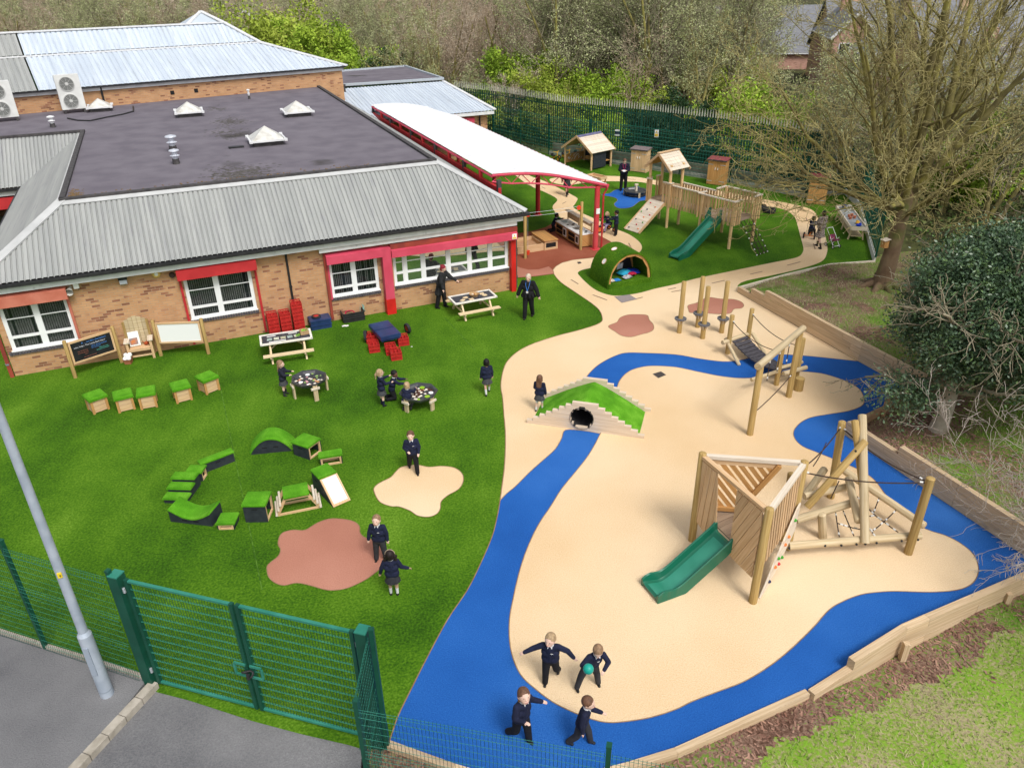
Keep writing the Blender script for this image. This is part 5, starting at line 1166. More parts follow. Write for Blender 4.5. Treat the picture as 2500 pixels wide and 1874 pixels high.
# ================================================================ play tower with bridge
OT = Vector((7.98, 31.86, 0)); ea = math.atan2(-.791, .612); t = thing('play_tower', 'timber play tower with roofed turret, slatted bridge and green slide', 'play tower', OT, ea); M = frame(t); HT = 2.0
tb = wood('golden_board', (.68, .48, .26), (.56, .36, .17), (.60, .45, .28), .18)
def post(x, y, h, r=.065, z0=0): mb = MB(M); mb.cyl((x, y, z0), (x, y, h), r, n=12, dome=.01); mb.build('leg', log_m if 0 else tb, t, smooth=50)
for x, y, h in ((.06, .06, 2.0), (1.67, .06, 2.0), (1.67, 1.62, 2.0), (.06, 1.62, 2.0), (-1.95, .30, 2.75), (-1.95, 1.08, 2.75), (-3.12, .30, 2.75), (-3.12, 1.08, 2.75)): post(x, y, h)
mb = MB(M); 
for i in range(14): mb.box(i*.124, .03, 1.08, i*.124+.118, 1.65, 1.11)
mb.build('deck', deck, t)
mb = MB(M)
for i in range(10): mb.box(-3.15+i*.122, .27, 1.08, -3.15+i*.122+.116, 1.12, 1.11)
mb.build('deck', deck, t)
mb = MB(M)
for i in range(16): mb.box(-1.94+i*.122, .42, 1.06, -1.94+i*.122+.114, 1.1, 1.09)
mb.build('bridge_deck', deck, t)
def rail(pts, cut=(), zb=.98, zt=1.96, top=True):
    mb = MB(M); 
    for (x0, y0), (x1, y1) in zip(pts, pts[1:]):
        L = math.hypot(x1-x0, y1-y0); n = max(1, int(L/.15)); d = Vector((x1-x0, y1-y0, 0))/L
        for i in range(n+1):
            if (x0, y0) != pts[0] and i == 0: continue
            q = Vector((x0, y0, 0))+d*(L*i/n); mb.obox(q+UP*((zb+zt)/2+random.uniform(-.03, .03)*0), (d, Vector((-d.y, d.x, 0)), UP), (.046, .014, (zt-zb)/2))
    mb.build('slatted_rail', tb, t)
    if top:
        mb = MB(M)
        for a, b in zip(pts, pts[1:]): d = Vector((b[0]-a[0], b[1]-a[1], 0)).normalized()*.03; mb.bar(Vector((*a, zt+.03))-d, Vector((*b, zt+.031))+d, .10, .045)
        mb.build('top_rail', board_w, t)
rail([(.5, -.04), (0-.04, -.04), (-.04, .40)], zb=1.0) if 0 else rail([(-.04, .40), (-.04, -.04), (.48, -.04)])
rail([(1.34, -.04), (1.77, -.04), (1.77, .42)]); rail([(1.77, 1.25), (1.77, 1.72), (-.04, 1.72), (-.04, 1.14)])
mb = MB(M); mb.bar((.44, -.045, 1.99), (1.38, -.045, 1.99), .10, .046); mb.build('top_rail', board_w, t)
rail([(-1.9, .40), (-.06, .40)], zb=.9, zt=1.85); rail([(-1.9, 1.14), (-.06, 1.14)], zb=.9, zt=1.85)
rail([(-2.25, .24), (-1.88, .24), (-1.88, .4)], zb=.95); rail([(-3.2, .50), (-3.2, .24), (-2.98, .24)], zb=.95); rail([(-3.2, .85), (-3.2, 1.17)], zb=.95)
mb = MB(M); mb.box(-3.08, 1.14, 1.15, -1.98, 1.17, 1.55); mb.box(-3.08, 1.13, 1.56, -1.98, 1.18, 1.60); mb.build('back_panel', tb, t)
mb = MB(M); mb.box(-3.05, 1.1, 1.62, -2.02, 1.115, 2.55); mb.build('window_panel', clear, t)
ax_, az = -2.53, 3.18
for s_, m_r in ((-1, board_o), (1, board_w)):
    mb = MB(M); e = Vector((ax_+s_*.74, .1, 2.55)); a_ = Vector((ax_, .1, az)); d = (e-a_); nn = Vector((0, 1, 0)).cross(d).normalized(); nn = nn if nn.z > 0 else -nn
    for i in range(6): q0 = a_+d*(i/6+.004); q1 = a_+d*((i+1)/6-.004); mb.prism([q0, q1, q1+Vector((0, 1.22, 0)), q0+Vector((0, 1.22, 0))], nn*.03)
    mb.build('roof_slope', m_r, t)
mb = MB(M)
for y in (.08, 1.33):
    for s_ in (-1, 1): mb.bar((ax_+s_*.78, y, 2.48), (ax_, y, az-.02), .03, .1, up=(s_*.6, 0, 1))
each(mb, 'bargeboard', board, t)
mb = MB(M); mb.box(ax_-.09, .06, az+.02, ax_+.09, 1.36, az+.045); mb.build('ridge_board', board, t)
mb = MB(M); a_, b_2 = Vector((-2.55, .24, 1.1)), Vector((-2.55, -1.30, .02)); d = (b_2-a_); 
for i in range(11): mb.bar(a_+d*((i+.5)/11)-Vector((.42, 0, 0)), a_+d*((i+.5)/11)+Vector((.42, 0, 0)), d.length/11-.006, .03, up=(0, -.58, .8))
ramp = mb.build('climbing_ramp', board_w, t)
mb = MB(M); 
for s_ in (-.43, .43): mb.bar(a_+Vector((s_, 0, -.05)), b_2+Vector((s_, 0, -.0)), .04, .12)
each(mb, 'ramp_side', board, t)
hc_ = ['hold_red', 'hold_orange', 'hold_navy', 'hold_green']
for i, (x, s) in enumerate(((-.2, .12), (.2, .2), (-.1, .32), (-.3, .42), (.25, .45), (.05, .55), (-.25, .66), (.22, .7), (0, .8), (.25, .9), (-.25, .93))):
    mb = MB(M); mb.ball(a_+d*s+Vector((x, -.02, .035)), .034, 7); mb.build('hold', MATS.get(hc_[i % 4]) or redc, ramp)
slide(M @ Matrix.Translation((.92, -.0, 0)) @ Matrix.Rotation(R(-90), 4, 'Z') @ Matrix.Shear('XZ', 4, (0, 0)) if 0 else M @ Matrix.Translation((.90, -.02, 0)) @ Matrix.Rotation(R(-86), 4, 'Z'), 2.62, 1.12, .46, t)
mb = MB(M); cm = MB(M)
def npt(i, j): s = i/3; q = j/6; return Vector((lerp(1.78, 2.95, q)+.02*j*(6-j)/9, lerp(.50, 1.2, s)-.28*q, 1.06*(1-q)+.03))
for i in range(4): mb.tube([npt(i, j) for j in range(7)], .016, 5)
for j in range(1, 7): mb.tube([npt(0, j), npt(3, j)], .016, 5); cm.ball(npt(0, j), .034, 7); cm.ball(npt(3, j), .034, 7)
for i in range(4): cm.ball(npt(i, 6), .022, 7)
mb.build('climbing_net', rope_m, t); cm.build('rope_connector', conn, t).__setitem__('kind', 'stuff')
# ================================================================ loose furniture and toys
def ptable(label, x, y, rz, tray_items=None):
    t = thing('picnic_table', label, 'picnic table', (x, y, 0), rz, 'child size picnic tables with dark tops'); M = frame(t); L, W_, H = .74, .33, .55
    mb = MB(M); mb.box(-L+.04, -W_+.04, H, L-.04, W_-.04, H+.02); mb.build('chalk_top', mat('chalk_top', (.03, .033, .045), (.05, .052, .065), 6, .5), t)
    mb = MB(M); 
    for a, b in (((-L, -W_), (L, -W_)), ((L, -W_), (L, W_)), ((L, W_), (-L, W_)), ((-L, W_), (-L, -W_))): d = Vector((b[0]-a[0], b[1]-a[1], 0)).normalized()*.03; mb.bar(Vector((*a, H+.015))-d, Vector((*b, H+.0151))+d, .06, .05)
    mb.build('top_frame', mat('white_board', (.80, .78, .72), (.70, .67, .6), 4, .6), t)
    for s in (-1, 1): mb = MB(M); mb.box(-L+.0, s*.62-.09, .285, L, s*.62+.09, .315); mb.build('bench', wood('new_pine', (.72, .58, .38), (.62, .47, .27)), t)
    for sx in (-1, 1):
        for s in (-1, 1): mb = MB(M); mb.bar((sx*.5, s*.60, 0), (sx*.5, s*.2, H-.01), .05, .09, up=(0, s*.8, .5)); mb.build('leg', MATS['new_pine'], t)
        mb = MB(M); mb.box(sx*.5-.045, -.7, .225, sx*.5-.012, .7, .284); mb.build('bench_support', MATS['new_pine'], t)
        mb = MB(M); mb.bar((sx*.47, 0, .26), (sx*.12, 0, H-.01), .05, .03, up=(1, 0, 1)); mb.build('brace', MATS['new_pine'], t)
    return t, M, H+.021
def item(name, label, cat, M, x, y, z, rz, fn, m, group=None):
    p = M @ Vector((x, y, z)); a = math.atan2(M[1][0], M[0][0])+rz; o = thing(name, label, cat, p, a, group); mb = MB(frame(o)); fn(mb); mb.build('body', m, o, smooth=40); return o
def one(name, label, cat, M, x, y, z, rz, fn, m, group=None):
    p = M @ Vector((x, y, z)); a = math.atan2(M[1][0], M[0][0])+rz; mb = MB(Matrix.Translation(p) @ Matrix.Rotation(a, 4, 'Z')); fn(mb); return mb.build(name, m, label=label, cat=cat, group=group, smooth=40)
wick = mat('wicker', (.50, .34, .18), (.34, .21, .10), 40, .8, .4, bscale=60)
pap = mat('paper_white', (.80, .80, .78), (.74, .74, .72), 5, .6)
def basket(mb, r=.13, h=.09): mb.lathe((0, 0, 0), [(0, .002), (r*.8, .002), (r, h), (r*1.05, h+.01), (r*.95, h), (r*.75, .015), (0, .015)], 16)
t, M, H = ptable('picnic table on turf by the long window with a bread basket on it', -1.3, 24.36-.0, R(24)); 
one('basket', 'round wicker bowl of bread in the middle of the picnic table', 'basket', M, .08, .04, H, 0, lambda mb: basket(mb, .17, .08), wick)
for i, (x, y) in enumerate(((.03, .06), (.12, .0), (.1, .1))): one('bread_roll', ('pale', 'golden', 'brown')[i]+' bread roll lying in the wicker bowl on the picnic table', 'bread', M, x, y, H+.035, 0, lambda mb: mb.ball((0, 0, .03), .045, 10, sq=(1, .8, .7)), mat('bread'+str(i), ((.7, .6, .45), (.55, .33, .12), (.4, .2, .08))[i]))
for i, (x, y, r) in enumerate(((-.25, .02, .2), (-.42, -.16, .6), (-.12, -.2, .1), (.38, .1, -.1), (.42, -.06, .2))): one('wooden_board', ('square wooden slice on the picnic table, left of the bread bowl', 'small wooden slice near the front left corner of the table', 'small wooden slice in front of the bread bowl', 'wooden slice at the right rear of the picnic table', 'wooden slice at the right front of the picnic table')[i], 'wooden slice', M, x, y, H, r, lambda mb: mb.box(-.08, -.06, 0, .08, .06, .02), MATS['new_pine'])
t, M, H = ptable('picnic table on turf spread with seed pictures and a planted basket', -6.89, 21.36, R(18.5))
for i in range(5): one('picture_card', ('first', 'second', 'third', 'fourth', 'fifth')[i]+' picture card from the left on the picnic table', 'card', M, -.48+i*.2, -.02, H, .05*i-.1, lambda mb: mb.box(-.075, -.085, 0, .075, .085, .006), mat('photo_'+str(i % 3), ((.45, .5, .55), (.4, .45, .25), (.55, .42, .38))[i % 3], ((.2, .3, .2), (.65, .65, .6), (.3, .4, .2))[i % 3], 14))
for i, (x, y) in enumerate(((-.42, .2), (.22, .22), (-.38, -.22), (-.14, -.2))): one('paper_strip', ('rear left', 'rear right', 'front left', 'front middle')[i]+' white paper label strip on the picnic table', 'paper', M, x, y, H, .03, lambda mb: mb.box(-.13, -.025, 0, .13, .025, .004), pap)
b_k = one('basket', 'square wicker basket of seedlings at the end of the picnic table', 'basket', M, .56, .06, H, .1, lambda mb: (mb.prism([(-.11, -.1, 0), (.11, -.1, 0), (.11, .1, 0), (-.11, .1, 0)], (0, 0, .012)), [mb.obox((sx*.115, sy*.105, .065), ((1, 0, 0), (0, 1, 0), (0, 0, 1)), (.012 if sx else .115, .012 if sy else .105, .06)) for sx, sy in ((1, 0), (-1, 0), (0, 1), (0, -1))]), wick)
leafm = mat('bright_leaf', (.16, .42, .03), (.3, .6, .06), 9, .6)
def leaves(mb, n, r, h, s, seed=1):
    q = random.Random(seed)
    for _ in range(n):
        a = q.uniform(0, 6.28); p = Vector((q.gauss(0, r*.5), q.gauss(0, r*.5), q.uniform(.3, 1)*h)); d = Vector((math.cos(a), math.sin(a), q.uniform(-.2, .6)))*s; e = Vector((-math.sin(a), math.cos(a), q.uniform(-.3, .3)))*s*.5
        mb.prim([p, p+d*.5+e, p+d, p+d*.5-e], [(0, 1, 2, 3)])
one('seedlings', 'bright green seedlings growing in the square basket', 'plant', M, .56, .06, H+.012, 0, lambda mb: leaves(mb, 26, .08, .1, .07), leafm); one('lettuce', 'flat green leaf picture beside the seedling basket', 'card', M, .36, -.04, H, .3, lambda mb: leaves(mb, 14, .06, .02, .07, 3), leafm)
# tuff trays on stands
def tray(label, x, y, z, rz, legs=True, R_=.50):
    t = thing('mixing_tray', label, 'play tray', (x, y, 0), rz, 'octagonal black play trays'); M = frame(t); ph = math.pi/8
    mb = MB(M); mb.lathe((0, 0, z), [(0, -.06), (R_*.80, -.06), (R_*.88, 0), (R_, .02), (R_*1.01, -.01), (R_*.9, -.09), (0, -.09)], 8, ph=ph); mb.build('tray', mat('tray_black', (.03, .032, .036), (.055, .058, .062), 12, .35, spec=.6), t)
    if legs:
        for k in range(4):
            a = k*math.pi/2+.35; c, s = math.cos(a), math.sin(a)
            mb = MB(M); mb.obox((c*R_*.93, s*R_*.93, z/2-.02), ((c, s, 0), (-s, c, 0), (0, 0, 1)), (.025, .06, z/2-.0)); mb.build('leg', log_p, t)
            mb = MB(M); mb.obox((c*R_*.99, s*R_*.99, z-.11), ((c, s, 0), (-s, c, 0), (0, 0, 1)), (.02, .12, .03)); mb.build('bracket', board_w, t)
    return M, z-.058
rnd = random.Random(11)
def pebbles(M, z, names, spots, R_=.36, seed=2):
    q = random.Random(seed)
    for nm, lab, cat, m, sz, n, gr in names:
        for i in range(n):
            a, r = q.uniform(0, 6.28), R_*math.sqrt(q.random()); s = sz*q.uniform(.8, 1.25)
            one(nm, lab, cat, M, r*math.cos(a), r*math.sin(a), z, q.uniform(0, 3), lambda mb: mb.ball((0, 0, s*.3), s, 8, sq=(1, .75, .35)), m, gr)
M1, z1 = tray('raised octagonal black tray of vegetables and plates, girl beside it', -5.62, 18.8, .50, .2)
sh = [mat('shell_white', (.72, .68, .60), (.6, .54, .45), 20), mat('veg_orange', (.60, .30, .12)), mat('onion_pink', (.55, .30, .32)), mat('bean_green', (.25, .38, .12)), mat('conker', (.10, .04, .025))]
pebbles(M1, z1, [('shell', 'small pale shell among the food pieces in the raised tray', 'shell', sh[0], .045, 9, 'pieces in the raised tray'), ('vegetable', 'small orange vegetable piece in the raised tray', 'vegetable', sh[1], .04, 6, 'orange pieces in the raised tray'), ('vegetable', 'small pinkish onion piece in the raised tray', 'vegetable', sh[2], .035, 6, 'pink pieces in the raised tray'), ('leaf_piece', 'small green leafy piece in the raised tray', 'leaf', sh[3], .045, 6, 'green pieces in the raised tray')], None)
one('plate', 'dark round plate at the back right of the raised tray', 'plate', M1, .2, .12, z1, 0, lambda mb: mb.lathe((0, 0, 0), [(0, .006), (.06, .006), (.1, .02), (.105, .016), (.06, 0), (0, 0)], 18), mat('tray_black', (0, 0, 0)))
for x, y, l in ((-.05, .3, 'far side'), (-.22, -.12, 'left side'), (.0, -.3, 'near side')): one('plate', 'white round plate on the '+l+' of the raised tray', 'plate', M1, x, y, z1, 0, lambda mb: mb.lathe((0, 0, 0), [(0, .006), (.04, .006), (.06, .016), (.062, .012), (.04, 0), (0, 0)], 16), white_g)
M2, z2 = tray('black octagonal tray of soil and shells, two children crouching at it', -2.52, 18.1, .40, .55, R_=.52)
one('soil_heap', 'dark brown soil spread over the middle of the low tray', 'soil', M2, -.02, 0, z2, 0, lambda mb: [mb.ball((rnd.gauss(0, .12), rnd.gauss(0, .14), 0), rnd.uniform(.03, .08), 7, sq=(1, 1, .22)) for _ in range(26)], mat('compost', (.05, .02, .012), (.09, .04, .025), 40, .9))
pebbles(M2, z2+.008, [('shell', 'small pale shell lying in the soil tray', 'shell', sh[0], .042, 20, 'shells in the soil tray'), ('conker', 'small tan cone piece lying in the soil tray', 'cone', sh[1], .025, 8, 'small cones in the soil tray')], None, .33, 7)
for x, y, l in ((.22, .24, 'far right'), (.12, -.28, 'near'), (-.18, -.3, 'near left')): one('green_disc', 'flat lime green leaf disc at the '+l+' edge of the soil tray', 'leaf', M2, x, y, z2, 0, lambda mb: mb.cyl((0, 0, .01), (0, 0, .02), .075, n=9), mat('lime', (.30, .50, .03), (.2, .4, .02), 20))
one('plate', 'white plate at the right of the soil tray', 'plate', M2, .3, -.14, z2, 0, lambda mb: mb.cyl((0, 0, 0), (0, 0, .015), .065, n=14), white_g)
M3, z3 = tray('low black octagonal water tray standing on the blue splash patch', 6.45, 39.1, .25, .2, False, .62)
t = children(bpy.data.objects['mixing_tray.002'])[0].parent; mb = MB(frame(t)); mb.lathe((0, 0, 0), [(.3, 0), (.5, .0), (.56, .08), (.5, .17), (.3, .17)], 20); mb.build('base', rubber, t, smooth=50)
for s in (0, 1, 2): a = s*2.1-1.6; mb = MB(frame(t)); mb.obox((.6*math.cos(a), .6*math.sin(a), .13), ((math.cos(a), math.sin(a), 0), (-math.sin(a), math.cos(a), 0), UP), (.02, .05, .13)); mb.build('leg', log_p, t)
one('wooden_tower', 'small stack of pale blocks standing in the low water tray', 'blocks', M3, .05, .08, z3, .3, lambda mb: (mb.box(-.05, -.05, 0, .05, .05, .2), mb.box(-.04, -.04, .2, .04, .04, .28), mb.box(-.09, -.05, .28, .09, .05, .36)), board_w)
# grass topped stools
def stool(x, y, rz, label, first=None):
    if first: return copy_thing(first, (x, y, 0), rz, label)
    t = thing('grass_stool', label, 'stool', (x, y, 0), rz, 'five grass topped wooden stools in a curve'); M = frame(t)
    for k in range(4):
        MM = M @ Matrix.Rotation(k*math.pi/2, 4, 'Z'); mb = MB(MM)
        for z in (.02, .165): mb.box(-.16, -.205, z, .16, -.18, z+.135)
        mb.build('side_panel', board, t)
        mb = MB(MM); mb.box(-.225, -.225, 0, -.165, -.165, .30); mb.build('corner_post', board_o, t)
    mb = MB(M); mb.box(-.245, -.245, .301, .245, .245, .345); mb.lathe((0, 0, 0), [(.36, .30), (.36, .35), (.33, .37), (0, .378)], 4, ph=math.pi/4); mb.build('grass_top', turf_top, t, smooth=30); t.scale = (.96, .96, 1.28); return t
s0_ = stool(-11.25, 18.12, R(46), 'grass topped wooden stool at the left end of the curved row')
for (x, y, k), rz, l in (((300, 955-0, 0), 30, 'second'), ((357, 948, 0), 22, 'middle'), ((440, 933, 0), 32, 'fourth'), ((505, 912, 0), 48, 'last')):
    p = G(x+1, y+14, .34); stool(p.x, p.y, R(rz), 'grass topped wooden stool, %s from the left in the curved row' % l if l != 'last' else 'grass topped wooden stool at the right end of the curved row', s0_)
# ring of grass topped balance blocks
def blk(label, x, y, rz, w_, d, h, style, name='balance_block'):
    t = thing(name, label, 'balance block', (x, y, 0), rz, 'ring of grass topped balance blocks'); M = frame(t)
    def bx(nm, m, *a): mb = MB(M); mb.box(*a); return mb.build(nm, m, t)
    def top(pts, wd, th=.05, nm='grass_top'):
        mb = MB(M); n = len(pts); e = .02
        vs = []
        for i, (x_, z_) in enumerate(pts):
            a = pts[max(0, i-1)]; b = pts[min(n-1, i+1)]; tx, tz = b[0]-a[0], b[1]-a[1]; l = math.hypot(tx, tz); nx, nz = -tz/l, tx/l
            for q, s in (((-wd/2-e), 0.0), ((-wd/2-e), .7), ((-wd/2+.01), 1), ((wd/2-.01), 1), ((wd/2+e), .7), ((wd/2+e), 0.0)): vs.append((x_+nx*th*s+random.uniform(-.004, .004), q+random.uniform(-.004, .004), z_+nz*th*s))
        fs = [(i*6+j, (i+1)*6+j, (i+1)*6+j+1, i*6+j+1) for i in range(n-1) for j in range(5)]+[(0, 1, 2, 3, 4, 5), tuple(range((n-1)*6, n*6))[::-1]]+[(i*6, i*6+5, (i+1)*6+5, (i+1)*6) for i in range(n-1)]
        mb.prim(vs, fs); mb.build(nm, turf_top, t, smooth=45)
    def slots(y_, xs, z_, m=None):
        mb = MB(M)
        for q in xs: mb.box(q-.06, y_-.003, z_-.014, q+.06, y_+.003, z_+.014)
        each(mb, 'hand_slot', m or dark_m, t)
    if style == 'box':
        bx('side_panel', hdpe, -w_/2, -d/2, 0, w_/2, -d/2+.02, h); bx('side_panel', hdpe, -w_/2, d/2-.02, 0, w_/2, d/2, h)
        for s in (-1, 1):
            mb = MB(M); X_ = s*(w_/2-.02)
            for a in ((-d/2+.02, 0, -d/2+.06, h), (d/2-.06, 0, d/2-.02, h), (-d/2+.061, 0, d/2-.061, .04), (-d/2+.061, h-.04, d/2-.061, h)): mb.box(X_-.02, a[0], a[1], X_+.02, a[2], a[3])
            mb.build('end_frame', board, t)
        n = 5; top([(-w_/2-.02+i*(w_+.04)/n, h) for i in range(n+1)], d); slots(-d/2, (-.13,) if w_ < .4 else (0,), h-.08)
    elif style in ('arch', 'dip'):
        N = 12; pts = []
        for i in range(N+1):
            u = i/N; x_ = -w_/2+w_*u; z_ = (.03+h*math.sin(math.pi*u)**.8 if 0 < u < 1 else .03) if style == 'arch' else h-(h-.12)*math.sin(math.pi*u)
            pts.append((x_, z_))
        for y_ in (-d/2, d/2-.02):
            mb = MB(M); mb.prism([(x_, y_, max(z_, .0)) for x_, z_ in pts]+[(w_/2, y_, 0), (-w_/2, y_, 0)], (0, .02, 0)); mb.build('side_panel', hdpe, t)
        if style == 'dip':
            for X_ in (-w_/2, w_/2-.02): bx('end_panel', hdpe, X_, -d/2+.02, 0, X_+.02, d/2-.02, h-.02)
        top(pts, d, .045); slots(-d/2, (-.15, .12), .16 if style == 'arch' else .08)
    return t, M, bx, top, slots
blk('long low grass topped beam block with dark side and two hand slots', -7.1, 15.33, R(40), .78, .19, .24, 'box'); blk('humped grass covered arch block at the back of the ring', -5.98, 16.1, R(9), .98, .5, .36, 'arch')
blk('square grass topped cube at the top right of the ring, corner on', -5.04, 15.82, R(-29), .50, .44, .34, 'box'); blk('small low grass topped box right of the cube, open wooden end forward', -4.38, 15.40, R(105), .22, .52, .22, 'box')
blk('tall grass topped cube with black front, bottom of the ring', -5.54, 13.40, R(0), .48, .48, .42, 'box'); blk('tiny low grass topped step with pine front, beside the black cube', -6.13, 13.1, R(91), .34, .36, .13, 'box')
blk('dipped grass covered saddle block with black sides, lower left of the ring', -6.90, 13.35, R(-10.8), .98, .44, .32, 'dip'); blk('small grass topped block between the steps and long beam', -7.4, 14.85, R(-2), .34, .28, .22, 'box')
t = thing('balance_steps', 'three grass topped black steps at the left of the ring', 'balance block', (-7.53, 14.24, 0), R(-4), 'ring of grass topped balance blocks'); M = frame(t)
for i, (y, h) in enumerate(((-.25, .10), (0, .20), (.25, .30))):
    mb = MB(M); mb.box(-.26, y-.12, 0, .26, y+.125, h); mb.build('step', hdpe, t); mb = MB(M); mb.box(-.285, y-.145, h+.001, .285, y+.11, h+.03); mb.box(-.27, y-.13, h+.03, .27, y+.10, h+.05); mb.build('grass_top', turf_top, t)
t, M, bx, top, slots = blk('sloping block with white slide board and grass top, right of the ring', -4.27, 14.33, R(-52), .4, .36, .44, 'none')
for y_ in (-.21, .19): mb = MB(M); mb.prism([(-.25, y_, 0), (.72, y_, 0), (.17, y_, .44), (-.25, y_, .44)], (0, .02, 0)); mb.build('side_panel', hdpe, t)
top([(-.27, .44), (-.1, .44), (.05, .44), (.17, .44)], .40); slots(-.21, (-.05, .25), .3)
mb = MB(M); mb.bar((.19, 0, .445), (.74, 0, .015), .42, .025, up=(.6, 0, .8)); mb.build('slide_frame', board, t); mb = MB(M); mb.bar((.215, 0, .442), (.70, 0, .062), .33, .008, up=(.6, 0, .8)); mb.build('slide_board', white_g, t)
t, M, bx, top, slots = blk('trestle block with grass top and white dowel rungs on both sides', -4.77, 13.68, R(18), .5, .4, .42, 'none')
for y_ in (-.2, .17):
    mb = MB(M)
    for a, b in (((-.46, 0), (-.24, .42)), ((.46, 0), (.24, .42)), ((-.46, .02), (.46, .02)), ((-.24, .40), (.24, .40))): mb.bar((a[0], y_+.015, a[1]), (b[0], y_+.015, b[1]), .03, .06, up=(0, 0, 1) if abs(a[1]-b[1]) < .1 else (1, 0, .5*(-1 if a[0] < 0 else 1)))
    mb.build('trestle_frame', board, t)
top([(-.27, .42), (0, .42), (.27, .42)], .42)
for s in (-1, 1):
    for i in range(3): z = .07+i*.12; x_ = s*(.50-z*.45); mb = MB(M); mb.cyl((x_, -.26, z), (x_, .26, z), .027, n=10); mb.build('rung', board_w, t, smooth=40)
# chalkboard, throne, whiteboard
def bframe(label, a, b, face, lab2):
    a, b = Vector((*a, 0)), Vector((*b, 0)); d = (b-a).normalized(); L = (b-a).length; t = thing('board_stand', label, 'board', (a+b)/2, math.atan2(d.y, d.x)); M = frame(t)
    for x in (-L/2, L/2): mb = MB(M); mb.cyl((x, 0, 0), (x, 0, 1.18), .055, n=12, dome=.02); mb.build('post', log_m, t, smooth=50)
    x0, x1 = -L/2+.065, L/2-.065; mb = MB(M)
    for q in ((x0, .42, x1, .47), (x0, 1.05, x1, 1.10), (x0, .471, x0+.05, 1.049), (x1-.05, .471, x1, 1.049)): mb.box(q[0], -.035, q[1], q[2], .03, q[3])
    mb.build('frame', board, t); mb = MB(M); mb.box(x0+.051, -.02, .471, x1-.051, .01, 1.049); mb.build('board_panel', face, t); return t, M, L
t, M, L = bframe('chalkboard with coloured handwriting on two log posts by the left window', (-12.80, 19.98), (-11.86, 20.95), mat('chalkboard', (.008, .009, .011), (.018, .019, .022), 4, .6), '')
TX = M @ Matrix.Translation((0, -.022, 0)); RX = Matrix.Rotation(R(90), 4, 'X'); ck = {c: mat('chalk_'+c, v, rough=.9) for c, v in dict(white=(.6, .62, .7), blue=(.08, .25, .65), green=(.1, .5, .4), red=(.35, .12, .08)).items()}
for s_, sz, x, z, c in (('A ... we like characters', .075, .08, .975, 'blue'), ('who helps The Little Red Hen?', .07, -.05, .885, 'white'), ('Have all the animals', .055, .2, .81, 'blue'), ('be correct?', .055, .1, .755, 'blue'), ('Who is your', .05, .3, .69, 'green'), ('favourite character?', .045, .27, .64, 'green'), ('the cat the dog', .045, -.28, .75, 'red'), ('and the pig said', .045, -.28, .69, 'red'), ('not I', .045, -.2, .63, 'red'), ('then she did it herself', .04, -.12, .54, 'red')):
    text(s_, sz, TX @ Matrix.Translation((x, 0, z)) @ RX, ck[c], t)
t, M, L = bframe('blank whiteboard on two log posts below the middle window', (-10.83, 21.36), (-9.39, 21.44), white_g, '')
t = thing('throne_chair', 'big wooden story chair with tall rounded slatted back against the wall', 'chair', xy(-2.12, 24.02)+(0,), A-.05); M = frame(t) @ Matrix.Scale(.55, 4, (0, 1, 0))
for x in (-.33, .33):
    mb = MB(M); mb.box(x-.035, -.36, 0, x+.035, -.29, .60); mb.build('leg', board, t); mb = MB(M); mb.box(x-.035, .28, 0, x+.035, .35, 1.15); mb.build('back_post', log_m, t)
    mb = MB(M); mb.box(x-.075, -.42, .601, x+.075, .27, .635); mb.build('armrest', board_w, t)
mb = MB(M)
for i in range(5): mb.box(-.29, -.37+i*.128, .36, .29, -.37+i*.128+.12, .385)
mb.build('seat', board, t); mb = MB(M)
for z in (.30, .12): mb.box(-.29, -.355, z, .29, -.33, z+.055)
mb.build('front_rail', board, t); mb = MB(M)
for i in range(5): x = -.25+i*.125; h = 1.30-.9*x*x*1.6; mb.prism([(x-.058, .30, .4), (x+.058, .30, .4), (x+.058, .36, h-(.03 if x > .1 else 0)), (x-.058, .36, h-(.03 if x < -.1 else 0))], (0, .02, 0))
mb.build('backrest', log_p, t)
q = one('picture_book', 'large white picture book with an orange cover scene on the story chair', 'book', M, -.12, .02, .386, .1, lambda mb: mb.obox((0, .06, .23), ((1, 0, 0), (0, .35, 1), (0, -1, .35)), (.15, .22, .012)), pap)
mb = MB(Matrix.Translation(M @ Vector((-.12, .02, .386))) @ Matrix.Rotation(A+.05, 4, 'Z')); mb.obox((-.02, .013, .17), ((1, 0, 0), (0, .35, 1), (0, -1, .35)), (.11, .10, .003)); mb.build('cover_picture', mat('cover_pic', (.55, .18, .05), (.2, .2, .22), 9), q)
one('toy_hen', 'small red brown toy hen sitting on the story chair', 'toy', M, .19, .0, .386, .5, lambda mb: (mb.ball((0, 0, .06), .07, 10, sq=(1.1, .8, .85)), mb.ball((.06, 0, .13), .038, 8), mb.bar((-.05, 0, .08), (-.1, 0, .15), .04, .02)), mat('hen_red', (.42, .08, .02), (.3, .05, .015), 8))
p = G(130+1035*.1763, 740+850*.1763); Mq = Matrix.Translation((p.x, p.y+.08, 0)) @ Matrix.Rotation(.1, 4, 'Z')
one('basket', 'terracotta coloured basket of white balls at the foot of the story chair', 'basket', Mq, 0, 0, 0, 0, lambda mb: mb.lathe((0, 0, 0), [(0, .01), (.12, .01), (.16, .16), (.17, .17), (.15, .16), (.11, .03), (0, .03)], 4, ph=.785), mat('terracotta', (.45, .16, .09)))
for i, (x, y, z) in enumerate(((-.06, -.04, .12), (.05, -.05, .13), (.0, .05, .14), (-.03, 0, .22), (.07, .04, .21))): one('ball', 'white ball in the basket by the story chair', 'ball', Mq, x, y, z, 0, lambda mb: mb.ball((0, 0, .06), .07, 12), white_g, 'white balls in the basket')
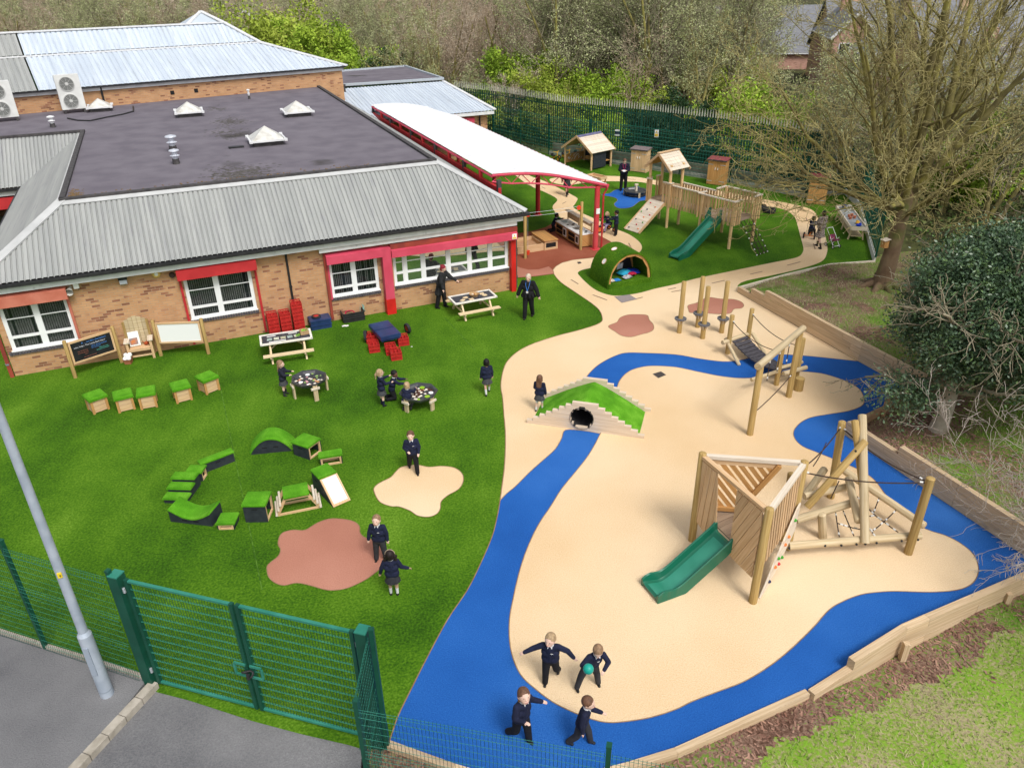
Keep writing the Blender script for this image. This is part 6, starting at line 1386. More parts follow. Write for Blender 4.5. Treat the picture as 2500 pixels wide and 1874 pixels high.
# milk crates
def crate(x, y, z, rz, label, group, first=[None]):
    if first[0]: return copy_thing(first[0], (x, y, z), rz, label, group)
    t = thing('bottle_crate', label, 'crate', (x, y, z), rz, group); M = frame(t); mb = MB(M); a, b, h = .165, .20, .26
    for zz_ in (0, .11, h-.035): 
        for q in ((-a, -b, a, -b+.012), (-a, b-.012, a, b), (-a, -b+.0125, -a+.012, b-.0125), (a-.012, -b+.0125, a, b-.0125)): mb.box(q[0], q[1], zz_, q[2], q[3], zz_+.035)
    for k in range(5):
        u = -1+k*.5
        for q in ((u*(a-.006), -b+.006), (u*(a-.006), b-.006), (-a+.006, u*(b-.01)), (a-.006, u*(b-.01))): mb.box(q[0]-.008, q[1]-.008, .001, q[0]+.008, q[1]+.008, h-.036)
    for q in ((-a+.02, -b+.03, a-.02, -b+.036), (-a+.02, b-.036, a-.02, b-.03), (-a+.03, -b+.037, -a+.036, b-.037), (a-.036, -b+.037, a-.03, b-.037)): mb.box(q[0], q[1], .005, q[2], q[3], h-.05)
    mb.build('shell', redc, t)
    mb = MB(M); 
    for i in range(3):
        for j in range(4): mb.cyl((-.105+i*.105, -.14+j*.093, .01), (-.105+i*.105, -.14+j*.093, h-.05), .034, .026, 7, cap=False)
    mb.build('bottle_cells', mat('red_plastic_lit', (.62, .05, .045), (.5, .03, .03), 8, .4), t); first[0] = t; return t
cr = [(-3.52, 20.98, 'nearest to the camera'), (-3.72, 21.34, 'just behind the nearest one'), (-4.27, 21.52, 'under the near left of the navy table'), (-4.46, 22.2, 'under the far left of the navy table'), (-3.42, 21.98, 'under the right side of the navy table')]
for x, y, l in cr: crate(x, y, 0, R(16), 'red bottle crate on the turf '+l, 'red bottle crates around the navy table')
for c_, (x, y, n) in enumerate(((-7.66, 22.72, 3), (-7.30, 22.86, 3), (-6.93, 23.02, 4))):
    for k in range(n): crate(x, y, .262*k, A, 'red bottle crate, %s of the %s wall stack' % (('bottom', 'second', 'third', 'top')[k], ('left', 'middle', 'right')[c_]), 'red bottle crates stacked against the wall')
t = thing('tray_table', 'navy plastic crate top table resting on red crates', 'table', (-4.0, 22.16, .262), R(28)); M = frame(t)
for y in (-.295, .295):
    mb = MB(M); mb.box(-.33, y-.285, .06, .33, y+.285, .17); mb.box(-.31, y-.265, .171, .31, y+.265, .18); mb.build('tray', bluec, t); mb = MB(M); mb.box(-.30, y-.25, .0, .30, y+.25, .059); mb.build('base', bluec, t)
def wheel(M, c, axis, r, w_, parent, rim=redc, tyre=rubber):
    c = Vector(c); ax = Vector(axis).normalized(); T_ = Matrix.Translation(c) @ ax.to_track_quat('Z', 'Y').to_matrix().to_4x4()
    mb = MB(M @ T_); mb.lathe((0, 0, 0), [(r*.62, -w_/2), (r*.93, -w_/2), (r, -w_*.3), (r, w_*.3), (r*.93, w_/2), (r*.62, w_/2), (r*.62, -w_/2)], 20); a = mb.build('tyre', tyre, parent, smooth=40)
    mb = MB(M @ T_); mb.lathe((0, 0, 0), [(0, -w_*.3), (r*.61, -w_*.36), (r*.61, w_*.36), (0, w_*.3)], 16); mb.build('rim', rim, a)
p = G(895, 822, .17); t = thing('spare_cartwheel', 'black tyred toy wheel with red hub leaning on the crate left of the navy table', 'wheel', (p.x-.02, p.y, 0), R(25)); wheel(frame(t), (0, 0, .19), (1, -.35, .15), .19, .09, t)
p = G(957, 800, .2); t = thing('spare_cartwheel', 'black toy wheel standing at the far right of the navy table', 'wheel', (-3.36, 22.75, 0), R(25)); wheel(frame(t), (0, 0, .17), (1, .2, .1), .17, .09, t)
def box_open(label, x, y, z, rz, m, name='storage_tray', a=.3, b=.2, h=.14):
    t = thing(name, label, 'storage tray', (x, y, z), rz); mb = MB(frame(t)); mb.box(-a+.03, -b+.03, 0, a-.03, b-.03, .02); 
    for q in ((-a, -b, a, -b+.02), (-a, b-.02, a, b), (-a, -b+.021, -a+.02, b-.021), (a-.02, -b+.021, a, b-.021)): mb.box(q[0], q[1], .001, q[2], q[3], h)
    for q in ((-a-.02, -b-.02, a+.02, -b), (-a-.02, b, a+.02, b+.02), (-a-.02, -b, -a, b), (a, -b, a+.02, b)): mb.box(q[0], q[1], h-.03, q[2], q[3], h)
    mb.build('shell', m, t); return t
box_open('lower navy storage tray of the pair against the wall', -6.33, 23.38, 0, A, bluec, a=.33, b=.24, h=.16); t = box_open('upper navy storage tray of the pair, holding a red hubbed wheel', -6.33, 23.38, .165, A, bluec, a=.33, b=.24, h=.15)
mb = MB(frame(t)); mb.box(-.33, -.24, .151, .33, .24, .165); mb.build('lid', bluec, t)
t = thing('spare_cartwheel', 'black wheel with red centre lying on the navy trays', 'wheel', (-6.43, 23.38, .332), 0); wheel(frame(t), (0, 0, .03), (0, 0, 1), .15, .06, t)
box_open('lower black storage tray of the pair left of the red pillar', -5.35, 23.94, 0, A, black_p, a=.36, b=.24, h=.15); box_open('upper black storage tray holding a red hoop and net left of the pillar', -5.35, 23.94, .155, A, black_p, a=.36, b=.24, h=.17)
one('hoop', 'crimson plastic hoop lying in the black storage tray', 'hoop', Matrix.Translation((-5.42, 23.88, .2)), 0, 0, 0, 0, lambda mb: mb.tube([(.15*math.cos(i*.3), .11*math.sin(i*.3), .06+.03*math.sin(i*.3)) for i in range(22)], .018, 6), mat('crimson', (.5, .01, .06)))
one('net_bag', 'pale green net handles sticking up from the black storage tray', 'net', Matrix.Translation((-5.08, 24.0, .2)), 0, 0, 0, 0, lambda mb: [mb.tube([(.09*math.sin(k)+.02*j, .05*j-.05, .0), (.1*math.sin(k), .03*j, .2), (.08+.02*j, .02*k, .33-.03*j), (.12, -.04, .1)], .009, 5) for k, j in ((0, 0), (1, 1), (2, 2), (1.5, 3))], mat('net_green', (.2, .35, .3), rough=.6))
# sheds
def shed(x, y, rz, h, label, red=False, m=board, w_=.95, d=.55):
    t = thing('storage_shed', label, 'shed', (x, y, 0), rz, 'small wooden storage sheds along the back fence'); M = frame(t)
    mb = MB(M)
    for i in range(12): z = i*h/12; mb.box(-w_/2, -d/2+.02, z+.002, -w_/2+.02, d/2, z+h/12-.004); mb.box(w_/2-.02, -d/2+.02, z+.002, w_/2, d/2, z+h/12-.004)
    mb.box(-w_/2+.021, d/2-.02, 0, w_/2-.021, d/2, h); mb.build('wall', m, t)
    for s in (-1, 1):
        mb = MB(M); 
        for i in range(4): x0 = (s*w_/4)-w_/4+.01+i*(w_/4-.005)/2; mb.box(x0, -d/2, .03, x0+w_/8-.006, -d/2+.018, h-.02)
        dr = mb.build('door', m, t)
        mb = MB(M); mb.box(s*.07-.012, -d/2-.03, h*.62, s*.07+.012, -d/2-.001, h*.72); mb.build('handle', white_g, dr); mb = MB(M)
        for z in (h*.15, h*.82): mb.box(s*w_/2, -d/2-.008, z, s*(w_/2-.28), -d/2-.001, z+.03)
        each(mb, 'hinge', steel, dr)
    mb = MB(M); mb.prism([(-w_/2-.06, -d/2-.08, h+.0), (w_/2+.06, -d/2-.08, h+.0), (w_/2+.06, d/2+.05, h+.06), (-w_/2-.06, d/2+.05, h+.06)], (0, 0, .05)); mb.build('roof', mat('shed_roof_red', (.26, .06, .06), (.19, .05, .055), 8, .9) if red else mat('shed_roof', (.20, .16, .16), (.15, .12, .12), 8, .9), t)
    mb = MB(M); mb.box(-w_/2-.062, -d/2-.085, h-.02, w_/2+.062, -d/2-.081, h+.05); mb.build('roof_edge', felt_edge, t); return t
shed(7.45, 44.2, R(-33), 1.22, 'pale wooden storage shed between the shelter and play tower'); shed(11.08, 41.1, R(-33), 1.28, 'orange wooden shed with reddish roof behind the play tower bridge', True, board_o); shed(15.0, 37.2, R(-20), 1.25, 'orange wooden shed half hidden by the bare tree branches', True, board_o, .85)
# open shelter
a, b = Vector((3.3, 46.25, 0)), Vector((4.75, 44.5, 0)); d = (b-a).normalized(); t = thing('play_shelter', 'open wooden play shelter with gabled plank roof by the back fence', 'shelter', (a+b)/2, math.atan2(d.y, d.x)); M = frame(t); W2 = (b-a).length/2; D = 1.6
for x in (-W2+.05, W2-.05):
    for y in (0, D): mb = MB(M); mb.cyl((x, y, 0), (x, y, 1.08), .06, n=8); mb.build('post', board, t)
for s in (-1, 1):
    e, ap = Vector((s*(W2+.12), -.15, .98)), Vector((0, -.15, 1.78)); dd = ap-e; nn = Vector((0, 1, 0)).cross(dd).normalized(); nn = nn if nn.z > 0 else -nn; mb = MB(M)
    for i in range(11): q0 = e+dd*(i/11); q1 = e+dd*((i+1)/11-.004); mb.prism([q0, q1, q1+Vector((0, D+.3, 0)), q0+Vector((0, D+.3, 0))], nn*(.025+.003*(i % 2)))
    mb.build('roof_slope', board_w if s > 0 else board, t)
    for y in (-.16, D+.16): mb = MB(M); mb.bar((s*(W2+.13), y, .95), (0, y, 1.76), .03, .12, up=(s*.55, 0, 1)); mb.build('bargeboard', board, t)
mb = MB(M); mb.obox((-.11, D/2, 1.745), ((0, 1, 0), (-.82, 0, -.5), (.5, 0, -.8)), (D/2+.16, .1, .012)); mb.obox((.09, D/2, 1.772), ((0, 1, 0), (.82, 0, -.5), (.5, 0, .8)), (D/2+.16, .08, .012)); mb.build('ridge_felt', mat('purple_felt', (.10, .10, .18), (.14, .14, .24), 6, .9), t)
mb = MB(M); mb.box(-W2+.1, 1.62, .05, W2-.1, 1.65, 1.0); mb.build('back_panel', hdpe, t); mb = MB(M); mb.box(W2-.04, .12, .08, W2-.01, D-.45, .93); mb.build('side_panel', hdpe, t)
mb = MB(M); mb.box(-W2+.03, .08, .08, -W2+.06, D-.06, .52); mb.box(-W2+.01, .08, .53, -W2+.08, D-.06, .56); mb.build('half_wall', board_o, t); mb = MB(M); mb.box(-W2+.5, 1.2, .34, W2-.1, 1.58, .37); mb.box(-W2+.5, 1.2, .22, W2-.1, 1.22, .33); mb.build('bench', board_o, t)
rnd = random.Random(9); mb = MB(M)
for _ in range(16): y_ = rnd.uniform(.2, 1.4); z_ = rnd.uniform(.15, .5); mb.bar((-W2+.08, y_, z_), (-W2+.1, y_+.07, z_+.09), .018, .02)
mb.build('musical_tubes', white_p, t).__setitem__('kind', 'stuff')
def trike(label, x, y, rz, frame_m, seat_m=None, sc=1.0, bars=True, rimm=None):
    t = thing('tricycle', label, 'tricycle', (x, y, 0), rz); M = frame(t) @ Matrix.Scale(sc, 4)
    wheel(M, (0, -.36, .17), (1, 0, 0), .17, .05, t, rimm or frame_m); 
    for s in (-1, 1): wheel(M, (s*.22, .3, .13), (1, 0, 0), .13, .05, t, rimm or frame_m)
    mb = MB(M); mb.tube([(0, -.36, .18), (0, -.30, .42), (0, -.26, .56)], .02, 7); mb.tube([(0, -.28, .42), (0, -.05, .25), (0, .3, .15)], .024, 7); mb.tube([(-.24, .3, .13), (.24, .3, .13)], .016, 6); mb.build('frame', frame_m, t, smooth=50)
    mb = MB(M); mb.tube([(-.2, -.16, .60), (-.08, -.25, .57), (.08, -.25, .57), (.2, -.16, .60)], .016, 7); mb.build('handlebar', frame_m, t, smooth=50); mb = MB(M); mb.box(-.10, .0, .29, .10, .24, .33); mb.box(-.09, .22, .33, .09, .25, .42); mb.build('seat', seat_m or black_p, t); return t
yel = mat('trike_yellow', (.70, .38, .03), rough=.4); orr = mat('trike_orange', (.65, .18, .03), rough=.4)
for i, (x, y, rz) in enumerate(((2.75, 47.1, .6), (3.45, 47.5, .9), (4.2, 47.9, .5))): trike(('yellow tricycle at the left corner of the shelter', 'yellow tricycle parked behind the middle of the shelter half wall', 'yellow tricycle parked furthest right behind the shelter')[i], x, y, rz, yel)
# planter near canopy end
t = thing('wooden_trough', 'small pale wooden trough table at the end of the canopy by the path', 'trough', (4.72, 41.55, 0), R(-50)); M = frame(t); mb = MB(M)
for s in (-1, 1): mb.box(-.5, s*.25-.02, .32, .5, s*.25+.02, .45); mb.box(s*.5-.02, -.229, .32, s*.5+.02, .229, .45)
mb.box(-.48, -.23, .30, .48, .23, .319); mb.build('trough', board, t)
for s in (-1, 1):
    for q in (-1, 1): mb = MB(M); mb.box(s*.45-.03, q*.2-.03, 0, s*.45+.03, q*.2+.03, .3); mb.build('leg', board_o, t)
for x, y, z, l in ((12.28, 35.74, 0, 'nearer black tyre lying on turf by the path bend'), (12.0, 36.3, 0, 'farther black tyre lying on turf by the path bend')):
    t = thing('tyre', l, 'tyre', (x, y, z)); mb = MB(frame(t)); mb.lathe((0, 0, 0), [(.17, .04), (.17, .17), (.22, .21), (.29, .19), (.31, .11), (.29, .02), (.22, 0), (.17, .04)], 22); mb.build('tread', rubber, t, smooth=60)
# workbench
t = thing('workbench', 'long pale wooden workbench with grey top against the right hand fence', 'workbench', (14.93, 32.9, 0), R(-10.5)); M = frame(t)
mb = MB(M); mb.box(-.3, -1.65, .52, .3, 1.65, .56); mb.build('top', mat('grey_top', (.24, .27, .29), (.34, .36, .36), 3, .6), t); mb = MB(M)
for q in ((-.34, -1.69, -.3, 1.69), (.3, -1.69, .34, 1.69), (-.299, -1.69, .299, -1.65), (-.299, 1.65, .299, 1.69)): mb.box(q[0], q[1], .48, q[2], q[3], .62)
mb.build('rim', board_w, t)
for y in (-1.4, 0, 1.4):
    for s in (-1, 1): mb = MB(M); mb.bar((s*.3, y, 0), (s*.2, y, .48), .08, .05, up=(1, 0, 0)); mb.build('leg', MATS['new_pine'], t)
mb = MB(M); mb.box(-.24, -1.5, .16, .24, 1.5, .19); mb.build('shelf', MATS['new_pine'], t)
def lump(mb, r=.1): mb.ball((0, 0, r*.5), r, 9, sq=(1.2, 1, .6)); mb.ball((r*.6, r*.5, r*.8), r*.6, 7)
one('toy', 'blue crumpled toy on the near end of the workbench', 'toy', M, .05, -1.3, .56, 0, lump, mat('royal', (.01, .06, .55)))
one('toy', 'yellow toy behind the blue one on the workbench', 'toy', M, .08, -.98, .56, 1, lump, yel); one('pot', 'row of terracotta pots in the middle of the workbench', 'pot', M, 0, -.2, .56, .2, lambda mb: [mb.cyl((x, y, 0), (x, y, .12), .05, .075, 10) for x, y in ((-.12, -.1), (.1, 0), (-.05, .2), (.12, .32))], mat('terracotta', (.45, .16, .09)))
one('watering_can', 'white handled bucket at the far end of the workbench', 'bucket', M, .05, .9, .56, 0, lambda mb: (mb.cyl((0, 0, 0), (0, 0, .16), .09, .12, 12), mb.tube([(-.12, 0, .16), (-.05, 0, .28), (.05, 0, .28), (.12, 0, .16)], .012, 5)), white_g); one('tub', 'dark tub behind the white bucket on the workbench', 'tub', M, 0, 1.35, .56, 0, lambda mb: mb.cyl((0, 0, 0), (0, 0, .15), .12, .15, 12), bluec)
# mud kitchen
ph_ = G(1,1) if 0 else None
for i, (v0_, lab) in enumerate(((28.42, 'wooden mud kitchen unit farther from camera, white worktop and oven'), (27.28, 'wooden mud kitchen unit nearest the red canopy post, white worktop'))):
    t = thing('mud_kitchen', lab, 'play kitchen', Mb @ Vector((15.05, v0_+.54, 0)), A+R(-90), 'mud kitchen units'); M = frame(t); w_ = 1.08
    mb = MB(M); mb.box(-w_/2, -.30, .06, w_/2, .30, .56); mb.build('cabinet', board_o, t)
    mb = MB(M); mb.box(-w_/2-.01, -.33, .561, w_/2+.01, .31, .60); mb.build('worktop', white_g, t)
    mb = MB(M); mb.box(.16, -.315, .14, .46, -.301, .50); od = mb.build('oven_door', white_g, t); mb = MB(M); mb.box(.21, -.32, .20, .41, -.3151, .44); mb.build('oven_window', black_p, od)
    mb = MB(M)
    for z in (.14, .33): mb.box(-.48, -.308, z, .08, -.301, z+.15)
    each(mb, 'cupboard_opening', dark_m, t); mb = MB(M)
    for x, y in ((.24, -.12), (.38, .05), (.24, .16)): mb.cyl((x, y, .6), (x, y, .608), .06, n=14)
    each(mb, 'hob_ring', felt_edge, t); mb = MB(M); mb.box(-.42, -.15, .601, -.08, .15, .61); mb.build('sink', mat('sink_steel', (.35, .37, .38), rough=.3, metal=.7), t)
    mb = MB(M)
    for x in (-w_/2+.03, w_/2-.05): mb.box(x, .24, .601, x+.025, .30, 1.0)
    mb.box(-w_/2+.06, .27, .82 if i else .68, w_/2-.06, .29, .97); mb.build('back_panel', board, t); mb = MB(M); mb.box(-w_/2, .12, 1.001, w_/2, .34, 1.03); mb.build('shelf', board_w, t)
    for s in (-1, 1): mb = MB(M); mb.cyl((s*.45, -.22, .0), (s*.45, -.22, .06), .03, n=8); mb.build('foot', black_p, t)
    one('bowl', ('steel bowl on the farther kitchen worktop', 'white kettle on the nearer kitchen worktop')[i], 'bowl', M, -.0, .05, .6, 0, lambda mb: mb.lathe((0, 0, 0), [(0, .01), (.05, .01), (.09, .07), (.085, .07), (.04, .02), (0, .02)], 14), white_g)
t = thing('sandpit', 'square wooden sandpit with raised sides on the terracotta surface', 'sandpit', Mb @ Vector((12.72, 28.3, 0)), A); M = frame(t); 
for s in (-1, 1):
    for z in (0, .15): mb = MB(M); mb.box(-.6, s*.56-.025, z+.003, .6, s*.56+.025, z+.148); mb.build('side_board', board, t); mb = MB(M); mb.box(s*.575-.025, -.534, z+.003, s*.575+.025, .534, z+.148); mb.build('side_board', board, t)
mb = MB(M); mb.box(-.548, -.533, .05, .548, .533, .14); mb.build('sand', mat('sand', (.50, .30, .17), (.42, .24, .13), 9, .95, .5), t)
for u_, l in ((13.62, 'flat topped wooden bench box right of the sandpit'), (11.75, 'flat topped wooden bench box left of the sandpit')):
    t = thing('bench_box', l, 'bench box', Mb @ Vector((u_, 28.3, 0)), A, 'bench boxes beside the sandpit'); M = frame(t); mb = MB(M)
    for q in range(6): mb.box(-.32+q*.107, -.68, .40, -.32+q*.107+.101, .68, .425)
    mb.build('lid', board_o, t); mb = MB(M); mb.box(-.29, -.62, .30, .29, .62, .399); mb.box(-.29, -.62, .0, .29, .62, .1); mb.build('apron', board, t); mb = MB(M); mb.box(-.26, -.60, .1, .26, .60, .30); mb.build('inside_box', dark_m, t)
    for s in (-1, 1):
        for r in (-1, 1): mb = MB(M); mb.box(s*.27-.035, r*.60-.035, .0, s*.27+.035, r*.60+.035, .299); mb.build('leg', board, t)
# pulley posts
pa, pb = Vector((.61, 29.78, 0)), Vector((2.93, 30.73, 0)); t = thing('pulley_line', 'two log posts joined by a pulley rope with red buckets near the kitchen', 'pulley', (pa+pb)/2, 0)
for p, h in ((pa, 2.0), (pb, 2.0)): seg('post', p, p+UP*h, .065, log_m, t)
mb = MB(); dq = (pb-pa).normalized(); rope(mb, pa+UP*1.85+dq*.1, pb+UP*1.85-dq*.1, .02, .006); rope(mb, pa+UP*1.72+dq*.1, pb+UP*1.72-dq*.1, .03, .006); mb.tube([pa+UP*1.7+dq*.12, pa+UP*.32+dq*.12], .006, 4); each(mb, 'rope', steel, t)
for p, s in ((pa, 1), (pb, -1)): mb = MB(); q = p+UP*1.79+dq*.13*s; mb.cyl(q-Vector((0, .03, 0)), q+Vector((0, .03, 0)), .09, n=14); mb.build('pulley_wheel', mat('pulley_red', (.75, .07, .03), rough=.4), t, smooth=40)
q = pa+dq*.12; one('bucket', 'small red bucket hanging low on the pulley rope by the left post', 'bucket', Matrix.Translation((q.x, q.y, .14)), 0, 0, 0, 0, lambda mb: (mb.lathe((0, 0, 0), [(0, 0), (.06, 0), (.085, .15), (.078, .15), (.055, .02), (0, .02)], 12), mb.tube([(-.08, 0, .15), (0, 0, .22), (.08, 0, .15)], .006, 4)), MATS['pulley_red'])
# litter on turf
for i, (x, y) in enumerate(((843, 795), (1005, 846))): one('litter', ('pale wet paper scrap on the turf by the navy trays', 'tiny white feather on the navy table edge')[i], 'scrap', Matrix.Translation(G(x, y, .01 if i == 0 else .44)), 0, 0, 0, .4, lambda mb: mb.grid(lambda u, v: ((u-.5)*(.22 if i == 0 else .06), (v-.5)*(.12 if i == 0 else .03), .01*math.sin(7*u+5*v)), 5, 4), pap)
# ================================================================ trees and plants
def tubes_mesh(name, segs, mats, mis=None, leaves_=None):
    """segs: array rows p0(3) p1(3) r0 r1; leaves_: array of quads (n,4,3); mats: [branch, leaf]"""
    S = np.array(segs, dtype=np.float64) if len(segs) else np.zeros((0, 8)); V = []; Fc = []; mi = []; o = 0
    for lo_, hi_, k in ((0, .018, 3), (.018, .06, 5), (.06, 9, 9)):
        rm = S[:, 6]; q = S[(rm >= lo_) & (rm < hi_)]
        if not len(q): continue
        p0, p1, r0, r1 = q[:, :3], q[:, 3:6], q[:, 6], q[:, 7]; d = p1-p0; d /= np.linalg.norm(d, axis=1)[:, None]+1e-9
        ref = np.where(np.abs(d[:, 2:3]) > .9, [[1., 0, 0]], [[0, 0, 1.]]); a = np.cross(d, ref); a /= np.linalg.norm(a, axis=1)[:, None]; b = np.cross(d, a)
        ang = np.arange(k)*2*np.pi/k; ca, sa = np.cos(ang), np.sin(ang); ring = a[:, None, :]*ca[None, :, None]+b[:, None, :]*sa[None, :, None]
        R0 = p0[:, None, :]-d[:, None, :]*r0[:, None, None]*.4+ring*r0[:, None, None]; R1 = p1[:, None, :]+d[:, None, :]*r1[:, None, None]*.4+ring*r1[:, None, None]
        v = np.concatenate([R0, R1], axis=1).reshape(-1, 3); V.append(v); n = len(q); base = (np.arange(n)*2*k)[:, None]+o
        j = np.arange(k); f = np.stack([base+j, base+(j+1) % k, base+k+(j+1) % k, base+k+j], axis=2).reshape(-1, 4); Fc.append(f); mi.append(np.zeros(len(f), int)); o += len(v)
    if leaves_ is not None and len(leaves_):
        v = np.asarray(leaves_).reshape(-1, 3); V.append(v); n = len(leaves_); f = (np.arange(n)*4)[:, None]+np.arange(4)+o; Fc.append(f); mi.append(np.full(n, len(mats)-1)); o += len(v)
    V = np.concatenate(V); Fc = np.concatenate(Fc); mi = np.concatenate(mi)
    me = bpy.data.meshes.new(name); me.vertices.add(len(V)); me.vertices.foreach_set("co", V.ravel()); me.loops.add(len(Fc)*4); me.loops.foreach_set("vertex_index", Fc.ravel().astype(np.int32))
    me.polygons.add(len(Fc)); me.polygons.foreach_set("loop_start", (np.arange(len(Fc))*4).astype(np.int32)); me.polygons.foreach_set("material_index", mi.astype(np.int32))
    for m_ in mats: me.materials.append(m_)
    me.update(calc_edges=True); return me
def grow(rng, p, d, L, r, lev, P, segs, tips):
    ns = P['ns'][lev]; wig = P['wig'][lev]; up = P['up'][lev]; pts = [np.array(p, float)]; d = np.array(d, float); d /= np.linalg.norm(d); r1 = r*P['tap'][lev]; dirs = []
    for i in range(ns):
        d = d+rng.normal(0, wig, 3)+np.array([0, 0, up]); d /= np.linalg.norm(d); dirs.append(d.copy())
        q = pts[-1]+d*L/ns; a = r+(r1-r)*i/ns; b = r+(r1-r)*(i+1)/ns; segs[lev].append((*pts[-1], *q, max(a, P['rmin']), max(b, P['rmin']))); pts.append(q)
    if lev+1 >= len(P['nc']): tips += pts[1:]; return
    if lev >= len(P['nc'])-2: tips.append(pts[-1])
    nc = P['nc'][lev+1]; nc = rng.integers(int(nc*.75), int(nc*1.25)+2); s0 = P['start'][lev]
    for k in range(nc):
        s = s0+(1-s0)*(k+rng.random())/nc if k < nc-1 else 1.0; i = min(int(s*ns), ns-1); f = s*ns-i; q = pts[i]+(pts[i+1]-pts[i])*f; dd = dirs[i]
        t = rng.normal(0, 1, 3); t -= dd*t.dot(dd); t /= np.linalg.norm(t)+1e-9; an = P['ang'][lev]*rng.uniform(.7, 1.25); 
        if k == nc-1: an *= .35
        nd = dd*math.cos(an)+t*math.sin(an); ra = r+(r1-r)*s
        grow(rng, q, nd, L*P['lf'][lev]*rng.uniform(.65, 1.2)*(1.15-.45*s), ra*P['rf'][lev], lev+1, P, segs, tips)
def leafquads(rng, C, size, spread, asp=.45, n_per=1, flat=0):
    C = np.repeat(np.asarray(C), n_per, axis=0)+rng.normal(0, spread, (len(C)*n_per, 3)); n = len(C); d = rng.normal(0, 1, (n, 3)); d[:, 2] *= (1-flat); d /= np.linalg.norm(d, axis=1)[:, None]; e = np.cross(d, rng.normal(0, 1, (n, 3))); e /= np.linalg.norm(e, axis=1)[:, None]
    s = size*rng.uniform(.7, 1.3, (n, 1)); return np.stack([C-d*s, C-e*s*asp, C+d*s, C+e*s*asp], axis=1)
def tree_obj(name, label, cat, loc, rz, trunk_me, crown_me, group=None, sc=1.0):
    t = thing(name, label, cat, loc, rz, group); t.scale = (sc,)*3
    for nm, me in (('trunk', trunk_me), ('crown', crown_me)):
        if me: o = bpy.data.objects.new(nm, me); scn.collection.objects.link(o); o.parent = t
    return t
bark_o = mat('olive_bark', (.12, .10, .045), (.24, .21, .075), 3, .95, .3, c3=(.32, .29, .08), s3=1.5, t3=(.5, .65)); bark_t = mat('brown_bark', (.12, .075, .045), (.21, .15, .09), 2, .95, .8, bscale=14, c3=(.11, .12, .035), s3=1.2, t3=(.5, .62))
twig_o = mat('olive_twig', (.24, .20, .08), (.42, .37, .16), 1.1, .95); twig_t = mat('tan_twig', (.36, .27, .18), (.48, .38, .28), .8, .95); twig_g = mat('grey_twig', (.22, .19, .13), (.34, .30, .21), .8, .95); twig_p = mat('pale_twig', (.36, .31, .27), (.48, .42, .37), .8, .9)
bud_o = mat('olive_bud', (.30, .34, .14), (.45, .47, .26), .7, .9); bud_p = mat('blossom_bud', (.62, .54, .44), (.46, .38, .28), .5, .9)
leaf_g = mat('spring_leaf', (.18, .31, .02), (.36, .50, .05), .7, .75); leaf_y = mat('spring_leaf_yellow', (.26, .35, .03), (.42, .50, .08), .6, .75)
leaf_h = mat('holly_leaf', (.04, .085, .042), (.085, .145, .075), 1.2, .42, spec=.55, c3=(.12, .20, .06), s3=5, t3=(.5, .66)); leaf_d = mat('ivy_leaf', (.015, .045, .015), (.04, .09, .03), 1, .5)
# ---- large bare tree on the bank
rng = np.random.default_rng(4); Pb = dict(ns=[7, 6, 5, 4, 3], wig=[.09, .15, .22, .28, .32], up=[.05, .04, .02, .01, 0], tap=[.34, .35, .35, .4, .5], nc=[0, 7, 6, 4, 2], start=[.15, .2, .15, .2], ang=[.65, .65, .7, .7], lf=[.56, .52, .52, .52], rf=[.42, .48, .52, .65], rmin=.0075)
segs = [[] for _ in range(6)]; tips = []; tr = [(0, 0, -.3, 0, 0, .35, .5, .33), (0, 0, .35, .05, 0, 1.0, .33, .28), (.05, 0, 1.0, .12, .02, 2.0, .28, .25), (.12, .02, 2.0, .18, .05, 3.6, .25, .22)]
for k in range(7): a = k*.9+.3; tr.append((.3*math.cos(a), .3*math.sin(a), .15, .95*math.cos(a), .95*math.sin(a), -.12, .16, .05))
for k, (az_, el, L, r) in enumerate(((2.9, .45, 6.2, .10), (3.5, .6, 6.4, .11), (2.4, .8, 6.6, .12), (2.7, .3, 5.6, .085), (3.8, .35, 5.4, .08), (1.3, 1.15, 7.4, .14), (.3, 1.25, 7.8, .15), (4.3, 1.2, 7.4, .14), (5.3, 1.0, 6.8, .13), (.0, .62, 6.2, .11), (.9, .6, 5.6, .10), (3.3, 1.3, 8.0, .16), (4.9, .5, 4.8, .08), (3.2, .2, 5.4, .085), (2.6, 1.25, 7.8, .15), (5.9, 1.3, 8.0, .15), (3.9, .25, 4.4, .07), (.6, .95, 7.2, .13), (1.9, 1.0, 6.6, .12), (6.1, .9, 6.6, .11))):
    p = np.array([.18+.05*math.cos(az_), .05, 2.5+(.37*k) % 1.1]); grow(rng, p, (math.cos(az_)*math.cos(el), math.sin(az_)*math.cos(el), math.sin(el)), L, r, 0, Pb, segs, tips)
tm = tubes_mesh('trunk', tr+segs[0]+segs[1], [bark_t if 0 else bark_o]); tm.materials[0] = bark_o
trunk_low = tubes_mesh('trunk', tr, [bark_t]); limb_me = tubes_mesh('limbs', segs[0]+segs[1], [bark_o]); cm_ = tubes_mesh('crown', segs[2]+segs[3]+segs[4], [twig_o, bud_o], leaves_=leafquads(rng, np.array(tips)[::5], .018, .03))
BT = Vector((13.1, 25.38, .28)); t = tree_obj('bare_tree', 'huge bare spreading tree with mossy limbs on the bank above the sleeper wall', 'tree', BT, 0, trunk_low, cm_)
o = bpy.data.objects.new('limbs', limb_me); scn.collection.objects.link(o); o.parent = t
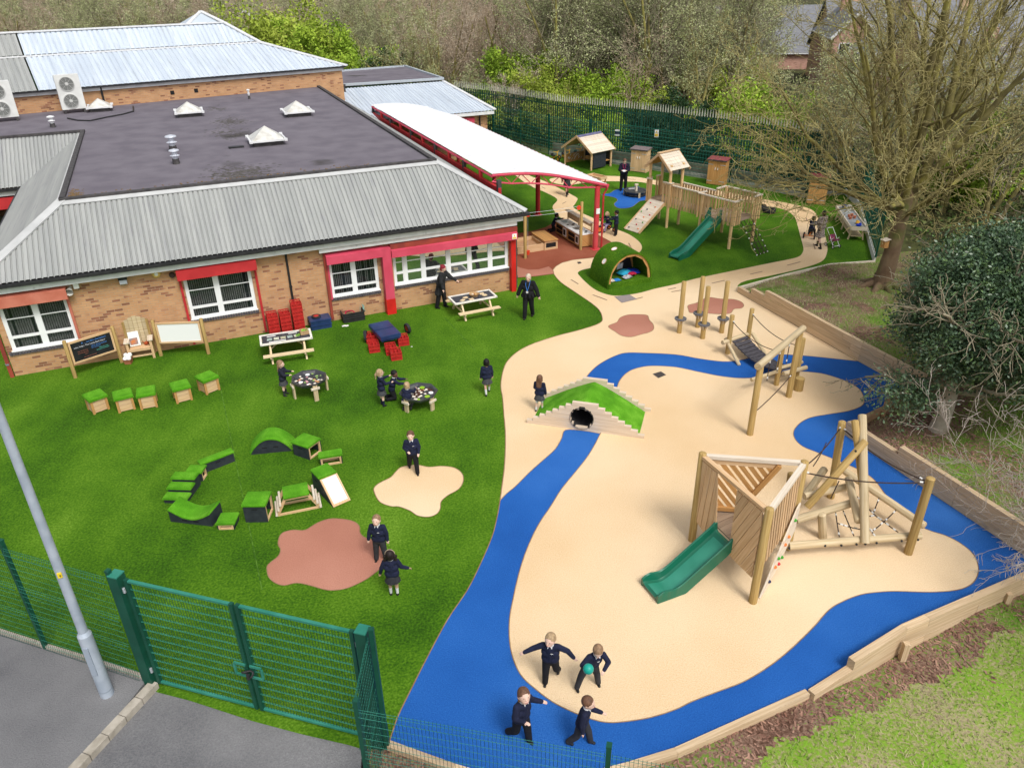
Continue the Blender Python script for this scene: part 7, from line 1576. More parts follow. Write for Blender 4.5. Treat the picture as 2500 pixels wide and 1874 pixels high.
q = thing('bird_box', 'small wooden bird box on the left side of the big bare trunk', 'bird box', BT+Vector((-.27, -.08, 1.5)), .3); mb = MB(Matrix.Translation(BT+Vector((-.27, -.08, 1.5))) @ Matrix.Rotation(.3, 4, 'Z')); mb.box(-.09, -.09, 0, .09, .09, .26); mb.build('box', board_o, q) if 0 else None
WM[q.name] = Matrix.Translation(BT+Vector((-.27, -.08, 1.5))) @ Matrix.Rotation(.3, 4, 'Z'); mb.build('box', board_o, q); mb = MB(frame(q)); mb.prism([(-.13, -.13, .25), (.11, -.13, .29), (.11, .12, .29), (-.13, .12, .25)], (0, 0, .02)); mb.build('roof', board_w, q)
# ---- holly
rng = np.random.default_rng(8); segs = [[] for _ in range(6)]; tips = []; Ph = dict(ns=[5, 4, 4], wig=[.12, .2, .25], up=[.02, .0, 0], tap=[.4, .4, .4], nc=[0, 8, 6], start=[.2, .15], ang=[.9, .8], lf=[.55, .5], rf=[.5, .5], rmin=.008)
htr = [(0, 0, -.3, .0, 0, .15, .30, .21), (0, 0, .15, .04, .02, .8, .21, .18), (.04, .02, .8, .05, .05, 1.7, .18, .15), (.05, .05, 1.7, .2, .2, 4.2, .15, .08)]
for k in range(20): a = k*2.4; el = rng.uniform(-.25, .9); grow(rng, np.array([.06, .05, 1.1+2.4*k/20]), (math.cos(a)*math.cos(el), math.sin(a)*math.cos(el), math.sin(el)), rng.uniform(1.4, 2.3), .07, 0, Ph, segs, tips)
C = []
for _ in range(1500):
    v = rng.normal(0, 1, 3); v /= np.linalg.norm(v); rr_ = rng.uniform(.55, 1.0)**.6; k = 1+.18*noise.noise(Vector(v*2.2))
    c = np.array([1.35, .4, 3.0])+v*np.array([2.45, 2.4, 1.85])*rr_*k
    if c[2] < 1.4+.24*math.hypot(c[0]-1.0, c[1]) or (c[0] < -.9 and c[2] > 3.9): continue
    C.append(c)
for _ in range(26): C.append(np.array([-1.3+rng.normal(0, .4), -.35+rng.normal(0, .3), 1.35+rng.normal(0, .15)]))
C = np.array(C); LQ = leafquads(rng, C, .044, .19, .5, 92)
t = tree_obj('holly_tree', 'dense dark glossy evergreen tree with pale grey trunk at the right', 'tree', (10.64, 16.25, .1), 0, tubes_mesh('trunk', htr, [mat('pale_trunk', (.40, .35, .28), (.50, .45, .37), 3, .9, .4, bscale=12, c3=(.27, .22, .16), s3=2, t3=(.5, .65))]), tubes_mesh('crown', segs[0]+segs[1]+segs[2], [twig_g, leaf_h], leaves_=LQ))
C2 = C*np.array([1.1, 1.0, 1.12])+np.array([.9, .2, .1]); LQ = leafquads(rng, C2[rng.permutation(len(C2))[:1300]], .05, .21, .5, 75)
t = tree_obj('evergreen_tree', 'second dark evergreen tree behind the holly at the right edge', 'tree', (15.2, 20.4, .5), 0, tubes_mesh('trunk', htr, [bark_t]), tubes_mesh('crown', segs[0]+segs[1], [twig_g, leaf_h], leaves_=LQ), sc=1.0)
# ---- bare shrubs at the right edge
Ps = dict(ns=[7, 5, 4, 3], wig=[.15, .22, .25, .3], up=[.01, 0, .0, 0], tap=[.3, .35, .4, .5], nc=[0, 8, 6, 4], start=[.2, .1, .1], ang=[.75, .75, .7], lf=[.5, .5, .5], rf=[.5, .55, .6], rmin=.0045)
for i, (x, y, z, n, L, s, lab) in enumerate(((11.3, 10.6, .1, 13, 3.6, 1, 'bare pale twiggy shrub reaching over the blue surface at the right edge'), (12.7, 12.4, .4, 16, 1.9, 2, 'bare pale branching shrub on the bark bank below the dark evergreen'), (11.6, 9.2, -.1, 7, 2.8, 3, 'bare shrub with long thin twigs low at the right edge'))):
    rng = np.random.default_rng(20+s); segs = [[] for _ in range(6)]; tips = []
    for k in range(n): a = rng.uniform(1.9, 4.4) if k % 3 else rng.uniform(0, 6.28); el = rng.uniform(.25, 1.15) if s != 2 else rng.uniform(.1, .75); grow(rng, np.array([0, 0, 0.]), (math.cos(a)*math.cos(el), math.sin(a)*math.cos(el), math.sin(el)), L*rng.uniform(.7, 1.1), .02, 0, Ps, segs, tips)
    tree_obj('bare_shrub', lab, 'shrub', (x, y, z), 0, tubes_mesh('stems', segs[0], [twig_g]), tubes_mesh('twigs', segs[1]+segs[2]+segs[3], [twig_p]))
    scn.objects[-1].name = 'twigs'
# ---- woodland behind the fence
def wood_variant(seed, H, kind):
    rng = np.random.default_rng(seed); segs = [[] for _ in range(6)]; tips = []; tr = []
    if kind == 'bare':
        Pw = dict(ns=[6, 5, 4, 3], wig=[.1, .16, .22, .28], up=[.06, .05, .03, .02], tap=[.35, .35, .4, .5], nc=[0, 8, 7, 6], start=[.18, .15, .1], ang=[.65, .65, .7], lf=[.5, .5, .5], rf=[.45, .5, .55], rmin=.011)
        ns_ = rng.integers(2, 5)
        for k in range(ns_): a = rng.uniform(0, 6.28); el = rng.uniform(1.1, 1.5); grow(rng, np.array([rng.normal(0, .12), rng.normal(0, .12), -.3]), (math.cos(a)*math.cos(el), math.sin(a)*math.cos(el), math.sin(el)), H*rng.uniform(.8, 1), .13, 0, Pw, segs, tips)
    else:
        Pw = dict(ns=[5, 4, 4], wig=[.14, .2, .28], up=[.02, .02, 0], tap=[.35, .35, .4], nc=[0, 8, 7], start=[.1, .1], ang=[.75, .7], lf=[.55, .5], rf=[.5, .5], rmin=.011)
        for k in range(9): a = rng.uniform(0, 6.28); el = rng.uniform(.5, 1.45); grow(rng, np.array([rng.normal(0, .2), rng.normal(0, .2), -.3]), (math.cos(a)*math.cos(el), math.sin(a)*math.cos(el), math.sin(el)), H*rng.uniform(.6, 1), .06, 0, Pw, segs, tips)
    return segs, np.array(tips), rng
VAR = {}
for key, seed, H, kind, tw, lf_, n_per, size, spread in (
    ('olive0', 31, 8.5, 'bare', twig_g, bud_o, 3, .055, .10), ('olive1', 32, 9.5, 'bare', twig_g, bud_o, 3, .055, .12), ('olive2', 36, 8.0, 'bare', twig_o, bud_o, 2, .06, .12),
    ('tan0', 33, 7.5, 'bare', twig_t, bud_p, 1, .05, .10), ('tan1', 34, 8.5, 'bare', twig_t, twig_t, 1, .05, .1), ('tan2', 37, 6.5, 'bare', twig_t, bud_p, 1, .06, .1),
    ('green0', 41, 4.6, 'bush', twig_o, leaf_g, 20, .085, .20), ('green1', 42, 5.2, 'bush', twig_o, leaf_y, 15, .085, .22), ('green2', 43, 3.6, 'bush', twig_o, leaf_g, 12, .085, .22),
    ('scrub0', 44, 3.6, 'bush', twig_t, bud_o, 3, .06, .15), ('scrub1', 45, 4.2, 'bush', twig_o, leaf_y, 3, .06, .2), ('ivy0', 46, 3.4, 'bush', twig_g, leaf_d, 22, .08, .2)):
    sg, tp_, rg = wood_variant(seed, H, kind)
    if n_per < 1: pass
    base = sg[0]; rest = sg[1]+sg[2]+sg[3]
    VAR[key] = (tubes_mesh('trunk', base, [bark_o]), tubes_mesh('crown', rest, [tw, lf_], leaves_=leafquads(rg, tp_[::1 if n_per >= 1 else 2], size, spread, .5, max(1, n_per))))
def pix(p):
    d = Vector(p)-Vector((0, 0, HC)); z = d.dot(CF); return (1250+F*d.dot(CR)/z, 937-F*d.dot(CU)/z) if z > 0 else (-9e9, 0)
LBL = {'olive': 'bare olive grey woodland tree behind the fences', 'tan': 'bare tan twiggy woodland tree behind the school and fences', 'green': 'bright green leafy bush among the bare woodland', 'scrub': 'low brownish scrub bush at the foot of the woodland', 'ivy': 'dark ivy clad bush in the woodland'}
GRP = {'olive': 'bare olive woodland trees', 'tan': 'bare tan woodland trees', 'green': 'bright green woodland bushes', 'scrub': 'low scrub bushes of the woodland', 'ivy': 'dark evergreen woodland bushes'}
NM = {'olive': 'bare_tree', 'tan': 'bare_tree', 'green': 'green_bush', 'scrub': 'scrub_bush', 'ivy': 'evergreen_bush'}
def wt(key, x, y, sc, label=None, rz=None):
    k = key.rstrip('0123456789'); a, b = VAR[key]; z = -.55-(0.012*min(y-90, 150) if y > 90 else 0)
    return tree_obj(NM[k], label or LBL[k], 'bush' if k in ('green', 'scrub', 'ivy') else 'tree', (x, y, z), random.uniform(0, 6.28) if rz is None else rz, a, b, None if label else GRP[k], sc)
def at(sx, y):
    """world x on the column of pixel sx at ground depth y"""
    g_ = G(sx, 300); return g_.x/g_.y*y
fl_ = [(-30, 66), (-4, 57.5), (2.6, 51.5), (7.6, 49), (13.9, 43.5), (15.8, 40), (18.5, 27)]
def behind(x, y):
    for (xa, ya), (xb, yb) in zip(fl_, fl_[1:]):
        if xa <= x <= xb: return y-(ya+(yb-ya)*(x-xa)/(xb-xa))
    return (y-66) if x < -30 else 9.
SP = [('green1', 700, 72, 1.85, 'tall bright green tree rising behind the right end of the hall roof'), ('green0', 790, 70, 1.45, 'rounded bright green tree just right of the tallest green tree'), ('ivy0', 930, 66, 1.3, 'dark evergreen bush beyond the low annexe roof'), ('green0', 1270, 61, 1.15, 'bright green bush above the palisade corner, left of its neighbours'), ('green1', 1330, 60, 1.1, 'yellow green bush right behind the palisade near the open shelter'), ('green0', 1515, 66, 1.35, 'tall bright green bush above the sheds'), ('green2', 1500, 57, 1.2, 'low bright green bush above the pale shed'), ('olive1', 1370, 60, 1.15, 'tall dark stemmed bare tree left of the bright green bushes'), ('olive0', 1450, 60, 1.25, 'tall many stemmed olive tree above the open shelter'), ('olive1', 1600, 57, 1.2, 'tall olive crowned tree above the play tower roof'), ('olive2', 1700, 54, .95, 'olive tree left of the huge bare tree, in front of the house roofs'), ('green2', 1850, 47, 1.2, 'yellow green bush behind the fence under the bare tree branches'), ('green0', 2420, 40, 1.0, 'bright green bush behind the big trunk at the right edge')]
for key, sx, y, sc, lab in SP: wt(key, at(sx, y), y, sc, lab)
rw = random.Random(77); pts_ = [(at(s[1], s[2]), s[2]) for s in SP]; cnt = 0
for tries in range(5000):
    y = rw.uniform(28, 135); x = rw.uniform(-70, 62); b_d = behind(x, y)
    if b_d < 2.0 or (x > 15.5 and y < 33): continue
    if x < -8 and y < 76+(-8-x)*.0: continue
    sx, sy = pix((x, y, 4)); 
    if not -120 < sx < 2650 or pix((x, y, 9))[1] > 1874: continue
    house_zone = sx > 1880 and y > 38
    if house_zone and 48 < y < 105: continue
    dmin = 1.9 if b_d < 8 else 2.7 if b_d < 25 else 4.2
    if any((x-a)**2+(y-b)**2 < dmin**2 for a, b in pts_): continue
    pts_.append((x, y)); q = rw.random()
    if b_d < 4.5 or house_zone: key = rw.choice(['scrub0', 'scrub0', 'tan2', 'tan2', 'ivy0', 'olive2'] if sx < 1300 else ['scrub1', 'green2', 'scrub0', 'ivy0', 'olive2', 'green1', 'olive0']); sc = rw.uniform(.6, 1.0)
    elif sx < 1050: key = rw.choice(['tan0', 'tan1', 'tan2', 'olive2', 'ivy0', 'olive0', 'olive1'] if q < .8 else ['tan0', 'tan1', 'olive0']); sc = rw.uniform(.75, 1.05)
    elif sx < 1350: key = rw.choice(['tan0', 'tan1', 'tan0', 'olive2', 'tan2', 'scrub0']); sc = rw.uniform(.8, 1.15)
    else: key = rw.choice(['olive0', 'olive1', 'olive2', 'olive0', 'green1', 'olive1', 'tan1']); sc = rw.uniform(.7, 1.1)
    if house_zone: sc = min(sc, .85)
    if b_d < 7 and 1180 < sx < 1950 and rw.random() < .45: key = rw.choice(['green0', 'green1', 'green2']); sc = rw.uniform(.7, 1.0)
    if sx > 1800 and y > 40: sc = min(sc, .45)
    wt(key, x, y, sc); cnt += 1
    if cnt > 285: break
# undergrowth: ivy and bramble leaves over the woodland floor
rng = np.random.default_rng(9); n = 26000; X_ = rng.uniform(-12, 34, n); Y_ = rng.uniform(28, 76, n); ok = np.array([behind(a, b) > .6 and not (a > 16 and b < 30) and not (a < -6 and b < 62) for a, b in zip(X_, Y_)]); X_, Y_ = X_[ok], Y_[ok]
C = np.stack([X_, Y_, -.55+rng.random(len(X_))**2*.9], axis=1); me = tubes_mesh('undergrowth', [], [leaf_d, mat('bramble', (.09, .12, .03), (.17, .13, .07), .35, .9, c3=(.06, .12, .02), s3=1.1, t3=(.45, .6))], leaves_=leafquads(rng, C, .11, .12, .5, 3)); link(me, 'undergrowth', None, Vector((0, 0, 0)), kind='stuff')
# ================================================================ houses beyond the wood
slate = mat('slate_roof', (.15, .155, .17), (.21, .215, .23), 3, .8, stretch=(.6, 1, 4)); cream_b = brick_mat('cream_brick', (.62, .42, .26), (.55, .36, .21), (.45, .27, .16), (.5, .4, .3)); pinkb = brick_mat('pink_brick', (.58, .33, .26), (.54, .29, .22), (.46, .24, .18), (.5, .42, .36))
def house(x, y, rz, w_, l, ez, az_, label, bm, z0=-1.5):
    t = thing('brick_house', label, 'house', (x, y, z0), rz); M = frame(t); H, P_ = ez-z0, az_-z0
    mb = MB(M); mb.prism([(-w_/2, 0, 0), (w_/2, 0, 0), (w_/2, 0, H), (0, 0, P_-.14), (-w_/2, 0, H)], (0, l, 0)); mb.build('wall', bm, t)
    for s in (-1, 1): mb = MB(M); mb.prism([(s*(w_/2+.3), -.3, H-.2), (0, -.3, P_), (0, l+.3, P_), (s*(w_/2+.3), l+.3, H-.2)], (0, 0, .14)); mb.build('roof', slate, t)
    mb = MB(M)
    for s in (-1, 1): mb.bar((s*(w_/2+.32), -.33, H-.16), (0, -.33, P_+.05), .05, .22, up=(s*.5, 0, 1)); mb.box(s*(w_/2+.33)-.05, -.3, H-.24, s*(w_/2+.33)+.05, l+.3, H-.12)
    mb.build('bargeboard', white_p, t)
    for px_, pz_ in ((-w_*.22, H-1.6), (w_*.22, H-1.6), (-w_*.22, H-4.2), (w_*.22, H-4.2)):
        if pz_ > 0: mb = MB(M); mb.box(px_-.5, -.04, pz_, px_+.5, .02, pz_+1.1); f_ = mb.build('window', upvc, t); mb = MB(M); mb.box(px_-.42, -.06, pz_+.08, px_+.42, -.041, pz_+1.02); mb.build('pane', glass, f_)
    mb = MB(M); mb.box(-.35, l*.7, P_-.6, .35, l*.7+.7, P_+.9); mb.build('chimney', bm, t); return t
def hcol(sx, y, rz, w_, l, ez, az_, label, bm): g_ = G(sx, 400); house(g_.x/g_.y*y, y, rz, w_, l, ez, az_, label, bm)
hcol(2198, 62, R(-14), 7.4, 9, 3.9, 6.15, 'pink brick house with wide gable behind the branches of the big tree', pinkb)
hcol(2032, 74, R(-10), 3.6, 9, 4.4, 6.3, 'small pink brick gabled house left of the big tree crown', pinkb)
hcol(2555, 60, R(83), 8, 12, 4.2, 7.2, 'tan brick house with slate roof side on at the upper right', cream_b)
hcol(2640, 47, R(70), 7, 9, 3.3, 5.9, 'pink brick house cut off by the upper right edge', pinkb)
hcol(1990, 100, R(86), 11, 30, 1.2, 5.6, 'long slate roofed house at the top, left of the small gable', pinkb)
hcol(2190, 84, R(84), 9, 10, 2.6, 6.9, 'slate roofed house behind the small pink gable', cream_b)
hcol(2560, 80, R(82), 11, 17, 3.4, 8.2, 'long slate roof behind the crown of the big tree', pinkb)
hcol(655, 92, R(20), 4, 10, 4.6, 6.4, 'distant brick house gable above the hall ridge', brick_red)
# ================================================================ people
def caps(mb, p0, p1, r0, r1, n=12, sq=None):
    p0, p1 = Vector(p0), Vector(p1); d = p1-p0
    if d.length < 1e-5: d = Vector((0, 0, 1e-3))
    L = d.length; d = d/L; a = d.cross(Vector((0, 1, 0)));
    if a.length < 1e-3: a = d.cross(Vector((1, 0, 0)))
    a.normalize(); b = d.cross(a); rings = []
    for k in range(1, 4): t = k*math.pi/8; rings.append((p0-d*r0*math.cos(t), r0*math.sin(t)))
    rings += [(p0, r0), (p1, r1)]
    for k in range(3, 0, -1): t = k*math.pi/8; rings.append((p1+d*r1*math.cos(t), r1*math.sin(t)))
    vs = [p0-d*r0]; 
    for c, r in rings:
        for i in range(n): t = 2*math.pi*i/n; vs.append(c+(a*math.cos(t)+b*math.sin(t))*r)
    vs.append(p1+d*r1); m_ = len(rings); fs = [(0, 1+(i+1) % n, 1+i) for i in range(n)]
    for k in range(m_-1):
        for i in range(n): j = (i+1) % n; fs.append((1+k*n+i, 1+k*n+j, 1+(k+1)*n+j, 1+(k+1)*n+i))
    e = 1+(m_-1)*n; fs += [(e+i, e+(i+1) % n, len(vs)-1) for i in range(n)]
    return mb.prim(vs, fs)
def fuse(mb, name, m, parent, vox, smooth=2, label=None):
    me = bpy.data.meshes.new(name); inv = WM[parent.name].inverted(); me.from_pydata([inv @ p for p in mb.v], [], mb.f); me.validate(); o = bpy.data.objects.new('tmp', me); scn.collection.objects.link(o)
    md = o.modifiers.new('r', 'REMESH'); md.mode = 'VOXEL'; md.voxel_size = vox; md.use_smooth_shade = True
    if smooth: s = o.modifiers.new('s', 'SMOOTH'); s.iterations = smooth; s.factor = .5
    dg = bpy.context.evaluated_depsgraph_get(); r = bpy.data.meshes.new_from_object(o.evaluated_get(dg)); bpy.data.objects.remove(o); r.name = name; r.materials.clear(); r.materials.append(m)
    r.shade_smooth(); return link(r, name, parent)
skinm = {k: mat('skin_'+k, v, tuple(c*.88 for c in v), 12, .5) for k, v in dict(pale=(.74, .50, .40), tan=(.40, .22, .14), dark=(.14, .07, .045), mid=(.52, .32, .23)).items()}
def cloth(k, c, c2=None, b=.35): return mat('cloth_'+k, c, c2 or tuple(q*.7 for q in c), 9, .9, b, bscale=26)
NAVY = cloth('navy', (.012, .016, .045)); GREY = cloth('grey', (.065, .068, .075)); BLK = cloth('black', (.010, .010, .013)); WHT = cloth('white', (.72, .72, .74)); CHAR = cloth('charcoal', (.035, .036, .042)); SHOE = mat('shoe_black', (.012, .012, .012), rough=.35)
hairm = {k: mat('hair_'+k, v, tuple(c*.55 for c in v), 30, .6, .4, stretch=(1, 1, .2)) for k, v in dict(blond=(.50, .35, .20), brown=(.17, .085, .05), dark=(.022, .014, .012), black=(.009, .008, .008), lbrown=(.34, .21, .12), red=(.30, .02, .04), fair=(.70, .60, .46)).items()}
def V_(*a): return Vector(a)
def person(label, x, y, rz, H=1.1, kind='child', skin='pale', hair=('short', 'brown'), top=NAVY, bottom='trousers', bmat=GREY, legs=None, arms=None, lean=0.0, side=0.0, look=(0, 0), sock=None, collar=True, badge=False, coat=None, z=0.0, extra=None, seat=None, group=None):
    A_ = kind == 'adult'
    t = thing('person', label, 'person', (x, y, z), R(rz), group); M = frame(t)
    hh = (.135 if A_ else .185)*H; sh_ = (.815 if A_ else .775)*H; hip = (.53 if A_ else .46)*H; th_ = (.25 if A_ else .215)*H; sn = (.245 if A_ else .205)*H; ua, fa_, ha = (.17*H, .145*H, .05*H) if A_ else (.155*H, .135*H, .05*H)
    sw = (.105 if A_ else .105)*H; hw_ = .052*H; legs = legs or {-1: (0, 0, 3), 1: (0, 0, 3)}; arms = arms or {}
    # legs first to set the height
    J = {}; low = 9
    for s in (-1, 1):
        a, k, sp_ = [R(q) for q in legs[s]]; h = V_(s*hw_, 0, 0); kn = h+V_(s*math.sin(sp_), -math.sin(a), -math.cos(a)*math.cos(sp_)).normalized()*th_; a2 = a-k
        an = kn+V_(s*math.sin(sp_)*.6, -math.sin(a2), -math.cos(a2)).normalized()*sn; J[s] = [h, kn, an, a2]; low = min(low, an.z-.035*H, kn.z-.045*H)
    hz = -low if seat is None else seat
    off = V_(0, 0, hz); tl = sh_-hip; sd_ = V_(math.sin(R(side)), -math.sin(R(lean)), math.cos(R(lean))).normalized()
    pel = off+V_(0, 0, .01*H); nk = pel+sd_*tl; xa = V_(1, 0, 0)
    hc_ = nk+(sd_*.55+V_(0, -.0, .45)).normalized()*(.035*H+hh*.48)+V_(0, -.008*H, 0)
    HM = M @ Matrix.Translation(hc_) @ Matrix.Rotation(R(look[0]), 4, 'Z') @ Matrix.Rotation(R(look[1]), 4, 'X')
    body = MB(M); vox = .0075 if A_ else .006
    hx, hy, hz_ = hh*.40, hh*.47, hh*.52
    hb = MB(HM); hb.ball((0, 0, .03*hh), 1, 18, sq=(hx, hy, hz_*.95)); hb.ball((0, -.10*hh, -.20*hh), 1, 14, sq=(hx*.74, hy*.74, hz_*.62)); caps(hb, (0, -.45*hh, .02*hh), (0, -.52*hh, -.10*hh), .03*hh, .055*hh, 8)
    for s in (-1, 1): hb.ball((s*hx*1.0, .02*hh, -.03*hh), 1, 8, sq=(.04*hh, .07*hh, .11*hh)); caps(hb, (s*.16*hh, -.40*hh, .10*hh), (s*.10*hh, -.43*hh, .11*hh), .03*hh, .03*hh, 6)
    caps(hb, (-.08*hh, -.44*hh, -.25*hh), (.08*hh, -.44*hh, -.25*hh), .035*hh, .035*hh, 6)
    caps(body, nk-sd_*.03*H, hc_-V_(0, -.01*H, hh*.3), .033*H, .030*H)
    caps(body, pel+xa*-.03*H, pel+xa*.03*H, .06*H, .06*H); caps(body, pel, nk-sd_*.06*H, .06*H, .06*H)
    HD = {}
    for s in (-1, 1):
        S_ = nk+V_(s*sw, 0, -.012*H); d1, d2 = [V_(*q).normalized() for q in arms.get(s, ((s*.22, -.05, -1), (s*.10, -.25, -1)))]
        e = S_+d1*ua; w_ = e+d2*fa_; HD[s] = (S_, e, w_, d2); caps(body, S_, e, .026*H, .021*H, 10); caps(body, e, w_, .021*H, .016*H, 10)
        # hand: palm, four fingers, thumb, slightly curled
        up = d2.cross(xa); up = up.normalized() if up.length > .2 else V_(0, 1, 0); sdv = d2.cross(up).normalized(); p0 = w_+d2*.008*H; p1 = w_+d2*.040*H
        for q in (-1, 1): caps(body, p0+sdv*q*.008*H, p1+sdv*q*.012*H, .0125*H, .0115*H, 8)
        for i, fl in enumerate((.034, .040, .037, .029)):
            b0 = p1+sdv*((i-1.5)*.0098*H); b1 = b0+(d2+sdv*(i-1.5)*.10-up*.15).normalized()*fl*.55*H; b2 = b1+(d2-up*.75).normalized()*fl*.45*H; caps(body, b0, b1, .0062*H, .0056*H, 6); caps(body, b1, b2, .0056*H, .0048*H, 6)
        caps(body, p0-sdv*s*.012*H, p0+(d2*.6-sdv*s*.9-up*.3).normalized()*.034*H, .0075*H, .006*H, 6)
        h, kn, an, a2 = [q+off if isinstance(q, Vector) else q for q in J[s]]; J[s] = [h, kn, an, a2]
        caps(body, h, kn, .048*H, .034*H); caps(body, kn, an, .034*H, .021*H)
    body.v += []
    o_ = len(body.v); body.v += hb.v; body.f += [[i+o_ for i in f] for f in hb.f]
    fuse(body, 'body', skinm[skin], t, vox)
    # face
    fm = MB(HM)
    for s in (-1, 1): q = MB(HM); q.ball((s*.15*hh, -.425*hh, .045*hh), .030*hh, 8, sq=(1.2, .6, .8)); q.build('eye', mat('eye_dark', (.02, .015, .012), rough=.2), t)
    q = MB(HM); q.tube([(-.09*hh, -.455*hh, -.235*hh), (0, -.485*hh, -.255*hh), (.09*hh, -.455*hh, -.235*hh)], .016*hh, 5); q.build('mouth', mat('lips', (.42, .10, .09), rough=.5), t)
    # top garment
    g = MB(M); k_ = 1.0
    caps(g, nk-sd_*.035*H-xa*.062*H, nk-sd_*.035*H+xa*.062*H, .055*H, .055*H); caps(g, lerp(pel, nk, .55)-xa*.052*H, lerp(pel, nk, .55)+xa*.052*H, .080*H, .080*H); caps(g, pel+sd_*.04*H-xa*.045*H, pel+sd_*.04*H+xa*.045*H, .086*H, .086*H); caps(g, pel+sd_*.05*H, nk-sd_*.06*H, .086*H, .078*H)
    for s in (-1, 1):
        S_, e, w_, d2 = HD[s]; caps(g, S_-V_(s*.02*H, 0, 0), S_, .046*H, .045*H, 10); caps(g, S_, e, .046*H, .040*H, 10); caps(g, e, w_-d2*.004*H, .040*H, .030*H, 10)
    if coat:
        g2 = lambda z: None
        for s in (-1, 1): S_, e, w_, d2 = HD[s]; caps(g, S_, e, .048*H, .05*H); caps(g, e, w_-d2*.02*H, .046*H, .042*H) if coat == 'poncho' else None
        zb = (.34 if coat == 'long' else .50)*H
        for k in range(10): a = k*.628; q = V_(math.cos(a)*.085*H, math.sin(a)*.065*H, 0); caps(g, pel+q*.7+sd_*.12*H, V_(pel.x, pel.y, 0)+q*(1.45 if coat == 'long' else 1.7)+V_(0, .02*H, zb), .03*H, .026*H, 8)
    fuse(g, 'jumper' if not coat else 'coat', top, t, .010 if A_ else .0085)
    if bottom in ('trousers', 'leggings'):
        g = MB(M); caps(g, pel-xa*.036*H, pel+xa*.036*H, .078*H, .078*H); f_ = 1.2 if bottom == 'trousers' else 1.0
        for s in (-1, 1): h, kn, an, a2 = J[s]; caps(g, h, kn, .057*H*f_, .043*H*f_); caps(g, kn, an+V_(0, 0, .006*H), .043*H*f_, .036*H*f_)
        fuse(g, 'trousers', bmat, t, .0095)
    else:
        g = MB(M); n = 40; L = (.17 if bottom == 'skirt' else .26)*H; vs = []; fs = []; kd = V_(0, 0, 0)
        fwd = (J[-1][1].y+J[1][1].y)/2*.75; drop = min(L, pel.z-.03*H)
        for r in range(7):
            f = r/6
            for i in range(n): a = 2*math.pi*i/n; rr = lerp(.082, .135, f)*H*(1+(.07*f)*math.cos(a*14)); vs.append(pel+V_(math.cos(a)*rr, math.sin(a)*rr*.85+fwd*f*(1.2 if abs(fwd) > .1*H else .8), .03*H-drop*f))
        for r in range(6):
            for i in range(n): j = (i+1) % n; fs.append((r*n+i, r*n+j, (r+1)*n+j, (r+1)*n+i))
        g.prim(vs, fs); g.build('skirt', bmat, t, smooth=60)
        if sock:
            g = MB(M)
            for s in (-1, 1): h, kn, an, a2 = J[s]; lo = lerp(kn, an, .35 if sock[0] == 'sock' else 0); caps(g, lo, an, .031*H, .024*H); caps(g, h, kn, .05*H, .036*H) if sock[0] == 'tights' else None
            fuse(g, 'tights' if sock[0] == 'tights' else 'socks', sock[1], t, .009)
    for s in (-1, 1):
        h, kn, an, a2 = J[s]; ft = V_(0, -math.cos(a2), math.sin(a2)*-1) if abs(a2) > .75 else V_(0, -1, 0); dn = V_(0, 0, -.018*H) if abs(a2) < .9 else (an-kn).normalized()*.02*H
        g = MB(M); caps(g, an+dn-ft*.012*H, an+dn*1.25+ft*.055*H, .027*H, .024*H, 10); caps(g, an, an+dn, .024*H, .024*H); fuse(g, 'shoe', SHOE, t, .008, 1)
    # hair
    st_, col = hair; g = MB(HM); g.ball((0, .05*hh, .115*hh), 1, 18, sq=(hx*1.06, hy*1.02, hz_*.92)); 
    if st_ in ('long', 'bob', 'ponytail', 'pigtails', 'bun'):
        for s in (-1, 1): caps(g, (s*.36*hh, .05*hh, .1*hh), (s*.34*hh, .10*hh, -.32*hh), .09*hh, .10*hh, 8)
        g.ball((0, .16*hh, -.12*hh), 1, 12, sq=(hx*.98, hy*.75, hz_*.75))
    if st_ == 'long':
        for i in range(5): u = (i-2)/2; caps(g, (u*.28*hh, .30*hh, -.1*hh), (u*.30*hh, .42*hh, -1.25*hh+abs(u)*.15*hh), .13*hh, .06*hh, 8)
    if st_ == 'ponytail': caps(g, (0, .45*hh, .15*hh), (0, .62*hh, -.1*hh), .10*hh, .13*hh); caps(g, (0, .62*hh, -.1*hh), (0, .66*hh, -.75*hh), .14*hh, .06*hh)
    if st_ == 'bun': g.ball((0, .42*hh, .28*hh), .17*hh, 10)
    if st_ == 'pigtails':
        for s in (-1, 1): 
            for k in range(6): g.ball((s*(.48+.06*math.sin(k*2))*hh, (.12+.05*math.cos(k*3))*hh, (-.02-.11*k)*hh), .155*hh, 8)
    fuse(g, 'hair', hairm[col], t, .0075, 1)
    if collar:
        g = MB(M); cc = nk+sd_*.028*H; g.tube([cc+V_(math.cos(a)*.042*H, math.sin(a)*.040*H, .006*H*math.sin(a)) for a in [i*.524 for i in range(13)]], .011*H, 6)
        for s in (-1, 1): g.prism([cc+V_(0, -.045*H, .008*H), cc+V_(s*.04*H, -.040*H, .012*H), cc+V_(s*.030*H, -.062*H, -.030*H)], (0, -.004*H, 0))
        g.build('collar', WHT, t, smooth=50)
    if badge:
        c0 = lerp(pel, nk, .72)+V_(.030*H, -.084*H, 0); g = MB(M); g.tube([c0+V_((i-3)*.0065*H, -.004*H, .006*H-((i-3)**2)*.0009*H) for i in range(7)], .0026*H, 4); g.ball(c0+V_(0, -.003*H, -.008*H), .0035*H, 6); g.build('badge', mat('badge_white', (.8, .8, .8)), t)
    if extra: extra(t, M, dict(nk=nk, pel=pel, sd=sd_, H=H, HD=HD, HM=HM, hh=hh))
    return t, M, HD
def pp(sx, sy): g_ = G(sx, sy); return g_.x, g_.y
X1 = ('sock', GREY)
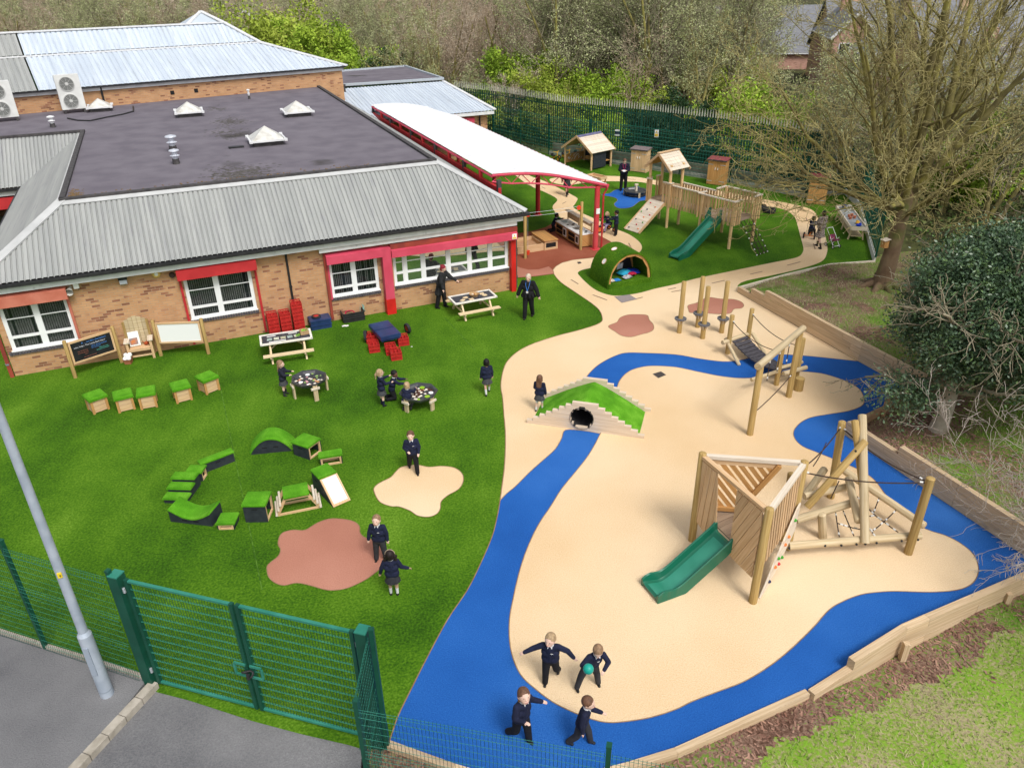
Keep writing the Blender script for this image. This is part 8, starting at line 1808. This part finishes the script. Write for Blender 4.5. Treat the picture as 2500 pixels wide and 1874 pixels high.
person('girl with very long light brown hair standing left of the raised tray', *pp(697, 964), 88, 1.08, hair=('long', 'lbrown'), bottom='skirt', bmat=GREY, sock=('sock', CHAR), top=cloth('charcoal_navy', (.018, .02, .035)), arms={-1: ((-.1, -.5, -.85), (.1, -1, .05)), 1: ((.1, -.5, -.85), (-.1, -1, .05))}, collar=False)
person('fair haired girl in navy jumper standing behind the boy at the low tray', *pp(935, 989), 118, 1.10, hair=('ponytail', 'blond'), bottom='skirt', sock=('sock', NAVY), arms={1: ((.15, -.7, -.6), (-.1, -1, .25)), -1: ((-.15, -.5, -.8), (0, -1, .1))})
person('kneeling boy with black hair and white collar at the low tray', *pp(958, 974), 95, 1.10, skin='dark', hair=('short', 'black'), legs={-1: (20, 100, 6), 1: (15, 100, 6)}, bmat=BLK, lean=15, arms={-1: ((-.1, -.8, -.5), (.1, -1, -.1)), 1: ((.1, -.8, -.5), (-.1, -1, 0))}, look=(-35, 5))
person('crouching fair haired girl in grey skirt seen from behind at the low tray', *pp(994, 1002), 165, 1.04, hair=('bun', 'blond'), bottom='skirt', legs={-1: (75, 130, 8), 1: (60, 120, 8)}, lean=18, sock=('sock', CHAR), arms={-1: ((-.2, -.8, -.5), (.1, -1, .1)), 1: ((.2, -.8, -.5), (-.1, -1, .1))})
person('dark haired girl in navy walking away across the turf alone', *pp(1190, 960), 195, 1.08, skin='mid', hair=('bob', 'black'), bottom='skirt', sock=('sock', WHT), legs={-1: (16, 5, 3), 1: (-18, 12, 3)}, collar=False)
person('girl with long brown hair and white tights at the corner of the mound', *pp(1317, 1001), 160, 1.06, hair=('long', 'brown'), bottom='skirt', sock=('tights', WHT), legs={-1: (5, 0, 2), 1: (-8, 6, 2)}, arms={1: ((.2, -.2, -1), (-.3, -.6, -.6))})
person('boy in navy jumper walking over the beige star patch', *pp(1010, 1150), 12, 1.14, hair=('short', 'brown'), bmat=BLK, legs={-1: (-14, 20, 3), 1: (24, 12, 3)}, arms={-1: ((-.3, .1, -1), (.5, -1, -.2)), 1: ((.3, -.15, -1), (-.2, -.7, -.6))}, badge=True, look=(-8, -4))
person('smiling fair boy standing on the edge of the brown patch', *pp(931, 1366), -6, 1.12, hair=('short', 'lbrown'), bmat=CHAR, legs={-1: (2, 0, 5), 1: (6, 10, 8)}, arms={-1: ((-.35, -.05, -1), (-.15, -.25, -1)), 1: ((.3, 0, -1), (.1, -.2, -1))}, badge=True, look=(0, -16))
def band(t, M, d): g = MB(d['HM']); hh = d['hh']; g.tube([(math.sin(a)*.46*hh, .02*hh, math.cos(a)*.58*hh+.06*hh) for a in [-1.5+i*.3 for i in range(11)]], .03*hh, 5); g.build('headband', mat('headband', (.45, .35, .25)), t)
person('girl with dark curly bunches seen from behind below the brown patch', *pp(963, 1451), 184, 1.08, skin='mid', hair=('pigtails', 'dark'), bottom='skirt', bmat=CHAR, sock=('sock', WHT), legs={-1: (0, 0, 1), 1: (2, 0, 1)}, arms={-1: ((-.5, 0, -1), (-.7, -.3, -.5)), 1: ((.45, 0, -1), (.25, -.2, -1))}, extra=band)
person('laughing blond boy running with both arms stretched wide', *pp(1343, 1662), -10, 1.16, hair=('short', 'blond'), bmat=BLK, lean=8, legs={1: (-8, 32, 8), -1: (14, 12, 2)}, arms={-1: ((-1, -.1, -.55), (-1, -.3, -.5)), 1: ((1, .1, -.55), (.7, -.1, -.8))}, badge=True, look=(-18, -8))
def ballx(t, M, d): pass
_, Mx, HDx = person('boy with cropped hair hugging a teal ball on the beige surface', *pp(1439, 1672), 12, 1.10, hair=('short', 'lbrown'), bmat=CHAR, lean=20, side=8, legs={-1: (8, 4, 28), 1: (6, 10, 14)}, arms={-1: ((-.7, -.3, -.5), (.4, -1, .2)), 1: ((.5, -.3, -.9), (-.8, -.7, -.5))}, badge=True, look=(-20, 32))
bc = Mx @ (HDx[-1][2]+V_(-.02, -.06, .10)); one('ball', 'teal ball held against the chest of the cropped haired boy', 'ball', Matrix.Translation(bc), 0, 0, 0, 0, lambda mb: mb.ball((0, 0, 0), .085, 18), mat('teal_ball', (.01, .30, .24), (.015, .36, .28), 3, .4))
person('laughing girl with curly brown ponytail running behind the front fence', *pp(1272, 1808), 42, 1.22, hair=('ponytail', 'brown'), bmat=BLK, lean=8, legs={1: (14, 8, 3), -1: (-6, 38, 3)}, arms={1: ((.5, .3, -.9), (.5, -.5, -.2)), -1: ((-.3, -.1, -1), (.3, -1, .15))}, look=(-22, -20))
person('brown haired boy in navy running right behind the front fence', *pp(1418, 1815), 68, 1.10, hair=('short', 'brown'), bmat=CHAR, lean=10, legs={1: (22, 12, 3), -1: (-12, 22, 3)}, arms={1: ((.25, -.3, -1), (.1, -1, -.2)), -1: ((-.3, .1, -1), (-.1, -.2, -1))}, look=(0, 0))
# adults
person('adult in long black coat with red hair reaching over the picnic table', *pp(1079, 751), 72, 1.60, 'adult', hair=('bun', 'red'), top=cloth('coat_black', (.022, .023, .026)), coat='long', bmat=BLK, lean=12, collar=False, legs={-1: (-8, 4, 3), 1: (8, 4, 3)}, arms={1: ((.1, -.7, -.7), (0, -1, -.45)), -1: ((-.2, -.1, -1), (-.1, -.3, -1))}, look=(0, 18))
def lanyard(m_):
    def f(t, M, d):
        H = d['H']; nk, sd_ = d['nk'], d['sd']; g = MB(M); b = nk-sd_*.17*H+V_(0, -.100*H, 0)
        for s in (-1, 1): g.tube([nk+V_(s*.045*H, .0, .03*H), nk+V_(s*.040*H, -.080*H, -.04*H), b], .0055*H, 5)
        g.build('lanyard', m_, t); g = MB(M); g.box(b.x-.022*H, b.y-.008*H, b.z-.045*H, b.x+.022*H, b.y-.004*H, b.z); g.build('id_card', WHT, t)
    return f
LB = mat('lanyard_blue', (.05, .2, .6)); LR = mat('lanyard_red', (.5, .03, .12))
person('adult with pale hair in a black poncho and blue lanyard walking on turf', *pp(1290, 776), -14, 1.58, 'adult', hair=('bun', 'fair'), top=BLK, coat='poncho', bmat=BLK, collar=False, legs={-1: (10, 4, 2), 1: (-10, 10, 2)}, arms={-1: ((-.45, .0, -1), (-.35, -.1, -1)), 1: ((.45, 0, -1), (.35, -.1, -1))}, extra=lanyard(LB), look=(-5, 4))
_, Mx, HDx = person('adult in navy with a red lanyard looking down at papers by the blue patch', *pp(1521, 466), -8, 1.66, 'adult', hair=('short', 'brown'), top=cloth('navy_dk', (.012, .012, .03)), bmat=BLK, collar=False, arms={-1: ((-.25, -.25, -1), (.55, -1, .15)), 1: ((.25, -.25, -1), (-.55, -1, .15))}, extra=lanyard(LR), look=(4, 28))
q = Mx @ V_(0, -.36, 1.12); one('paper', 'white paper held by the adult at the blue patch', 'paper', Matrix.Translation(q), 0, 0, 0, 0, lambda mb: mb.obox((0, 0, 0), ((1, 0, 0), (0, 1, .5), (0, -.5, 1)), (.08, .06, .003)), pap)
person('adult in short black dress walking away under the canopy', *pp(1384, 478), 196, 1.56, 'adult', skin='tan', hair=('bun', 'black'), top=BLK, bottom='dress', bmat=CHAR, sock=('tights', cloth('tights_dark', (.03, .02, .018))), collar=False, legs={-1: (12, 4, 1), 1: (-12, 10, 1)})
leop = mat('leopard_print', (.10, .07, .06), (.50, .42, .38), 38, .8, sharp=(.47, .53))
person('adult in patterned dress and dark tights walking away with a toy pram', *pp(1997, 604), 205, 1.56, 'adult', hair=('bob', 'dark'), top=leop, bottom='dress', bmat=leop, sock=('tights', cloth('tights_dark', (.03, .02, .018))), collar=False, legs={1: (-12, 10, 1), -1: (14, 4, 1)}, arms={-1: ((-.4, -.3, -.9), (-.3, -.7, -.6)), 1: ((.3, -.3, -1), (.1, -.8, -.2))})
person('adult in dark clothes just visible under the far left of the canopy', *uvw(12.6, 33.4, 0)[:2], 40, 1.6, 'adult', hair=('bob', 'dark'), top=WHT, bmat=BLK, collar=False)
person('black haired child in navy kneeling at the left end of the mud kitchen', *pp(1350, 566), 75, 1.05, skin='dark', hair=('bun', 'black'), bmat=BLK, legs={-1: (30, 95, 6), 1: (-5, 70, 6)}, lean=22, arms={1: ((.1, -.8, -.4), (0, -1, .3)), -1: ((-.1, -.7, -.6), (0, -1, 0))})
person('boy in navy jumper standing close behind the tricycle rider', *pp(1503, 575), -115, 1.12, skin='tan', hair=('short', 'black'), bmat=BLK, arms={-1: ((-.2, -.7, -.6), (0, -1, 0)), 1: ((.2, -.7, -.6), (0, -1, 0))})
lil = cloth('lilac', (.42, .36, .62)); p = G(1480, 566); trike('orange wheeled tricycle ridden on the beige path by the red post', p.x, p.y, R(-62), BLK, rimm=orr)
person('small blond child in navy sitting on the orange wheeled tricycle', p.x+.08, p.y+.08, -62, 1.0, hair=('ponytail', 'blond'), bottom='leggings', bmat=lil, seat=.36, legs={-1: (72, 62, 12), 1: (66, 50, 12)}, lean=12, arms={-1: ((-.1, -.8, -.5), (.0, -1, .0)), 1: ((.1, -.8, -.5), (0, -1, 0))}, collar=False)
p = G(1978, 578); trike('orange framed tricycle on the path beside the patterned dress', p.x, p.y, R(150), orr)
person('child in navy riding the orange framed tricycle on the path', p.x-.02, p.y-.06, 150, 1.0, hair=('bob', 'dark'), bmat=BLK, seat=.36, legs={-1: (72, 62, 12), 1: (66, 50, 12)}, lean=16, arms={-1: ((-.1, -.8, -.5), (.0, -1, .0)), 1: ((.1, -.8, -.5), (0, -1, 0))}, collar=False)
t = thing('toy_pram', 'doll pram with white frame pushed beside the path', 'toy pram', (13.38, 30.62, 0), R(20)); M = frame(t)
for i, (x, y) in enumerate(((-.17, -.2), (.17, -.2), (-.17, .22), (.17, .22))): wheel(M, (x, y, .07), (1, 0, 0), .07, .03, t, white_g)
mb = MB(M)
for s in (-1, 1): mb.tube([(s*.15, -.2, .08), (s*.15, .1, .45), (s*.15, .36, .72)], .012, 6); mb.tube([(s*.15, .22, .08), (s*.15, -.1, .42)], .012, 6)
mb.tube([(-.15, .36, .72), (.15, .36, .72)], .014, 6); mb.tube([(-.15, -.2, .1), (.15, -.2, .1)], .01, 5); mb.build('frame', white_g, t)
mb = MB(M); mb.prism([(-.14, -.2, .32), (-.14, .14, .22), (-.14, .2, .48), (-.14, .14, .48), (-.14, .08, .30), (-.14, -.2, .38)], (.28, 0, 0)); mb.build('seat', mat('pram_fabric', (.03, .03, .05), (.35, .05, .12), 9), t)
